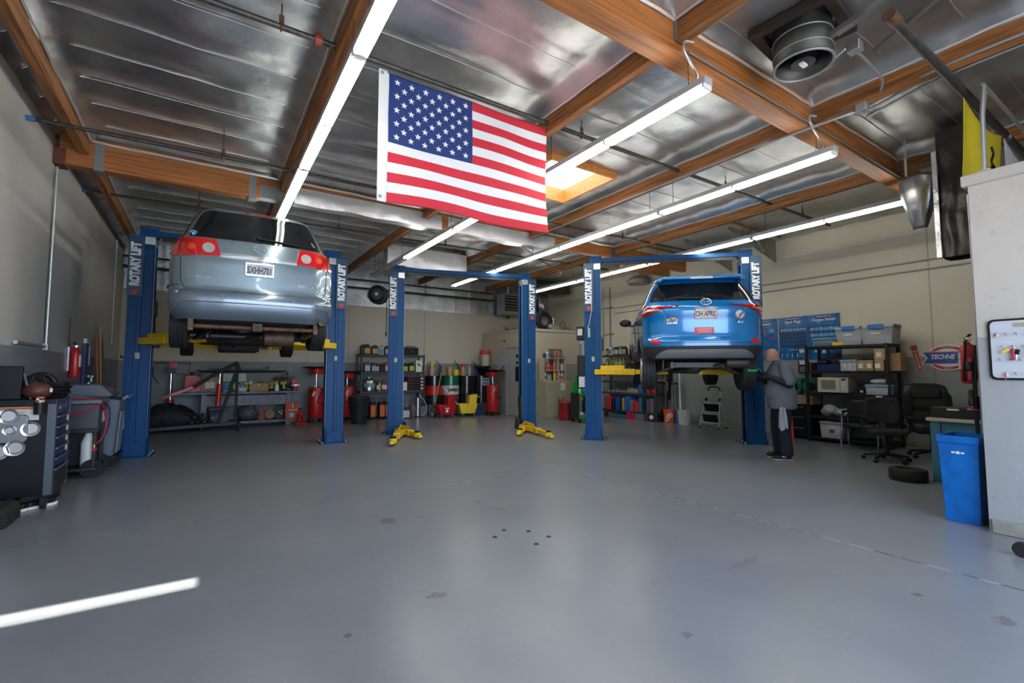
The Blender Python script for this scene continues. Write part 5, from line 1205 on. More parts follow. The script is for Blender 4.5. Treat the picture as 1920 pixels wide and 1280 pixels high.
for k in range(4):
    d_ = MB().b(-.245, .245, -.172, -.16, .012+.102*k, .10+.102*k).build('drawer', black, t, bevel=.003)
    MB().b(.13, .21, -.176, -.172, .03+.102*k, .08+.102*k).build('label', whitep, d_)
    MB().cyl((-.18, -.185, .055+.102*k), (-.18, -.172, .055+.102*k), .012).build('knob', redp, d_)
t = thing('trash_can', 'big round black trash can left of the oil shelf', 'trash can', (3.56, 13.1, 0))
MB().lathe([(.20, 0), (.27, .66), (.285, .67), (.285, .73), (.27, .735), (.26, .72), (.19, .02), (.001, .02)], n=30).build('can', mat('trash_black', (.02, .02, .021), .5), t)
for s in (-1, 1): MB().tube([(s*.27, -.06, .6), (s*.33, -.04, .58), (s*.33, .04, .58), (s*.27, .06, .6)], .012).build('handle', black, t)
rad = mat('radiator_brown', (.07, .042, .03), .6, .3, var=(20, .4)); m_ = MB()
for k in range(8): m_.b(-.14+.036*k, -.118+.036*k, -.1, .1, 0, .70)
m_.b(-.15, .16, -.06, .06, 0, .66)
it('heating_radiator', 'dark brown finned radiator standing behind the trash can', 'radiator', m_, [rad], (3.66, 14.40, .72), bevel=.004)
it('radiator_crate', 'black crate under the finned radiator behind the trash can', 'crate', MB().b(-.14, .14, -.12, .12, 0, .72), [black], (3.66, 14.40, 0), bevel=.01)
for k, (px, n_) in enumerate(((699, 'left'), (716, 'middle'), (727, 'right, half behind the post'))):
    p = bx_(px, 0, 14.0); t = thing('jump_starter', f'orange and black battery pack trolley under the oil shelf, {n_}', 'battery pack', p, group='battery pack trolleys under the oil shelf')
    MB().b(-.09, .09, -.10, .10, .02, .5).build('case', black, t, bevel=.02)
    MB().b(-.075, .075, -.112, -.10, .08, .42).build('orange_front', mat('jump_orange', (.65, .13, .02), .45), t, bevel=.01)
    MB().tube([(-.07, 0, .5), (-.06, 0, .62), (.06, 0, .62), (.07, 0, .5)], .014).build('handle', black, t)
    for s in (-1, 1): MB().cyl((s*.1-.02, .04, .05), (s*.1+.02, .04, .05), .05, n=16).build('wheel', rubber, t)
jug('blue jug with white label on the floor right of the lift post', bx_(761, 0, 13.7), .24, .40, (.01, .03, .10), Wt, (.5, .4, .05), d=.2)
t = thing('fluid_pump', 'upright steel fluid dispenser with a clear hose under the oil shelf', 'fluid dispenser', bx_(784, 0, 13.95))
MB().cyl((0, 0, .03), (0, 0, .60), .085, n=20).build('cylinder', mat('brushed', (.4, .4, .4), .3, .9), t)
MB().b(-.1, .1, -.1, .1, 0, .03).cyl((0, 0, .6), (0, 0, .74), .03).b(-.06, .04, -.03, .03, .7, .76).build('head', black, t)
MB().tube(arc_hose([(.04, 0, .68), (.2, -.05, .5), (.28, -.05, .2), (.1, -.1, .05)]), .008).build('hose', white, t)
it('glass_carboy', 'dusty brown carboy left of the steel fluid dispenser', 'carboy', MB().lathe([(.08, 0), (.10, .03), (.10, .3), (.04, .38), (.03, .42)], n=18), [mat('carboy', (.16, .11, .09), .3)], bx_(775, 0, 13.98))
# spill pallets and drums
for k, (x, n_) in enumerate(((6.52, 'left'), (7.7, 'right'))):
    m_ = MB(); m_.b(-.58, .58, -.30, .30, .04, .36)
    for q in range(5): m_.b(-.58+.25*q, -.46+.25*q, -.31, .31, 0, .04)
    it('spill_pallet', f'grey plastic spill pallet under the {n_} pair of drums', 'pallet', m_, [mat('pallet_grey', (.09, .09, .09), .6)], (x, 14.22, 0), group='spill pallets', bevel=.01)
dk = mat('drum_black', (.012, .012, .014), .25, 0, coat=.6)
def drum(x, label, mats, bands):
    t = thing('oil_drum', label, 'drum', (x, 14.22, .36), group='steel oil drums in a row')
    def seg(z0, z1, m_, nm, cap=False):
        r_ = .285; p_ = [(r_, z0)]
        for zr in (.30, .60):
            if z0 < zr < z1 - 1e-6 or abs(zr-z0) < 1e-6: p_ += [(r_, zr-.012 if zr-.012 > z0 else z0), (r_+.009, zr), (r_, zr+.012)]
        p_ += [(r_, z1)]
        if cap: p_ += [(r_+.006, z1), (r_+.006, z1+.012), (r_-.006, z1+.012), (r_-.01, z1-.005), (.001, z1-.005)]
        if z0 == 0: p_ = [(.28, 0)] + p_
        MB().lathe(p_, n=36).build(nm, m_, t)
    seg(0, .30, mats[0], 'lower_band'); seg(.30, .60, mats[1], 'middle_band'); seg(.60, .90, mats[2], 'upper_band', True)
    return t
drum(6.235, 'oil drum with black ends and a red middle band, leftmost of four', [dk, red, dk], 0)
t = drum(6.83, 'green oil drum with a white lettered band, second of four', [greend, mat('drum_white', (.55, .55, .52), .3, coat=.3), greend], 0)
for k, ch in enumerate('AMTECOL'):
    a = -pi/2 + (k-3)*.155 + .05; text(ch, .125, (.288*cos(a), .288*sin(a), .45), (R(90), 0, a+pi/2), black, t, sx=1.0, bold=.004)
MB().bar((-.19, -.225, .52), (-.14, -.258, .38), .012, .02).bar((-.19, -.225, .38), (-.14, -.258, .52), .012, .02).build('red_mark', red, t)
t = drum(7.425, 'plain black oil drum, third of four', [dk, dk, dk], 0)
t = drum(7.99, 'black oil drum with a white sign near its top, rightmost of four', [dk, dk, dk], 0)
MB().b(-.14, .16, -.30, -.292, .58, .84).build('white_sign', mat('sign_white', (.5, .52, .52), .5), t)
pd_ = mat('print_dark', (.06, .08, .08), .5, var=(60, -3)); MB().b(-.10, .12, -.303, -.300, .74, .79).build('print_line', pd_, t); MB().b(-.10, .12, -.303, -.300, .64, .67).build('print_line', pd_, t)
# hand pumps and measuring jugs standing on the drums
dz = 1.272
def pitcher(px, label, h_=.36, c=amber, cap=None, y=14.12):
    m_ = MB().lathe([(.075, 0), (.085, .02), (.08, h_*.6), (.06, h_*.85), (.05, h_*.86)], n=18).m(1)
    if cap: m_.lathe([(.055, h_*.8), (.055, h_*1.15), (.03, h_*1.2)], n=14)
    m_.m(0).tube([(.08, 0, h_*.2), (.13, 0, h_*.25), (.12, 0, h_*.6), (.07, 0, h_*.66)], .011)
    it('measuring_jug', label, 'jug', m_, [c, cap or c], bx_(px, dz, y), group='fluid jugs on the drums')
pitcher(810, 'amber fluid jug with yellow cap on the leftmost drum', .40, mat('amber_pale', (.45, .30, .16), .4), yellowp)
pitcher(843, 'amber fluid jug on the green drum, left one', .34); pitcher(868, 'amber fluid jug with red funnel on the third drum', .34, cap=redp)
pitcher(831, 'slim brown fluid jug between the first two drums', .32, mat('amber_dark', (.25, .16, .08), .4)); pitcher(855, 'yellow funnel jug on the green drum', .24, yellowp)
def hand_pump(px, label, lean=1):
    t = thing('hand_pump', label, 'pump', bx_(px, dz, 14.25), group='drum hand pumps')
    MB().cyl((0, 0, 0), (0, 0, .30), .034, n=12).build('barrel', bluep if 0 else dkblue, t)
    MB().tube(arc_hose([(0, 0, .28), (.02, 0, .36), (-.08, 0, .42), (-.14, 0, .36)]), .010).build('spout', steel, t)
    MB().bar((.02, 0, .30), (.0-.02, 0, .38), .03, .03).tube([(.06*lean, 0, .26), (-.14*lean, 0, .50)], .011).build('lever', black, t)
hand_pump(825, 'blue hand pump with black lever on the leftmost drum'); hand_pump(859, 'blue hand pump with black lever on the green drum')
hand_pump(893, 'blue hand pump on the black drums'); 
it('glass_bottle', 'clear bottle behind the blue pump on the third drum', 'bottle', MB().lathe([(.05, 0), (.05, .22), (.02, .3), (.02, .34)], n=14), [glass], bx_(880, dz, 14.2))
it('funnel_pile', 'black funnels and trays heaped on the rightmost drum', 'funnels', MB().lathe([(.06, 0), (.20, .22), (.23, .25), (.2, .24), (.04, .03)], n=22).b(-.22, .2, -.16, .16, .25, .33).m(1).bar((-.1, -.17, .30), (.16, -.18, .40), .035, .03), [black, mat('dull_red', (.3, .02, .02), .5)], (7.99, 14.12, dz), bevel=.006)
t = bucket('white bucket with an orange red rim upside down on the funnel pile', (8.04, 14.02, dz+.335), .165, .52, mat('bucket_cream', (.55, .50, .42), .5), False)
MB().lathe([(.178, .38), (.182, .40), (.182, .53), (.001, .54)], n=28).build('red_rim', mat('rim_red', (.6, .06, .02), .45), t)
# mop buckets
def mop_bucket(loc, m_, label, rz, letter=None):
    t = thing('mop_bucket', label, 'mop bucket', loc, rz)
    a = MB(); a.add([(-.22, -.15, .10), (.22, -.15, .10), (.22, .15, .10), (-.22, .15, .10), (-.30, -.19, .40), (.30, -.19, .40), (.30, .19, .40), (-.30, .19, .40)], [(0, 3, 2, 1), (0, 1, 5, 4), (1, 2, 6, 5), (2, 3, 7, 6), (3, 0, 4, 7)])
    a.build('tub', m_, t, solid=.015, bevel=.01)
    MB().prism([(.02, .34), (.28, .34), (.32, .70), (.05, .66)], -.15, .15, 'xz').build('wringer', m_, t, bevel=.02)
    MB().tube([(.24, -.17, .6), (.38, -.17, .62)], .014).build('wringer_lever', m_, t)
    for sx_ in (-.18, .18):
        for s in (-.13, .13): MB().cyl((sx_-.012, s, .045), (sx_+.012, s, .045), .045, n=16).build('caster', greym, t)
    if letter: MB().bar((-.08, -.188, .31), (-.03, -.184, .27), .012, .03).bar((.04, -.188, .31), (-.01, -.184, .27), .012, .03).cyl((-.02, -.186, .21), (-.02, -.17, .21), .045, n=16).build('printed_emblem', letterw, t)
    return t
mop_bucket((6.22, 13.32, 0), mat('mop_red', (.42, .008, .012), .4), 'red mop bucket with wringer in front of the green drum', .05, 'WET')
mop_bucket((7.0, 13.38, 0), yellowp, 'yellow mop bucket in front of the black drums', -.15)
t = thing('mop', 'mop with a pale wooden stick leaning into the red bucket', 'mop', (6.0, 13.75, 0)); MB().tube([(.0, 0, .06), (.36, .15, 1.38)], .013, 8).build('stick', mat('stick_wood', (.5, .33, .15), .5), t); MB().ball((0, 0, .08), (.08, .06, .08)).build('mop_head', greym, t)
t = thing('mop', 'mop with a white stick leaning from the yellow bucket to the left', 'mop', (6.86, 13.34, .16)); MB().tube([(.0, 0, .0), (-.60, .25, .80)], .012, 8).build('stick', white, t); MB().ball((0, 0, .04), (.07, .05, .06)).build('mop_head', greym, t)
tub('dark blue crate right of the yellow mop bucket', (7.40, 13.5, 0), .34, .3, .28, mat('crate_blue', (.008, .03, .10), .5), rz=-.2, contents=black)
it('dust_pan', 'grey plastic tray leaning beside the spill pallets', 'tray', MB().b(-.16, .16, -.02, .02, 0, .34), [mat('pan_grey', (.12, .12, .12), .6)], (5.72, 13.92, 0), bevel=.01)
# whiteboard, thermostat on the storage room wall
t = thing('whiteboard', 'small pale whiteboard with coloured magnets on the storage room wall', 'whiteboard', (BX-.012, 13.38, 1.72))
MB().b(-.01, .01, -.27, .27, -.29, .29).build('board', mat('whiteboard', (.42, .47, .50), .3), t)
for y, z, m_ in ((.18, -.17, orangep), (.13, -.22, yellowp), (-.2, -.17, bluep), (-.08, -.24, redp)): MB().b(-.016, -.01, y-.04, y+.04, z-.05, z+.05).build('magnet', m_, t)
t = it('wall_box', 'tiny black sensor high beside the storage room door', 'sensor', MB().b(-.01, .01, -.03, .03, -.03, .03), [black], (BX-.01, 13.15, 2.42))
t = thing('wall_organizer', 'black wall organizer with clips on the storage room door', 'organizer', (BX+.02, 12.42, 1.45)); MB().b(-.02, .01, -.07, .07, -.35, .12).b(-.02, .01, -.05, .03, .2, .28).b(-.02, .01, -.05, .03, .4, .5).build('holder', black, t)
# unit heater
t = thing('unit_heater', 'grey ceiling hung unit heater with louvres in the back right corner', 'heater', (9.08, 14.15, 3.42))
MB().b(-.34, .34, -.20, .28, 0, .78).build('housing', mat('heater_grey', (.32, .32, .31), .4, .5), t, bevel=.01)
m_ = MB(); m_.b(-.28, .28, -.215, -.2, .14, .68); fr = m_.build('grille_back', black, t)
for r_ in range(5):
    for c_ in range(7): MB().box((-.24+.08*c_, -.222, .2+.105*r_), (.045, .012, .06), (R(20), 0, 0)).build('louvre', mat('louvre', (.36, .35, .33), .4, .6), fr)
MB().cyl((0, .05, .78), (0, .05, 1.15), .09, n=18).build('flue_pipe', steel, t)
MB().b(-.08, .02, .0, .04, -.12, 0).build('gas_valve', rust, t)
# on top of the storage room
zt = BZ+.08
t = thing('spare_tyre', 'black tyre standing on top of the storage room', 'tyre', (9.42, 12.5, zt)); MB().torus((0, 0, .335), .24, .095, 'y', 32, 10).build('tyre', tyre, t); MB().torus((0, 0, .335), .15, .03, 'y', 24, 6).build('rim', greym, t)
it('old_carburettor', 'grey engine parts on the storage room roof before the tyre', 'engine part', MB().b(-.16, .16, -.1, .1, 0, .2).cyl((-.2, 0, .1), (.2, 0, .1), .07).cyl((0, 0, .2), (0, 0, .42), .02).m(1).bar((0, 0, .3), (-.12, 0, .58), .012, .03).box((.02, 0, .5), (.14, .03, .05), (0, .5, 0)), [steel, mat('copper', (.4, .16, .08), .4, .6)], (9.52, 12.12, zt), bevel=.006)
it('cable_loop', 'loops of thin black cable on the storage room roof', 'cable', MB().tube(arc_hose([(0, 0, .02), (.15, 0, .3), (.3, 0, .22), (.2, .0, .05), (.45, 0, .12), (.5, 0, .02)]), .008), [black], (9.75, 12.15, zt))
it('scrap_pile', 'flat dark scrap lying at the left end of the storage room roof', 'scrap', MB().b(-.15, .25, -.3, .3, 0, .03).cyl((0, -.1, .05), (.2, .2, .05), .03).bar((-.1, .1, .03), (-.1, .4, .12), .03, .03), [MATS['dark_parts']], (8.45, 12.9, zt))
# tan cabinet with bottle shelf
t = thing('steel_cabinet', 'tan two door steel cabinet before the storage room', 'cabinet', (9.12, 11.58, 0))
MB().b(-.52, .52, -.27, .28, 0, 1.13).build('body', tan, t, bevel=.006)
for s in (-1, 1):
    d_ = MB().b(min(s*.004, s*.50), max(s*.004, s*.50), -.285, -.27, .05, 1.10).build('door', tan, t, bevel=.004)
    MB().tube([(s*.08, -.285, .62), (s*.08, -.32, .60), (s*.08, -.32, .54), (s*.08, -.285, .50)], .008).build('handle', blackm, d_)
MB().b(.02, .20, -.289, -.286, .84, 1.06).build('notice', whitep, t)
t = thing('bottle_rack', 'small white wooden shelf rack full of bottles on the tan cabinet', 'shelf', (9.12, 11.66, 1.132))
wd_ = mat('rack_wood', (.52, .44, .33), .6)
for x in (-.43, .0, .14, .42): 
    if x: MB().b(x-.012, x+.012, -.13, .13, 0, .70 if x != -.43 else .70).build('upright', wd_, t)
for z in (.30, .68): MB().b(-.44, .44, -.13, .13, z, z+.022).build('shelf_board', wd_, t)
tag(MB().b(-.26, .28, -.012, .012, 0, 1.0).build('plywood_board', mat('plywood', (.30, .15, .07), .6, var=(4, .3), stretch=(4, 1, 1)), loc=(9.38, 11.86, 1.132)), 'brown plywood board leaning behind the bottle rack', 'board')
def rowb(z, y, items, where, g):
    for k, (x, r_, h_, c, cl, n_, tr_) in enumerate(items):
        bottle(f'{n_} {where}', (9.12+x, y, z), r_, h_, c, cl, cc=(.6, .6, .6) if not tr_ else (.55, .05, .03), group=g, trig=tr_, name='cleaner_bottle')
rowb(1.132+.702, 11.62, [(-.36, .045, .18, (.02, .03, .08), None, 'dark blue bottle', 0), (-.24, .05, .24, (.7, .7, .7), (.3, .35, .5), 'white bottle', 0), (-.14, .05, .26, (.03, .14, .3), None, 'blue spray bottle', 1), (.08, .06, .22, (.35, .12, .08), None, 'brown red jar', 0), (.2, .06, .22, (.38, .16, .12), None, 'pinkish brown jar', 0)], 'on top of the bottle rack', 'bottles on top of the rack')
rowb(1.132+.322, 11.62, [(-.30, .04, .16, (.6, .1, .1), None, 'small red bottle', 0), (-.20, .04, .22, (.5, .45, .4), (.6, .1, .1), 'pale bottle with red label', 0), (-.08, .035, .18, (.5, .04, .04), None, 'dark red bottle', 1), (.03, .055, .24, (.6, .12, .10), None, 'large red bottle', 0), (.22, .05, .22, (.03, .16, .45), None, 'bright blue bottle', 0), (.33, .045, .25, (.6, .62, .65), None, 'white spray bottle', 1)], 'on the middle board of the rack', 'bottles on the middle board of the rack')
rowb(1.132, 11.60, [(-.37, .07, .29, (.68, .66, .62), (.3, .1, .06), 'big white jug', 0), (-.22, .045, .22, (.3, .42, .48), None, 'pale blue bottle', 0), (-.14, .04, .20, (.2, .4, .5), None, 'small blue bottle', 0), (.02, .045, .30, (.65, .48, .03), None, 'yellow bottle', 0), (.22-.0, .045, .26, (.55, .5, .45), (.5, .1, .06), 'cream bottle', 0), (.32, .05, .26, (.6, .58, .55), (.5, .15, .06), 'white bottle with orange label', 0)], 'on the cabinet under the rack', 'bottles at the foot of the rack')
it('spray_can', 'blue plastic tray edge on the rack right end', 'tray', MB().box((0, 0, .03), (.26, .16, .02), (0, -.12, 0)), [bluep], (9.42, 11.6, 1.836))
t = thing('waste_can', 'dented red oily waste can beside the tan cabinet', 'waste can', (8.88, 10.75, 0)); MB().lathe([(.19, 0), (.2, .02), (.2, .48), (.21, .5), (.2, .54), (.05, .57)], n=26).build('can', mat('can_red', (.42, .012, .012), .4, var=(9, .5), c2=(.2, .03, .02)), t); MB().bar((-.2, -.06, .02), (-.25, -.1, .02), .08, .02).build('pedal', blackm, t)
# green tool cart
t = thing('green_tool_cart', 'bright green tool cart with open lid beside the right lift', 'tool cart', (9.02, 10.05, 0), R(-12))
MB().prism([(-.36, .80), (-.12, .80), (-.12, 1.30), (-.24, 1.30)][::-1], .12, .16, 'xz').b(-.14, .36, .12, .16, .78, 1.28).build('raised_lid', green, t, bevel=.006)
MB().b(-.36, -.33, -.25, .2, .1, .82).b(-.02, .02, -.25, .2, .1, .8).b(.33, .36, -.25, .2, .1, .82).build('frame', mat('cart_black', (.03, .035, .035), .4), t)
MB().b(-.34, .34, -.26, .22, .12, .22).b(-.34, -.02, .16, .2, .22, .8).b(-.34, -.02, -.22, -.18, .74, .80).build('bottom_shelf', green, t, bevel=.008)
for k in range(3): 
    d_ = MB().b(.03, .33, -.27, .15, .50+.10*k, .59+.10*k).build('drawer', green, t, bevel=.004); MB().b(.05, .31, -.282, -.27, .575+.10*k, .588+.10*k).build('pull', greym, d_)
for sx_ in (-.3, .3):
    for s in (-.2, .15): MB().cyl((sx_-.02, s, .055), (sx_+.02, s, .055), .055, n=16).build('caster', rubber, t)
p0 = Matrix.LocRotScale(V((9.02, 10.05, 0)), Euler((0, 0, R(-12))), None)
def oncart(x, y, z): return tuple(p0 @ V((x, y, z)))
bottle('white spray can hooked on the green cart', oncart(-.24, -.12, .80), .035, .24, (.7, .7, .7), None, (.02, .02, .02)); bottle('blue spray can hooked on the green cart', oncart(-.10, -.12, .80), .045, .20, (.02, .25, .5), None)
it('grease_gun', 'two steel rods with yellow grips in the green cart', 'tool', MB().cyl((0, 0, 0), (0, 0, .55), .008).cyl((.06, 0, 0), (.06, 0, .55), .008).m(1).b(-.04, .1, -.02, .02, .38, .48), [steel, mat('grip_yellow', (.5, .4, .05), .5)], oncart(-.18, -.02, .225))
it('cleaning_rag', 'white and red boxes on the green cart bottom shelf', 'box', MB().b(-.12, .0, -.05, .05, 0, .06).m(1).b(.01, .1, -.05, .05, 0, .05), [whitep, redp], oncart(-.18, -.14, .222))
it('pink_bottle', 'pink plastic bottle on the green cart bottom shelf', 'bottle', MB().lathe([(.045, 0), (.05, .1), (.02, .2)], n=12), [mat('pink', (.5, .12, .14), .4)], oncart(.12, -.12, .222))
# ================================================================ RIGHT WALL: TOOL SHELF, LADDER, POSTERS, OFFICE CORNER
RZ = R(-90)    # things whose front faces the room, away from the right wall
sh = shelving('tool_shelf', 'long black plastic shelf of tools and cases against the right wall', (10.86, 10.0, 0), RZ, 2.25, .5, (.24, .78, 1.13, 1.53, 1.93), 1.94, mat('shelf_charcoal', (.045, .045, .047), .5))
def rp_(px, z, x=10.72): d = _ray(px, 700); return (x, d.y/d.x*x, z)
for k, (px, w_, h_, c, cl, n_) in enumerate(((1141, .13, .22, (.02, .02, .03), (.4, .4, .1), 'dark blue jug'), (1147, .15, .28, (.6, .6, .62), (.1, .2, .5), 'white and blue jug'), (1153, .14, .25, (.1, .1, .12), (.4, .4, .4), 'grey jug'), (1159, .14, .26, K, Wt, 'black jug with white label'), (1166, .14, .27, (.12, .1, .08), (.55, .5, .4), 'brown jug with pale label'), (1173, .14, .26, K, (.5, .45, .3), 'black jug nearest the car'))):
    jug(f'{n_} on top of the long tool shelf', rp_(px, 1.93), w_, h_, c, cl, rz=RZ, group='jugs on top of the tool shelf')
for k, px in enumerate((1140, 1148, 1153, 1158, 1165, 1171)):
    jug(f'olive oil bottle on the second board of the tool shelf, {ORD[k]} from the left', rp_(px, 1.53), .13 if k in (0, 3, 4) else .10, .30, (.20, .19, .09), (.55, .52, .35) if k in (0, 3, 4) else None, rz=RZ, group='olive bottles on the tool shelf')
random.seed(31)
for k in range(9):
    px = 1141+5.2*k; m_ = MB()
    m_.cyl((0, 0, 0), (0, 0, .06+.05*random.random()), .018).m(1).cyl((-.03, .02, 0), (-.03, .02, .05), .014)
    it('socket', f'small metal socket on the socket rail of the tool shelf, {ORD[k]} from the left', 'socket', m_, [steel, mat('brassy', (.35, .25, .2), .4, .6)], rp_(px, .78, 10.70), group='sockets on the tool shelf')
for k, (px, n_) in enumerate(((1181, 'pale metal part'), (1187, 'pale brass part'), (1194, 'grey metal clamp'))):
    it('metal_part', f'{n_} on the socket board of the tool shelf', 'part', MB().box((0, 0, .05), (.10, .14, .10)).cyl((0, 0, .08), (0, .08, .14), .02), [mat('pale_metal', (.42, .38, .32), .4, .5)], rp_(px, .78, 10.70), bevel=.01)
for k, (px, c, n_) in enumerate(((1203, (.02, .12, .4), 'blue clamp'), (1217, (.55, .02, .04), 'red pliers case, left'), (1228, (.55, .02, .04), 'red pliers case, right'))):
    it('plier_rack', f'{n_} on the socket board of the tool shelf', 'tool rack', MB().prism([(-.06, 0), (.06, 0), (.09, .22), (-.02, .26)], -.06, .06, 'yz'), [pc(*c)], rp_(px, .78, 10.70), bevel=.01)
for k in range(4):
    it('hand_tool', f'white handled socket on the upper right of the tool shelf, {ORD[k]} from the left', 'tool', MB().cyl((0, 0, 0), (0, 0, .10), .025).cyl((0, -.01, .10), (0, -.01, .13), .016), [mat('pale_metal', (.42, .38, .32), .4, .5)], rp_(1219+3.6*k, 1.13, 10.70), group='white handled sockets on the tool shelf')
cs_ = ((1142, .10, .40, (.1, .09, .08), 'brown grey'), (1147, .17, .42, (.5, .03, .03), 'wide red'), (1154, .10, .34, (.02, .02, .02), 'black'), (1163, .16, .40, (.01, .06, .35), 'dark blue'), (1170, .08, .38, (.02, .02, .02), 'slim black'), (1174, .07, .38, (.3, .3, .05), 'olive yellow'),
       (1183, .20, .44, (.02, .10, .38), 'bright blue'), (1190, .10, .34, (.25, .12, .06), 'brown'), (1199, .12, .30, (.6, .02, .03), 'bright red'), (1206, .10, .42, (.02, .16, .28), 'teal blue'), (1213, .08, .38, (.02, .02, .03), 'dark'), (1220, .10, .38, (.08, .1, .12), 'slate'), (1227, .10, .40, (.16, .15, .16), 'grey'))
for k, (px, w_, h_, c, n_) in enumerate(cs_):
    p = rp_(px, .24, 10.72)
    t = it('tool_case', f'{n_} plastic tool case upright on the lower board of the tool shelf', 'tool case', MB().b(-.16, .16, -w_/2, w_/2, 0, h_), [pc(*c)], p, group='upright tool cases', bevel=.012)
for k, (px, w_, h_, c, n_) in enumerate(((1142, .18, .30, (.03, .03, .03), 'black case with white bottle cap'), (1150, .2, .2, (.12, .12, .14), 'grey case'), (1160, .26, .16, (.02, .10, .22), 'flat blue case'), (1172, .26, .16, (.02, .12, .26), 'second flat blue case'), (1186, .3, .30, (.5, .02, .03), 'red case with blue lid'), (1203, .34, .24, (.14, .14, .15), 'grey lidded case'), (1216, .06, .26, (.2, .03, .03), 'slim dark red case'), (1226, .30, .26, (.02, .02, .02), 'black case with pale rags'))):
    p = rp_(px, 0, 10.74); m_ = MB().b(-.14, .14, -w_/2, w_/2, 0, h_*.75 if k not in (4,) else h_*.7)
    if k == 4: m_.m(1).b(-.15, .15, -w_/2-.01, w_/2+.01, h_*.7, h_*.7+.05)
    if k == 7: m_.m(2).ball((-.12, 0, .12), (.06, .09, .07))
    if k == 0: m_.m(2).cyl((-.08, 0, h_*.75), (-.08, 0, h_), .05)
    it('tool_case', f'{n_} on the floor under the tool shelf', 'tool case', m_, [pc(*c), bluep, whitep], p, group='cases under the tool shelf', bevel=.012)
t = thing('rod_rack', 'rack of upright thin steel rods at the right end of the tool shelf', 'rack', (10.95, 8.68, 0))
for k in range(7): MB().cyl((-.02*(k % 2), .17-.055*k, .02), (-.02*(k % 2), .17-.055*k, 1.40-.03*k), .009, n=6).build('steel_rod', steel, t)
MB().b(-.05, .05, -.24, .22, .0, .04).b(-.02, .03, -.24, .22, 1.05, 1.09).build('rack_rail', blackm, t)
it('hanging_tool', 'dark clamp and tan strap hanging over the steel rods', 'tool', MB().b(-.02, .02, -.03, .03, 0, .7).b(-.03, .03, -.1, .0, .5, .74).m(1).b(-.04, -.02, .02, .05, .25, .5), [black, mat('strap_tan', (.4, .22, .1), .6)], (10.90, 8.66, .62))
it('cardboard_tube', 'white roll standing between the rods and the orange bucket', 'roll', MB().cyl((0, 0, 0), (0, 0, 1.42), .028, n=12), [white], (11.02, 8.40, 0))
t = bucket('orange bucket with a white slanted shop logo by the right wall', (10.80, 8.60, 0), .155, .37, mat('homer_orange', (.75, .10, .015), .4), False)
def curvetext(s, size, z, a0, r_, m_, par, slant=0):
    a = a0
    n = len(s)
    for k, ch in enumerate(s):
        ang = a0 + (k-(n-1)/2)*size*.62/r_
        text(ch, size, (r_*cos(ang), r_*sin(ang), z + (k-(n-1)/2)*size*slant), (R(90), R(-28) if slant else 0, ang+pi/2), m_, par, bold=.003)
curvetext('THE', .05, .235, pi+R(38)-.16, .153, letterw, t, .45); curvetext('HOME', .075, .205, pi+R(38)-.02, .152, letterw, t, .45); curvetext('DEPOT', .075, .135, pi+R(38)+.06, .150, letterw, t, .45)
it('blue_bottle', 'tall blue bottle between the orange and white buckets', 'bottle', MB().lathe([(.06, 0), (.065, .02), (.065, .25), (.03, .31), (.03, .34)], n=16), [bluep], (10.88, 8.38, 0))
bucket('white bucket by the right wall left of the step ladder', (10.80, 8.12, 0), .165, .38, mat('bucket_white', (.60, .58, .54), .45))
# step ladder
t = thing('step_ladder', 'small white folding step ladder leaning open at the right wall', 'step ladder', (10.78, 7.22, 0), RZ)
lw = mat('ladder_white', (.55, .55, .53), .4, .2)
for s in (-1, 1):
    MB().tube([(s*.27, -.22, .03), (s*.20, -.04, .66), (s*.19, .02, .80), (s*.17, .03, .92)], .015, 8).build('front_leg', lw, t)
    MB().tube([(s*.24, .16, .03), (s*.19, .02, .66)], .013, 8).build('rear_leg', lw, t)
    MB().box((s*.27, -.22, .015), (.04, .04, .03)).box((s*.24, .16, .015), (.04, .04, .03)).build('rubber_foot', black, t)
    MB().b(s*.19-.02, s*.19+.02, -.05, .0, .66, .74).build('hinge', black, t)
MB().tube([(-.17, .03, .92), (-.15, .03, .99), (-.1, .03, 1.02), (.1, .03, 1.02), (.15, .03, .99), (.17, .03, .92)], .017, 8).build('top_grip', black, t)
for z, y, d_ in ((.60, -.10, 0), (.34, -.17, 0)):
    st = MB().box((0, y+.02, z-.10), (.40, .02, .21), (R(28), 0, 0)).build('step_tread', black, t, bevel=.004)
    MB().tube([(-.22, y-.03, z-.2), (.22, y-.03, z-.2)], .012, 8).tube([(-.20, y+.07, z+.01), (.20, y+.07, z+.01)], .012, 8).build('step_bar', lw, st)
for z in (.12,): MB().tube([(-.24, .15, z), (.24, .15, z)], .010, 8).build('lower_bar', lw, t)
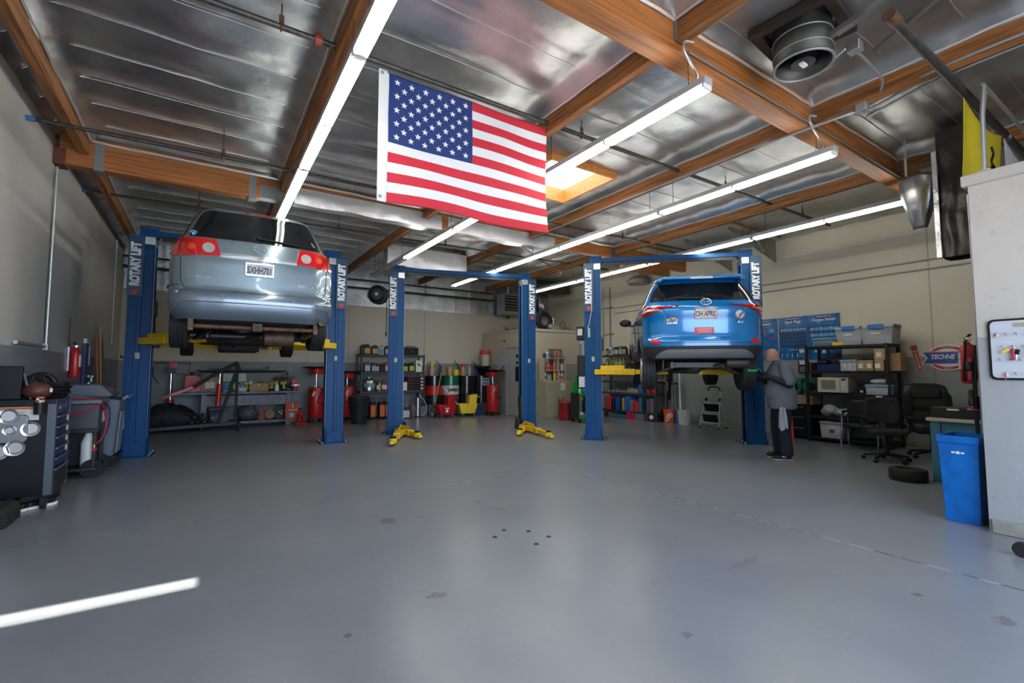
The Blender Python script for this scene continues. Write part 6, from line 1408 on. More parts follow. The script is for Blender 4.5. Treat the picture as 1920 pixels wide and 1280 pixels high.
# posters
pb = mat('poster_blue', (.008, .16, .42), .35, var=(3.5, .8), c2=(.004, .035, .16)); pcy = mat('poster_cyan', (.10, .38, .6), .4); pwh = mat('poster_white', (.72, .74, .76), .4); pdk = mat('poster_dark', (.01, .03, .10), .4)
def poster(y, title, lab, kind):
    t = thing('wall_poster', lab, 'poster', (XR-.012, y, 2.165), RZ, 'blue wall posters')
    MB().b(-.315, .315, -.004, .004, -.485, .485).build('sheet', pb, t)
    text(title, .095, (0, -.006, .37), (R(90), 0, 0), pwh, t, sx=.8, bold=.0015)
    m_ = MB()
    def bar_(x0, x1, z0, z1, i): m_.m(i).b(x0, x1, -.0065, -.004, z0, z1)
    bar_(-.14, .14, .435, .447, 0); bar_(-.17, .17, .285, .293, 1)
    random.seed(len(title)*7)
    if kind == 'o':
        for r_ in range(2):
            for c_ in range(3):
                x = -.24+.19*c_; z = .17-.13*r_
                m_.m(0).cyl((x, -.0075, z), (x, -.004, z), .033, n=16); m_.m(3).b(x-.012, x+.014, -.009, -.007, z-.02, z+.015)
                bar_(x+.045, x+.14, z-.03, z+.03, 1)
        for r_ in range(9): bar_(-.25, -.25+.13, -.05-.024*r_, -.062-.024*r_, 1); bar_(-.08, .07, -.05-.024*r_, -.062-.024*r_, 1)
        bar_(-.20, -.12, -.34, -.26, 0); bar_(-.05, .02, -.36, -.26, 0); bar_(.10, .16, -.34, -.30, 2); bar_(.12, .24, -.46, -.41, 2)
    elif kind == 's':
        for c_ in range(8):
            x = -.245+.07*c_; m_.m(0).torus((x, -.007, .19), .021, .007, 'y', 14, 4)
        for r_ in range(4):
            for c_ in range(8): bar_(-.27+.07*c_, -.22+.07*c_, .06-.09*r_, .13-.09*r_, 3)
        bar_(-.1, .1, -.27, -.255, 4)
        for c_ in range(4): bar_(-.26+.11*c_, -.245+.11*c_, -.44, -.34, 0)
        bar_(.12, .24, -.34, -.26, 0)
        for r_ in range(6): bar_(.08, .26, -.37-.012*r_, -.375-.012*r_, 1)
        bar_(.18, .30, -.465, -.425, 2)
    else:
        bar_(-.26, -.2, -.12, .15, 4); bar_(.0, .03, .1, .22, 2); bar_(.12, .24, .16, .25, 1); bar_(.12, .15, .02, .05, 2); bar_(.17, .2, .02, .05, 2); bar_(-.3, -.04, -.22, -.2, 4)
        for r_ in range(9): bar_(-.28, -.1, -.25-.024*r_, -.262-.024*r_, 1); bar_(-.04, .2, -.25-.024*r_, -.262-.024*r_, 1)
        bar_(.02, .14, -.46, -.42, 2)
    m_.build('print', [pwh, pcy, mat('poster_red', (.6, .05, .06), .4), pdk, mat('poster_gold', (.55, .5, .15), .4)], t, smooth=0)
poster(6.10, 'Alternator', 'blue wall poster partly hidden by the blue car and lift post', 'a')
poster(5.44, 'Spark Plugs', 'blue wall poster titled Spark Plugs behind the man', 's')
poster(4.80, 'Oxygen Sensor', 'blue wall poster titled Oxygen Sensor above the black shelf', 'o')
t = thing('card_reader', 'small grey and black terminal on the right wall behind the man', 'terminal', (XR-.06, 5.22, 1.52), RZ)
MB().b(-.10, .10, -.03, .05, -.14, .12).build('case', black, t, bevel=.008); MB().b(-.07, .08, -.036, -.03, .04, .13).build('paper', whitep, t)
MB().b(-.07, .07, -.036, -.03, -.12, .0).build('keypad', mat('keypad', (.12, .17, .22), .4), t)
t = thing('wall_file', 'black wall file holder right of the grey terminal', 'file holder', (XR-.05, 4.99, 1.42), RZ); MB().b(-.08, .06, -.02, .04, -.20, .18).build('holder', black, t, bevel=.006); MB().b(-.07, .05, -.015, .03, .16, .24).build('paper', mat('paper_tan', (.45, .38, .3), .7), t)
# dark cabinet with carton and green blowers
t = thing('drawer_cabinet', 'black drawer cabinet between the man and the black shelf', 'cabinet', (10.80, 5.16, 0), RZ)
MB().b(-.33, .33, -.26, .28, .02, .72).build('body', black, t, bevel=.006)
for k in range(3): d_ = MB().b(-.31, .31, -.272, -.26, .05+.22*k, .25+.22*k).build('drawer', blk2, t, bevel=.004); MB().b(-.2, .2, -.285, -.272, .22+.22*k, .235+.22*k).build('pull', greym, d_)
carton('long open brown carton on the black drawer cabinet', (10.78, 5.12, .725), .62, .42, .18, rz=RZ)
gf = mat('blower_green', (.01, .16, .10), .45)
for k, (y, n_) in enumerate(((5.22, 'left'), (4.90, 'right'))):
    t = thing('air_blower', f'round green air blower standing on the carton, {n_} one', 'blower', (10.80, y, .91), RZ - .2 + .3*k, 'green air blowers')
    MB().cyl((0, -.08, .17), (0, .08, .17), .165, n=24).b(-.06, .16, -.07, .07, .24, .36).b(-.10, .10, -.09, .09, 0, .05).build('housing', gf, t, bevel=.012)
    MB().cyl((0, -.083, .17), (0, -.075, .17), .10, n=22).build('intake', black, t); MB().torus((0, -.085, .17), .105, .01, 'y', 22, 5).build('intake_ring', gf, t)
it('traffic_cone', 'narrow orange safety post standing behind the man', 'safety post', MB().cyl((0, 0, 0), (0, 0, .52), .05, .035, n=14), [mat('cone_orange', (.75, .08, .02), .5)], (9.75, 4.85, 0))
# black bolt together shelf
SX, SY = 10.70, 4.14
t = shelving('storage_shelf', 'black metal storage shelf with a microwave right of the posters', (SX, SY, 0), RZ, 1.42, .60, (.10, .52, .98, 1.42, 1.92), 1.93, mat('shelf_black', (.018, .018, .019), .45), post=.05, th=.05)
MB().b(.50, .60, -.305, -.30, .93, .96).build('shelf_label', whitep, t)
def sp_(px, z, x=10.60): d = _ray(px, 700); return (x, d.y/d.x*x, z)
clearb = mat('bin_clear', (.42, .45, .48), .3, alpha=.62)
for px, w_, n_, k in ((1603, .44, 'left', 0), (1655, .50, 'right', 1)):
    t = tub(f'large clear storage bin with blue latches on top of the black shelf, {n_}', sp_(px, 1.92), w_, .42, .33, clearb, mat('lid_clear', (.45, .48, .52), .3), RZ, 'clear bins on the shelf', contents=mat('mixed_parts', (.12, .13, .16), .5, var=(9, .7), c2=(.4, .2, .15)))
    for s in ((-.08, .10),): MB().b(-w_*.25, w_*.25, -.232, -.216, .28, .36).build('latch', mat('latch_blue', (.02, .15, .5), .4), t)
    MB().b(w_/2+.006, w_/2+.02, -.14, -.02, .29, .35).b(w_/2+.006, w_/2+.02, .04, .15, .29, .35).build('latch', mat('latch_navy', (.02, .04, .2), .4), t)
    MB().b(-.08, .06, -.215, -.20, .18, .21).build('paper_label', whitep, t)
tub('low teal lidded clear box at the left end on top of the black shelf', sp_(1556, 1.92), .44, .34, .15, mat('tealclear', (.12, .22, .26), .35, alpha=.7), mat('lid_teal', (.15, .30, .34), .4), RZ, contents=black)
it('yellow_box', 'small yellow box at the edge of the shelf top under the bins', 'box', MB().b(-.06, .06, -.10, .10, 0, .06), [yellowp], sp_(1576, 1.92, 10.46), bevel=.004)
t = it('parts_tray', 'dark blue tray heaped with black parts on the shelf board above the microwave', 'tray', MB().b(-.16, .16, -.22, .22, 0, .13).m(1).ball((-.05, .12, .17), (.12, .12, .07)).ball((.03, -.08, .15), (.1, .14, .05)).tube([(-.1, -.2, .14), (0, 0, .22), (.05, .2, .16)], .015), [mat('tray_blue', (.01, .03, .12), .4), black], sp_(1562, 1.42, 10.58), bevel=.008)
tub('small box with a pale blue lid on the upper middle shelf board', sp_(1597, 1.42, 10.52), .26, .28, .20, mat('boxwhite', (.5, .48, .5), .5, var=(20, .5)), mat('lid_paleblue', (.25, .42, .5), .4), RZ, tp=.97)
for k, (px, z, w_, h_, n_) in enumerate(((1621, 1.42, .15, .20, 'left'), (1637, 1.42, .15, .20, 'middle'), (1653, 1.42, .17, .20, 'right'), (1656, 1.622, .17, .20, 'upper'))):
    carton(f'brown small parts carton with paper label on the black shelf, {n_} one', sp_(px, z, 10.52), w_, .26, h_, RZ, 'small parts cartons', lab=1)
carton('taller brown carton at the right end of the black shelf', sp_(1681, 1.42, 10.72), .22, .26, .33, RZ)
it('black_gloves', 'black gloves lying on the small brown cartons', 'gloves', MB().b(-.05, .05, -.2, .12, 0, .04), [black], sp_(1632, 1.622, 10.54), bevel=.01)
cr = mat('microwave_cream', (.58, .54, .38), .4)
t = thing('microwave', 'cream microwave oven on the middle board of the black shelf', 'microwave', sp_(1569, .98, 10.58), RZ)
MB().b(-.27, .27, -.19, .19, .015, .31).build('body', mat('microwave_side', (.3, .29, .25), .5), t, bevel=.008)
d_ = MB().b(-.27, .13, -.215, -.19, .015, .31).build('door', cr, t, bevel=.012)
MB().prism(rnd([(-.19, .08), (.05, .08), (.05, .25), (-.19, .25)], .03), -.220, -.214, 'xz').build('window', mat('micro_window', (.22, .21, .19), .3), d_)
MB().prism(rnd([(-.205, .065), (.065, .065), (.065, .265), (-.205, .265)], .04), -.217, -.2145, 'xz').build('window_frame', mat('micro_frame', (.42, .39, .28), .4), d_)
pn = MB().b(.132, .27, -.213, -.19, .015, .31).build('control_panel', mat('micro_panel', (.5, .49, .44), .4), t, bevel=.004)
MB().b(.16, .235, -.216, -.212, .255, .285).build('display', black, pn)
for r_ in range(5):
    for c_ in range(3): MB().b(.155+.03*c_, .178+.03*c_, -.2155, -.212, .06+.035*r_, .083+.035*r_).build('button', white, pn)
it('phone_base', 'small black phone base beside the microwave', 'phone', MB().b(-.06, .06, -.07, .07, 0, .13).m(1).b(-.063, -.06, -.03, .02, .03, .07), [black, whitep], sp_(1616, .98, 10.50), bevel=.01)
tub('clear box with a pale blue lid and blue label on the microwave board', sp_(1648, .98, 10.52), .34, .28, .17, mat('boxgrey', (.3, .33, .4), .4), MATS['lid_paleblue'], RZ, tp=.96)
it('bubble_wrap', 'crumpled clear wrap on the pale blue lidded box', 'wrap', MB().ball((0, 0, .05), (.1, .16, .05)), [mat('wrap', (.6, .6, .62), .3, bump=(40, 1, .02))], sp_(1650, 1.172, 10.52))
def crumple(seed, s_): 
    m_ = MB()
    def f(u, v):
        a, b_ = u*2*pi, (v-.5)*pi; r_ = 1+.35*noise.noise(V((cos(a)*1.6+seed, sin(a)*1.6, v*3)))+.12*noise.noise(V((cos(a)*5, sin(a)*5+seed, v*8)))
        return (s_[0]*r_*cos(b_)*cos(a), s_[1]*r_*cos(b_)*sin(a), s_[2]*(1+r_*sin(b_))/1.1)
    return m_.grid(f, 40, 20)
it('plastic_bag', 'pale plastic bag of parts on the shelf board under the microwave, left', 'bag', crumple(2, (.16, .13, .12)), [mat('bag_pale', (.45, .42, .45), .25, alpha=.9, bump=(30, 1, .02))], sp_(1553, .52, 10.52))
it('plastic_bag', 'silvery crumpled bag beside the pale bag under the microwave', 'bag', crumple(6, (.13, .26, .085)), [mat('bag_silver', (.55, .54, .52), .25, .3, bump=(25, 1, .03))], sp_(1585, .52, 10.50))
it('dark_bag', 'black bag on the shelf board under the microwave, right half', 'bag', crumple(9, (.17, .30, .10)), [leather], sp_(1636, .52, 10.56))
t = tub('clear storage bin with a blue and white label on the bottom board', sp_(1562, .10, 10.56), .38, .40, .30, mat('bin_pale', (.40, .38, .38), .35), mat('lid_grey', (.35, .35, .35), .4), RZ, tp=.93)
MB().b(-.03, .06, -.196, -.188, .10, .20).build('label', mat('label_purple', (.12, .06, .25), .5), t)
# chairs
def star_base(t, r_=.30, z=.07, m_=black, n=5, a0=.3):
    for k in range(n):
        a = a0+k*2*pi/n; x, y = r_*cos(a), r_*sin(a)
        l_ = MB().bar((0, 0, z+.05), (x, y, z+.005), .055, .04, .7).build('base_arm', m_, t, bevel=.008)
        MB().cyl((x-.022*sin(a), y+.022*cos(a), .03), (x+.022*sin(a), y-.022*cos(a), .03), .03, n=14).build('caster', black, l_)
fab = mat('chair_fabric', (.022, .022, .024), .85, bump=(120, .3, .002))
t = thing('office_chair', 'black fabric task chair with armrests nearest the man', 'chair', (9.02, 3.05, 0), R(-62))
star_base(t)
MB().cyl((0, 0, .09), (0, 0, .26), .035).cyl((0, 0, .26), (0, 0, .42), .022).build('gas_column', blackm, t)
MB().prism(rnd([(-.24, -.24), (.24, -.24), (.25, .22), (-.25, .22)], .09), .42, .50).build('seat', fab, t, bevel=.03, seg=3)
bk = MB(); bk.grid(lambda u, v: ((u-.5)*.46*(1-.25*abs(2*v-1)**3), .27+.05*v-.10*(2*u-1)**2*.8, .56+.42*v), 12, 12); bk.build('backrest', fab, t, solid=.07, bevel=0)
MB().bar((0, .16, .44), (0, .30, .66), .07, .03).build('back_support', black, t)
for s in (-1, 1):
    MB().bar((s*.22, .0, .43), (s*.30, .0, .48), .04, .03).bar((s*.30, .0, .46), (s*.30, .0, .67), .05, .03).build('arm_post', black, t)
    MB().box((s*.29, -.02, .69), (.08, .27, .035)).build('armrest', black, t, bevel=.012)
t = thing('executive_chair', 'high backed black leather chair beside the desk', 'chair', (10.0, 2.75, 0), R(-62))
star_base(t, .33, a0=.0)
MB().cyl((0, 0, .09), (0, 0, .40), .035).build('gas_column', blackm, t)
MB().prism(rnd([(-.27, -.27), (.27, -.27), (.27, .25), (-.27, .25)], .1), .40, .56).build('seat', leather, t, bevel=.045, seg=3)
def backf(u, v):
    w_ = .31*(1-.30*max(0, v-.6)**1.5*2.2)*(.86+.14*min(1, v*3)); x = (2*u-1)*w_
    puff = .03*abs(sin(v*pi*3)) + .03*(1-(2*u-1)**4)
    return (x, .26+.16*v-puff+.03*(2*u-1)**2*-1, .52+.66*v - .05*(2*u-1)**4*v)
bk = MB().grid(backf, 20, 24).build('backrest', leather, t, solid=.10, smooth=60)
for s in (-1, 1):
    MB().prism(rnd([(s*.20, .58), (s*.33, .60), (s*.31, 1.02), (s*.20, 1.12)], .06), .17, .25, 'xz').build('side_bolster', leather, t, bevel=.03, seg=3)
    MB().tube([(s*.30, .12, .46), (s*.36, .12, .52), (s*.36, .12, .66)], .022).box((s*.35, 0, .68), (.09, .32, .05)).build('armrest', black, t, bevel=.012)
MB().box((0, .31, 1.02), (.42, .10, .18), (R(-10), 0, 0)).build('head_cushion', leather, t, bevel=.04, seg=3)
t = thing('guest_chair', 'black padded chair with chromed bent legs behind the task chair', 'chair', (9.95, 3.72, 0), R(-80))
MB().prism(rnd([(-.25, -.24), (.25, -.24), (.25, .22), (-.25, .22)], .07), .40, .47).build('seat', leather, t, bevel=.025, seg=3)
MB().prism(rnd([(-.25, .55), (.25, .55), (.24, .88), (-.24, .88)], .09), .22, .28, 'xz').build('backrest', leather, t, bevel=.025, seg=3)
for s in (-1, 1):
    MB().tube([(s*.27, -.28, .015), (s*.26, -.22, .35), (s*.26, -.18, .60), (s*.26, -.05, .66), (s*.26, .15, .66)], .014, 8).tube([(s*.26, .28, .015), (s*.26, .24, .3), (s*.25, .26, .86)], .013, 8).build('leg', chrome, t)
    MB().box((s*.26, .03, .675), (.05, .24, .03)).build('armrest', black, t, bevel=.01)
# floor tyre, desk, bin
t = thing('small_tyre', 'small worn black tyre lying flat on the floor before the desk', 'tyre', (7.68, 2.38, 0))
MB().lathe([(.13, .0), (.19, .005), (.20, .02), (.20, .13), (.19, .15), (.13, .155), (.115, .13), (.115, .03)], n=36).build('tyre', rubber, t); MB().lathe([(.115, .05), (.12, .11), (.10, .12), (.09, .06)], n=30).build('rim', greym, t)
t = thing('desk', 'teal wooden desk with a pale top against the office wall', 'desk', (8.45, 1.80, 0))
MB().b(-.60, .75, -.43, .42, .77, .81).build('desk_top', mat('desk_top', (.50, .44, .36), .5, var=(6, .15)), t, bevel=.006)
MB().b(-.54, -.50, -.36, .36, .56, .77).b(-.54, -.48, -.36, .36, .10, .14).build('end_panel', teal, t, bevel=.004)
for x in (-.52, .68):
    for y in (-.37, .34): MB().b(x-.04, x+.04, y-.05, y+.05, 0, .77).build('leg', teal, t, bevel=.004)
MB().b(-.5, .68, .33, .36, .5, .77).build('apron', teal, t)
t = it('laptop_bag', 'flat black padded bag lying on the desk', 'bag', MB().prism(rnd([(-.18, -.26), (.18, -.26), (.18, .28), (-.18, .28)], .05), 0, .13).m(1).box((-.185, .05, .11), (.006, .12, .02)), [mat('bag_black', (.015, .015, .015), .6), white], (8.12, 1.92, .812), bevel=.02)
it('cable_bundle', 'black cables and small connectors piled on the desk by the wall', 'cables', MB().tube(arc_hose([(0, .2, .02), (.1, .1, .1), (0, 0, .14), (-.1, -.1, .08), (0, -.2, .02), (.12, -.15, .02)]), .018).tube(arc_hose([(-.05, .15, .14), (.05, 0, .16), (0, -.2, .05)]), .015).m(1).ball((-.1, -.22, .03), .025), [black, steel], (8.15, 1.60, .812))
bb = mat('bin_blue', (.0, .155, .56), .4, var=(7, .12), c2=(.0, .11, .42))
t = thing('slim_bin', 'tall blue plastic waste bin at the corner of the office wall', 'waste bin', (6.16, 1.45, 0), 0)
m_ = MB(); hx, hy, H_ = .25, .145, .80; a = .84
def ring(f, z): return [(-hx*f, -hy*f, z), (hx*f, -hy*f, z), (hx*f, hy*f, z), (-hx*f, hy*f, z)]
vs = ring(a, 0)+ring(.985, H_-.07)+ring(1.03, H_-.065)+ring(1.05, H_)+ring(.98, H_)+ring(.82, .02)
fs = [(3, 2, 1, 0)]+[(k*4+i, k*4+(i+1) % 4, (k+1)*4+(i+1) % 4, (k+1)*4+i) for k in range(5) for i in range(4)]+[(20, 21, 22, 23)]
m_.add(vs, fs); m_.build('bin_body', bb, t, bevel=.012, smooth=30)
MB().b(-hx*.965-.014, -hx*.965-.004, -.045, -.02, H_-.16, H_-.145).b(-hx*.965-.014, -hx*.965-.004, -.012, .012, H_-.165, H_-.14).b(-hx*.965-.014, -hx*.965-.004, .02, .045, H_-.16, H_-.145).build('maker_mark', letterw, t)
# signs on the right wall
t = thing('wall_sign', 'oval red white and blue ribbon sign on the right wall above the leather chair', 'sign', (XR-.015, 2.80, 1.655), RZ)
rsg = mat('sign_red', (.5, .02, .03), .4); wsg = mat('sign_white2', (.75, .74, .72), .4); bsg = mat('sign_royal', (.01, .05, .30), .4)
def ell(rx, rz_, n=40): return [(rx*cos(2*pi*i/n), rz_*sin(2*pi*i/n)) for i in range(n)]
MB().prism(ell(.30, .235), -.004, .004, 'xz').prism([(-.37, -.12), (.44, -.12), (.37, 0), (.44, .12), (-.37, .12), (-.30, 0)], -.007, -.001, 'xz').build('panel', wsg, t)
MB().prism(ell(.28, .215), -.006, -.004, 'xz').build('red_ring', rsg, t); MB().prism(ell(.24, .165), -.0065, -.006, 'xz').build('inner_white', wsg, t)
MB().prism([(-.37, -.12), (.44, -.12), (.37, 0), (.44, .12), (-.37, .12), (-.30, 0)], -.0085, -.0066, 'xz').build('ribbon_white', wsg, t)
MB().prism([(-.345, -.10), (.41, -.10), (.345, 0), (.41, .10), (-.345, .10), (-.28, 0)], -.010, -.0086, 'xz').build('ribbon_blue', bsg, t)
MB().b(-.35, .42, -.0095, -.0087, .104, .112).b(-.35, .42, -.0095, -.0087, -.112, -.104).build('red_edge', rsg, t)
text('TECHNE', .115, (-.075, -.011, .015), (R(90), 0, 0), wsg, t, sx=.76, bold=.004, shear=.25)
text('PROFESSIONAL', .028, (.06, -.011, -.065), (R(90), 0, 0), mat('sign_lblue', (.2, .3, .6), .4), t, shear=.2)
text('AUTHORIZED', .032, (0, -.0075, .192), (R(90), 0, 0), wsg, t); text('SERVICE', .032, (0, -.0075, -.192), (R(90), 0, 0), wsg, t)
t = thing('strip_sign', 'narrow tilted red and cream arrow sign left of the oval ribbon sign', 'sign', (XR-.015, 3.24, 1.66), RZ, rot=(0, 0, RZ))
for nm, m_, g_ in (('panel', mat('sign_cream', (.55, .45, .32), .5), (-.055, .055, -.004, .004, -.25, .25)), ('red_field', rsg, (-.04, .04, -.006, -.004, -.235, .12)), ('red_field', rsg, (-.045, .045, -.006, -.004, .14, .235))):
    MB().box(((g_[0]+g_[1])/2*cos(.2)+(g_[4]+g_[5])/2*-sin(.2)*1, (g_[2]+g_[3])/2, (g_[4]+g_[5])/2*cos(.2)), (g_[1]-g_[0], g_[3]-g_[2], g_[5]-g_[4]), (0, -.2, 0)).build(nm, m_, t)
def tilt(x, z): return (x*cos(.2)-z*sin(.2), x*sin(.2)*-1*-1*0+z*cos(.2)+x*sin(.2))
MB().prism([tilt(-.018, .10), tilt(.018, .10), tilt(.018, -.17), tilt(.034, -.17), tilt(0, -.215), tilt(-.034, -.17), tilt(-.018, -.17)], -.008, -.006, 'xz').build('white_arrow', MATS['sign_cream'], t)
text('FIRE EXTINGUISHER', .026, (*[(q[0], -.009, q[1]) for q in (tilt(0, -.03),)][0],), (R(90), R(90)-.2, 0), rsg, t, sx=.95)
t = extinguisher((6.31, 1.43, 1.28), R(180), 'red fire extinguisher on the back wall of the office beside the oval sign', .92, br=.18)
t = thing('harness_straps', 'black and red power tool straps hanging at the office wall corner', 'strap', (6.01, 1.305, 1.03))
MB().tube([(0, 0, .62), (.0, .02, .3), (-.02, .02, 0), (.0, .02, -.2)], .016).build('strap', black, t)
for x, y, z, s_ in ((-.03, .05, .42, .05), (.03, .0, .36, .06), (-.06, .04, .10, .05), (.05, .0, .08, .07), (0, .05, .16, .05)): MB().box((x, y, z), (s_, s_*.8, s_*1.7), (0, .2, .3)).build('buckle_block', black, t, bevel=.012)
MB().torus((.01, .03, .02), .05, .009, 'z').tube([(0, .04, .5), (.0, .05, .3)], .018).build('red_cord', mat('cord_red', (.35, .01, .06), .35), t)
for k, (x, n_) in enumerate(((5.93, 'left'), (5.99, 'right'))):
    it('wall_conduit', f'thin {"black" if k else "grey"} conduit running up the office corner, {n_} one', 'conduit', MB().tube([(0, 0, 0), (0, 0, 2.2)], .009, 8), [black if k else conduit], (x-.04, 1.265, .85))
# key board on the office wall
t = thing('key_board', 'white key board with a black rim hanging on the office wall', 'key board', (5.83-.012, .80, 1.595), RZ)
MB().prism(rnd([(-.38, -.265), (.5, -.265), (.5, .265), (-.38, .265)], .05), -.008, .010, 'xz').build('rim', black, t, bevel=.006)
MB().prism(rnd([(-.362, -.247), (.482, -.247), (.482, .247), (-.362, .247)], .04), -.0105, -.008, 'xz').build('board', mat('keyboard_white', (.52, .54, .60), .4), t)
MB().prism(rnd([(-.22, .19), (.3, .19), (.3, .225), (-.22, .225)], .017), -.013, -.010, 'xz').build('grip_slot', mat('slot_tan', (.4, .3, .22), .5), t)
brs = MATS['brass']
for r_, (z, x0) in enumerate(((.14, -.325), (.03, -.29), (-.08, -.31), (-.20, -.28))):
    for c_ in range(9):
        MB().cyl((x0+.062*c_, -.03, z), (x0+.062*c_, -.01, z), .003, n=5).bar((x0+.062*c_, -.028, z), (x0+.062*c_+.004, -.03, z-.022), .006, .004).build('brass_hook', brs, t)
def keys(x, z, label, parts):
    k_ = thing('car_keys', label, 'keys', (5.83-.04, .80-x, 1.595+z), RZ)
    MB().torus((0, 0, -.02), .014, .0015, 'y', 14, 4).build('key_ring', chrome, k_)
    for (dx, dz, w_, h_, a_, m_) in parts: MB().box((dx, -.004, dz), (w_, .010, h_), (0, a_, 0)).build('key_tag', m_, k_, bevel=.004)
keys(-.228, .03, 'car keys with yellow and red tags on the key board, left bunch', [(-.045, -.045, .055, .022, -.5, yellowp), (.0, -.075, .022, .10, 0, mat('tag_red', (.4, .02, .04), .4)), (.028, -.055, .03, .045, .2, black), (.02, -.10, .010, .05, .15, chrome)])
keys(-.104, .03, 'car keys with a black fob on the key board, right bunch', [(-.012, -.035, .022, .035, .3, black), (.018, -.055, .042, .045, .2, black), (-.018, -.07, .012, .055, .3, mat('key_yellow', (.5, .45, .1), .4)), (.03, -.09, .010, .04, -.2, brs)])
keys(-.28, -.20, 'single small red and silver key at the lower left of the key board', [(0, -.04, .008, .05, 0, mat('tag_red', (.4, .02, .04), .4))])
keys(-.325, .14, 'tiny red tag on the top left hook of the key board', [(0, -.01, .01, .03, 0, mat('tag_red', (.4, .02, .04), .4))])
p = fz(1916, 1046)
it('rubber_caster', 'black rubber wheel at the right frame edge on the floor', 'wheel', MB().cyl((-.02, 0, .055), (.03, 0, .055), .055, n=20), [rubber], (p.x+.03, p.y, 0), bevel=.008)
# anchor holes left in the floor
for k, (px, py) in enumerate(((928, 1007), (945, 994), (991, 996), (1029, 1006), (1006, 1020))):
    p = fz(px, py); tag(MB().torus((0, 0, .001), .016, .004, 'z', 14, 4).build('anchor_hole', black, loc=(p.x, p.y, 0)), f'small black bolt ring in the middle of the floor, {ORD[k]} clockwise from left', 'anchor', 'anchor rings in the floor')
# conduits along the right wall
for k, (z, n_) in enumerate(((3.48, 'upper'), (3.31, 'lower'))):
    it('wall_conduit', f'long painted conduit along the right wall, {n_} one', 'conduit', MB().tube([(0, 1.6, 0), (0, 11.0, 0)], .016, 8), [mat('conduit_beige', (.36, .34, .27), .5)], (XR-.03, 0, z))
for k, (px, n_) in enumerate(((1144, 'thick dark'), (1131, 'thin pale'))):
    p = wx(px, 600, XR-.03); it('wall_conduit', f'{n_} vertical conduit on the right wall left of the blue car', 'conduit', MB().tube([(0, 0, 2.0), (0, 0, 4.2)], .022 if k == 0 else .012, 8).b(-.03, .03, -.12, .12, 2.62, 2.66).b(-.03, .03, -.12, .12, 3.5, 3.54), [greym if k == 0 else MATS['conduit_beige']], (XR-.03, p.y, 0))
# ================================================================ FLAGS, FAN, DUCTS, CONDUITS OVERHEAD
FY = 4.40
fx0, fx1, fz1, fz0 = 1.37, 3.37, 4.345, 3.05
def fl_w(u, v):      # cloth surface, v=0 top
    x = fx0+(fx1-fx0)*u; z = fz1-(fz1-fz0)*v
    y = FY + .035*sin(2.2*u*pi+2.6*v)*v + .018*sin(9*u-5*v+1)*(.3+v) + .012*noise.noise(V((u*5, v*5, 2)))
    z -= .025*sin(u*pi)*(1-v)*0 + .035*u*v*0
    return V((x, y, z))
t = thing('large_flag', 'big striped flag with a star field hanging from the ceiling pipe', 'flag', (0, 0, 0))
fr = mat('flag_red', (.58, .02, .04), .75, bump=(90, .2, .002)); fw_ = mat('flag_white', (.74, .74, .76), .75, bump=(90, .2, .002)); fb_ = mat('flag_blue', (.012, .035, .16), .75, bump=(90, .2, .002))
NU, NV = 80, 78
m_ = MB(); hd = .022
vs = [tuple(fl_w(i/NU, j/NV)) for j in range(NV+1) for i in range(NU+1)]
m_.v = vs
for j in range(NV):
    s_ = int(j/(NV/13))
    for i in range(NU):
        u = (i+.5)/NU; q = NU+1
        m_.f.append((j*q+i, j*q+i+1, (j+1)*q+i+1, (j+1)*q+i))
        m_.mi.append(1 if u < hd else (2 if (u < .49 and s_ < 7) else (0 if s_ % 2 == 0 else 1)))
m_.build('cloth', [fr, fw_, fb_], t, solid=.003, recalc=False, smooth=80)
def star(cu, cv, r_, m_):
    pts = []
    for k in range(10):
        a = pi/2+k*pi/5; rr = r_ if k % 2 == 0 else r_*.42
        du, dv = rr*cos(a)/(fx1-fx0), -rr*sin(a)/(fz1-fz0)
        for sg in (1,): p = fl_w(cu+du, cv+dv); pts.append((p.x, p.y-.0035, p.z))
    c = fl_w(cu, cv); o = len(m_.v); m_.v += [(c.x, c.y-.0035, c.z)] + pts
    for k in range(10): m_.f.append((o, o+1+k, o+1+(k+1) % 10)); m_.mi.append(0)
m_ = MB()
for r_ in range(9):
    n = 6 if r_ % 2 == 0 else 5
    for c_ in range(n):
        star(.022+(.468)*((c_ + (.5 if n == 6 else 1.0))/6.0) if 0 else .03+.455*((2*c_+(1 if n == 6 else 2))/12.0), 7/13*((r_+1)/10.0), .036, m_)
m_.build('stars', fw_, t, recalc=False, smooth=0)
MB().b(fx0-.05, fx0+.03, FY-.004, FY+.006, fz0-.01, fz1+.015).build('header_band', fw_, t)
for z in (fz1-.02, fz0+.04): MB().torus((fx0-.02, FY-.005, z), .012, .004, 'y', 12, 5).build('grommet', mat('dull_brass', (.15, .13, .10), .4, .7), t)
for x in (fx0, fx1): MB().torus((x, FY-.02, fz1+.03), .04, .003, 'y', 14, 4, .5, 1).build('hook', steel, t)
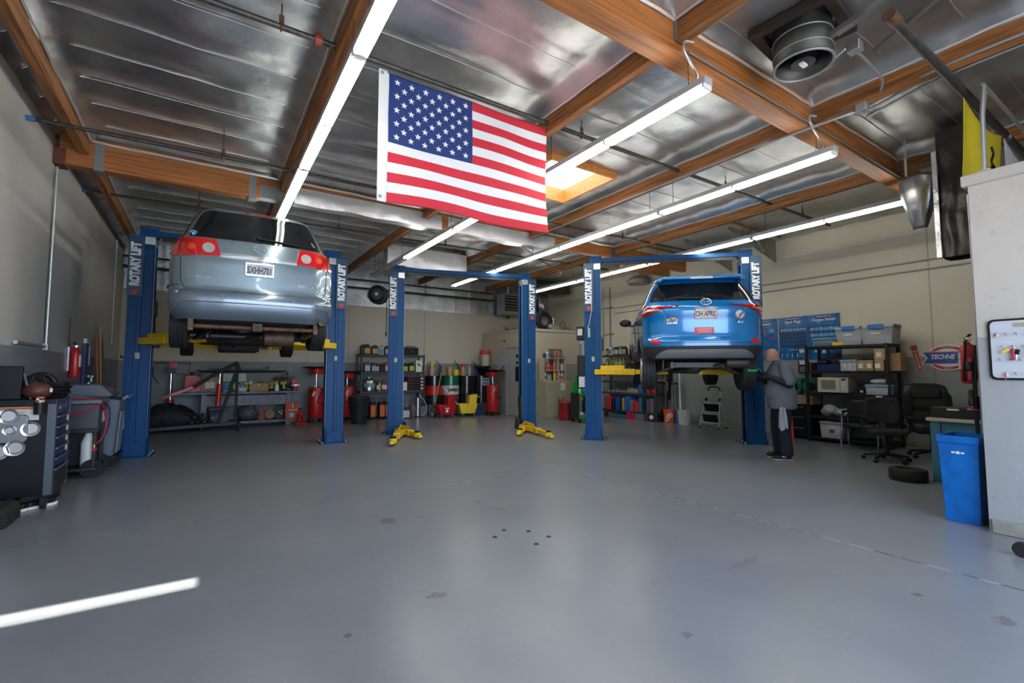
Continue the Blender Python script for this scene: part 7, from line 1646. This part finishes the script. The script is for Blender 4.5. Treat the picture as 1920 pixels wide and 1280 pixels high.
# yellow flag and white flag on a second pipe over the office
py_ = 1.34
t = thing('sprinkler_pipe', 'rusty black pipe over the office carrying the yellow flag', 'pipe', (4.55, py_, 4.22))
MB().cyl((0, 0, 0), (6.3, 0, 0), .038, n=12).build('pipe', pipe_m, t); MB().cyl((-.12, 0, 0), (.02, 0, 0), .048, n=12).build('end_fitting', rust, t)
it('conduit_run', 'silver conduit running beside the pipe over the office', 'conduit', MB().tube([(6.22, py_-.16, 4.18), (11.0, py_-.16, 4.20)], .018, 8).tube([(6.24, py_-.16, 4.18), (6.22, py_-.14, 3.9), (6.22, py_-.13, 3.24)], .018, 8).tube([(6.30, py_-.16, 4.14), (6.28, py_-.14, 3.9), (6.28, py_-.13, 3.24)], .010, 6), [conduit])
it('junction_box', 'white electrical box on the office roof edge below the conduit', 'junction box', MB().b(-.07, .07, -.05, .05, -.02, .13), [white], (6.24, 1.21, 3.205), bevel=.01)
yf = mat('flag_yellow', (.62, .47, .01), .7, bump=(60, .2, .003))
t = thing('yellow_flag', 'yellow flag with a black coiled snake hanging above the office roof', 'flag', (0, 0, 0))
def yf_w(u, v): return V((6.30+1.42*u, py_ + .05*sin(u*7+1)*v + .03*sin(u*15)*v, 4.16-.88*v - .18*sin(u*pi)*(1-v)*.6))
MB().grid(lambda u, v: tuple(yf_w(u, v)), 50, 30).build('cloth', yf, t, solid=.003, recalc=False, smooth=80)
sn = []
for k in range(60):
    a = k/59; sn.append(tuple(yf_w(.58+.05*sin(a*16)*(1-a*.6)+.02*a, .95-.70*a) - V((0, .008, 0))))
m_ = MB().tube(sn, .013, 5)
for k in range(4): m_.torus(tuple(yf_w(.57, .86-.10*k) - V((0, .010, 0))), .055-.006*k, .009, 'y', 18, 5, 1, .45)
m_.build('snake', black, t)
t = thing('white_flag', 'white flag hanging beside the yellow flag above the office', 'flag', (0, 0, 0))
MB().grid(lambda u, v: (7.82+1.4*u, py_+.05*sin(u*9)*v, 4.16-.88*v-.10*sin(u*pi)*(1-v)), 40, 20).build('cloth', fw_, t, solid=.003, recalc=False, smooth=80)
for x in (7.84, 7.9, 9.1): MB().torus((x, py_, 4.19), .05, .003, 'x', 14, 4).build('hook', steel, t)
# exhaust fan in the near right bay
p = fz(1505, 98, 4.35)
t = thing('ceiling_fan', 'round grey exhaust fan drum hanging through the foil near the struts', 'fan', (p.x, p.y, 4.22))
MB().cyl((0, 0, 0), (0, 0, .36), .235, n=40, cap=False).build('drum', mat('fan_drum', (.07, .068, .062), .45, .6, bump=(3, .3, .02)), t, solid=.01)
MB().torus((0, 0, 0), .238, .012, 'z', 40, 6).torus((0, 0, .1), .24, .008, 'z', 40, 6).torus((0, 0, .24), .24, .008, 'z', 40, 6).build('drum_rim', greym, t)
MB().cyl((0, 0, .02), (0, 0, .16), .10, n=24).b(-.23, .23, -.015, .015, .10, .13).b(-.015, .015, -.23, .23, .10, .13).build('motor', black, t)
for k in range(5):
    MB().box((.15*cos(k*1.2566), .15*sin(k*1.2566), .20), (.15, .08, .006), (.45, 0, k*1.2566)).build('fan_blade', greym, t)
MB().b(-.04, .04, -.02, .02, .0, .02).build('motor_label', whitep, t)
it('fan_opening', 'roof opening frame painted dark as a hole around the exhaust fan drum', 'frame', MB().b(-.34, .34, -.34, -.26, .0, .06).b(-.34, .34, .26, .34, 0, .06).b(-.34, -.26, -.26, .26, 0, .06).b(.26, .34, -.26, .26, 0, .06), [mat('frame_hole_shade', (.03, .02, .015), .6)], (p.x, p.y, 4.52), rz=.1)  # near-black colour puts the shade of an open hole into the frame
# struts and wiring in the near right corner
A, B = fz(1545, 75, 4.36), fz(1700, -30, 4.36)
it('strut_channel', 'silver strut channel crossing the near bay beside the fan', 'strut', MB().bar(A, B, .045, .045).bar(A+V((.02, -.10, 0)), B+V((.02, -.10, 0)), .03, .03), [steel])
A, B = fz(1640, 95, 4.40), fz(1790, -30, 4.40)
it('strut_channel', 'shorter silver strut channel to the right of the first one', 'strut', MB().bar(A, B, .04, .03), [steel])
def cable(name, pts, r_, m_, lab): return it(name, lab, 'cable', MB().tube(arc_hose(pts), r_, 7), [m_])
c_ = [fz(x, y, z) for x, y, z in ((1600, 90, 4.38), (1640, 130, 4.34), (1655, 155, 4.3), (1640, 185, 4.34), (1610, 200, 4.40))]
cable('flex_conduit', c_, .013, conduit, 'curved flexible conduit below the fan wiring box')
t = it('junction_box', 'grey electrical box beside the exhaust fan', 'junction box', MB().b(-.05, .05, -.05, .05, -.04, .05), [conduit], fz(1603, 90, 4.36), bevel=.006)
t = it('junction_box', 'grey electrical box where the conduits meet on the near girder', 'junction box', MB().b(-.05, .05, -.05, .05, -.04, .05), [conduit], fz(1617, 203, 4.24), bevel=.006)
cable('flex_conduit', [fz(x, y, 4.33) for x, y in ((1502, 95), (1520, 122), (1550, 118), (1585, 92))], .008, white, 'white cable from the fan motor to its box')
for k, (dy, n_) in enumerate(((0, 'upper'), (9, 'middle'), (20, 'lower'))):
    pts = [fz(x, y+dy, 4.30) for x, y in ((1920, 62), (1790, 115), (1700, 158), (1625, 200))]
    cable('conduit_run', pts, .014, conduit, f'silver conduit along the right near purlin, {n_} of three')
cable('conduit_run', [(5.85-.08, 3.0, 4.26), (5.85-.08, 5.5, 4.26), (5.85-.08, 8.1, 4.26)], .013, conduit, 'silver conduit under the purlin right of the skylight')
cable('conduit_run', [(3.5, 2.50, 4.24), (5.0, 2.50, 4.24), (6.6, 2.50, 4.24), (8.4, 2.50, 4.22)], .012, greym, 'grey conduit along the bottom of the near girder')
cable('conduit_run', [fz(1617, 205, 4.24), fz(1560, 225, 4.2), fz(1490, 250, 4.18), fz(1440, 268, 4.22), (5.80, 3.2, 4.26)], .014, conduit, 'silver conduit curving from the girder box to the skylight purlin')
for k, (px, py, X, n_) in enumerate(((1300, 80, 3.55, 'flag'), (1530, 218, 5.86, 'middle lift'), (1700, 345, 8.42, 'blue car'))):
    a = fz(px, py, 4.25)
    cable('flex_conduit', [a, a+V((-.10, .02, -.02)), a+V((-.12, 0, -.14)), V((X, 2.45, 4.02)), V((X, 2.48, 3.94))], .012, conduit, f'looped flexible conduit feeding the light run above the {n_}')
cable('black_wire', [(5.6, 8.2, 4.1), (6.6, 8.8, 4.0), (7.8, 9.6, 4.02), (8.6, 11.0, 4.15)], .008, black, 'black wire drooping behind the rear girder')
# metal hood and wrapped duct beside the office
t = thing('wrapped_duct', 'tall duct wrapped in dark wrinkled insulation beside the office', 'duct', (8.05, 1.84, 2.86))
def df(u, v):
    a = u*2*pi; r_ = .17+.02*noise.noise(V((cos(a)*2, sin(a)*2, v*5))); c_, s_ = cos(a), sin(a)
    k = 1/max(abs(c_), abs(s_))**.8; return (r_*k*c_, r_*k*s_*.8, v*1.66)
MB().grid(df, 48, 40).build('insulation', mat('duct_wrap', (.035, .030, .028), .35, .3, bump=(4, .5, .04)), t, smooth=70)
MB().b(-.215, -.195, .12, .17, 0, 1.4).build('seam_tape', foil, t)
t = thing('metal_hood', 'curved shiny metal hood hanging left of the wrapped duct', 'hood', (7.95, 2.20, 3.30))
MB().grid(lambda u, v: (.05-.19*sin(u*pi)*sin(.25+v*1.5)-.10*v*0, .20*cos(u*pi)*sin(.35+v*1.2), .02+.70*v), 20, 16).build('curved_sheet', mat('hood_metal', (.42, .42, .42), .3, .9, bump=(4, .4, .03)), t, solid=.012)
MB().bar((-.03, .1, .70), (-.03, .1, 1.27), .03, .01).build('hanger_strap', steel, t)
# foil faced panels by the right wall and dark ducts in the back corner
for k, (px, n_) in enumerate(((1454, 'nearer'), (1371, 'farther'))):
    p = wx(px, 460, XR-.05); t = thing('draped_foil', f'triangular foil faced panel hanging from the right roof edge, {n_} one', 'insulation', (XR-.05, p.y, 4.5))
    MB().prism([(0, 0), (0, -.55), (-1.9, -.05), (-1.9, 0)], -.008, .008, 'xz').build('sheet', mat('panel_foil', (.34, .33, .29), .5, .5, bump=(5, .3, .03), var=(3, .3)), t)
    MB().cyl((-1.2, -.1, .0), (-.75, -.1, -.42), .045, n=12).build('tube', steel, t)
it('ceiling_rail', 'thin brown rail under the painted ceiling bay, nearer one', 'rail', MB().bar((8.5, 5.6, 4.55), (11.1, 5.6, 4.53), .04, .04), [woody])
it('ceiling_rail', 'thin brown rail under the painted ceiling bay, farther one', 'rail', MB().bar((8.5, 7.9, 4.55), (11.1, 7.9, 4.53), .04, .04), [woody])
p = fz(1225, 515, 4.1)
it('round_vent', 'grey round duct cap near the ceiling in the back right corner', 'vent', MB().lathe([(.30, .0), (.34, .1), (.2, .22), (.12, .24), (.12, .45)], n=24).m(1).bar((.0, 0, .1), (1.0, -.1, .1), .05, .05), [mat('vent_grey', (.3, .29, .26), .5, .3), greym], (p.x+.5, p.y+1.0, 4.05))
it('dark_duct', 'large dark crumpled duct under the roof behind the storage room', 'duct', crumple(4, (.9, .35, .22)), [mat('duct_dark', (.07, .065, .06), .4, .5, bump=(6, .8, .05))], (9.9, 12.9, 4.12))
it('roof_bracket', 'timber bracket end hanging under the rear girder at the right', 'bracket', MB().b(-.9, .9, -.06, .06, -.12, .10), [wood], (9.6, 8.3, 4.10), bevel=.005)
# ================================================================ THE MECHANIC
def cap_(m_, p, q, r1, r2): m_.cyl(p, q, r1, r2, 14).ball(p, r1, 14, 8).ball(q, r2, 14, 8); return m_
def chain(m_, pts):
    for a, b_ in zip(pts, pts[1:]): cap_(m_, a[0], b_[0], a[1], b_[1])
    return m_
def remesh(mb, name, m_, parent, vox=.012, sm=4):
    o = mb.build(name, m_, parent, smooth=0, recalc=False)
    r_ = o.modifiers.new('remesh', 'REMESH'); r_.mode = 'VOXEL'; r_.voxel_size = vox; r_.use_smooth_shade = True
    s_ = o.modifiers.new('smooth', 'SMOOTH'); s_.factor = .6; s_.iterations = sm
    dg = bpy.context.evaluated_depsgraph_get(); me = bpy.data.meshes.new_from_object(o.evaluated_get(dg))
    o.modifiers.clear(); o.data = me; me.name = name
    return o
skin = mat('skin', (.46, .23, .15), .5, bump=(60, .1, .002)); shirt = mat('shirt_grey', (.115, .12, .15), .85, bump=(9, .5, .02)); pants = mat('trousers_navy', (.012, .013, .022), .85, bump=(8, .5, .02))
glove = mat('glove_black', (.012, .012, .013), .6)
man = thing('person', 'bald man in grey work shirt and dark trousers working at the right lift', 'person', (7.88, 4.06, 0), R(140))
b_ = MB()
chain(b_, [((.0, 0, .95), .12), ((.0, 0, 1.15), .13), ((.0, 0, 1.36), .12), ((.02, 0, 1.50), .07), ((.04, 0, 1.58), .058), ((.095, 0, 1.62), .062)])
# head: skull, jaw, nose, ears
HO = V((.055, 0, -.03))
b_.at(HO)
b_.ball((.065, 0, 1.715), (.102, .078, .098), 20, 14).ball((.085, 0, 1.665), (.078, .064, .070), 18, 10).ball((.125, 0, 1.625), (.035, .040, .030), 12, 8).ball((.16, 0, 1.69), (.020, .013, .022), 10, 8).ball((.155, 0, 1.70), (.012, .010, .03), 10, 8)
b_.ball((.150, 0, 1.645), (.016, .026, .012), 10, 8).ball((.138, 0, 1.735), (.022, .055, .012), 12, 8)
for s in (-1, 1): b_.ball((.055, s*.080, 1.69), (.022, .010, .034), 10, 8)
b_.at()
sh_l, sh_r = (0, .19, 1.47), (0, -.19, 1.47)
el_l, el_r = (-.02, .27, 1.20), (.06, -.26, 1.20)
wr_l, wr_r = (.26, .20, 1.33), (.33, -.14, 1.32)
for sh_, el, wr in ((sh_l, el_l, wr_l), (sh_r, el_r, wr_r)): chain(b_, [(sh_, .062), (el, .046), (wr, .030)])
for s in (-1, 1):
    chain(b_, [((0, s*.08, .90), .07), ((.02, s*.11, .50), .052), ((-.02, s*.12, .10), .042)])
    chain(b_, [((-.02, s*.12, .06), .035), ((.10, s*.13, .045), .03)])
def hand(m_, wr, d, n, side, curl):
    """palm from the wrist along d, thumb on the side; fingers bend toward n"""
    wr, d, n = V(wr), V(d).normalized(), V(n).normalized(); t = d.cross(n).normalized()*side
    pm = wr + d*.055
    cap_(m_, tuple(wr), tuple(pm), .028, .036); cap_(m_, tuple(pm+t*.025), tuple(pm-t*.025), .022, .022)
    for k, L in enumerate((.072, .080, .075, .060)):
        b0 = pm + d*.03 + t*(.032-.021*k); dirs = d; p = b0
        for j in range(3):
            a = curl*(j+.6); dd = (d*cos(a) + n*sin(a)); q = p + dd*L*(.45, .32, .25)[j]
            cap_(m_, tuple(p), tuple(q), .0100-.0008*j, .0092-.0008*j); p = q
    p = pm - d*.02 + t*.035; q = p + (t*.6+d*.7+n*.3).normalized()*.038; r_ = q + (d*.8+n*.7).normalized()*.032
    cap_(m_, tuple(p), tuple(q), .013, .011); cap_(m_, tuple(q), tuple(r_), .011, .009)
remesh(b_, 'body', skin, man, .0075, 3)
gl = MB()
for wr, el, sd in ((wr_l, el_l, 1), (wr_r, el_r, -1)):
    d = V(wr)-V(el); chain(gl, [(tuple(V(el)*.8+V(sh_l if sd > 0 else sh_r)*.2), .062), (el, .062), (wr, .038)])
    hand(gl, wr, (d.x*1.0, -.3*sd*.3, .12), (.15, -.5*sd, .75), -sd, .5)
remesh(gl, 'work_gloves', glove, man, .0065, 2)
s_ = MB()
chain(s_, [((-.02, 0, .92), .19), ((.01, 0, 1.06), .205), ((-.01, 0, 1.22), .205), ((-.02, 0, 1.38), .18)])
s_.ball((-.01, 0, 1.42), (.16, .215, .12), 22, 12).ball((.05, 0, 1.08), (.20, .20, .19), 22, 12).lathe([(.15, .80), (.205, .805), (.215, .90), (.215, 1.05), (.19, 1.15)], (-.015, 0, 0), 24, 1.05).ball((.05, 0, 1.36), (.15, .19, .17), 22, 12).ball((-.06, 0, 1.30), (.17, .21, .18), 22, 12)
chain(s_, [((.0, 0, 1.46), .135), ((.03, 0, 1.56), .078)]); chain(s_, [((0, -.18, 1.47), .09), ((0, .18, 1.47), .09)])
for sh_, el in ((sh_l, el_l), (sh_r, el_r)):
    sh2 = tuple(V(sh_)*.98); e2 = tuple(V(sh_)*.15+V(el)*.85); chain(s_, [(sh2, .098), (e2, .088)])
so = remesh(s_, 'work_shirt', shirt, man, .011, 4)
MB().torus((.04, 0, 1.58), .074, .018, 'z', 24, 8, 1.0, .95).build('collar', shirt, so)
p_ = MB()
p_.ball((-.01, 0, .84), (.17, .18, .13), 22, 12)
for s in (-1, 1): chain(p_, [((0, s*.085, .83), .115), ((.01, s*.10, .66), .118), ((.02, s*.11, .48), .105), ((-.0, s*.115, .26), .100), ((-.01, s*.12, .12), .098)])
remesh(p_, 'trousers', pants, man, .011, 3)
for s in (-1, 1):
    y = s*.125
    so_ = MB().prism(rnd([(-.10, y-.045), (.18, y-.05), (.21, y), (.18, y+.05), (-.10, y+.045)], .03), 0, .022).build('shoe_sole', mat('sole_white', (.28, .26, .25), .6), man, bevel=.006)
    m_ = MB().ball((.11, y, .05), (.10, .048, .04), 16, 8); cap_(m_, (-.04, y, .06), (.10, y, .05), .045, .04); cap_(m_, (-.04, y, .06), (-.04, y, .11), .045, .045)
    remesh(m_, 'shoe', black, man, .009, 2)
    MB().bar((.0, y+s*.044, .05), (.09, y+s*.049, .06), .006, .018).build('shoe_stripe', mat('stripe_pink', (.5, .35, .33), .5), so_)
for s in (-1, 1): MB().ball((.205, s*.032, 1.678), (.008, .012, .007), 10, 6).build('eye', mat('eye_dark', (.03, .02, .015), .2), man)
MB().tube([(.221, -.024, 1.613), (.226, 0, 1.615), (.221, .024, 1.613)], .004, 5).build('mouth', mat('lips', (.25, .09, .07), .5), man)
MB().tube([(.211, .015, 1.692), (.207, .035, 1.696), (.190, .052, 1.692)], .004, 5).build('eyebrow', mat('brow', (.2, .16, .13), .8), man)
MB().tube([(.211, -.015, 1.692), (.207, -.035, 1.696), (.190, -.052, 1.692)], .004, 5).build('eyebrow', mat('brow', (.2, .16, .13), .8), man)
# rag in the pocket, green tool in the hands (both things of their own)
mw = Matrix.LocRotScale(V((7.88, 4.06, 0)), Euler((0, 0, R(140))), None)
rg = MB()
rg.grid(lambda u, v: (.08+.09*(u-.5)*(1+.5*v)+.012*sin(u*12), .215+.02*sin(u*9+v*3)+.03*v, .84-.34*v+.03*sin(u*7)*v), 16, 16)
tag(rg.build('shop_rag', mat('rag_grey', (.33, .34, .36), .9), loc=(7.88, 4.06, 0), rot=(0, 0, R(140)), solid=.012, smooth=70), "pale grey rag hanging from the man's pocket", 'rag')
gt = MB().box((0, 0, 0), (.16, .07, .035)).cyl((.07, 0, 0), (.13, 0, .01), .03, .02).cyl((-.04, 0, .02), (-.04, 0, .04), .02)
tag(gt.build('green_tool', mat('tool_green', (.01, .42, .06), .35), loc=tuple(mw @ V((.40, .05, 1.42))), rot=(0, 0, R(140)), bevel=.012), "bright green hand tool held in the man's gloves", 'tool')
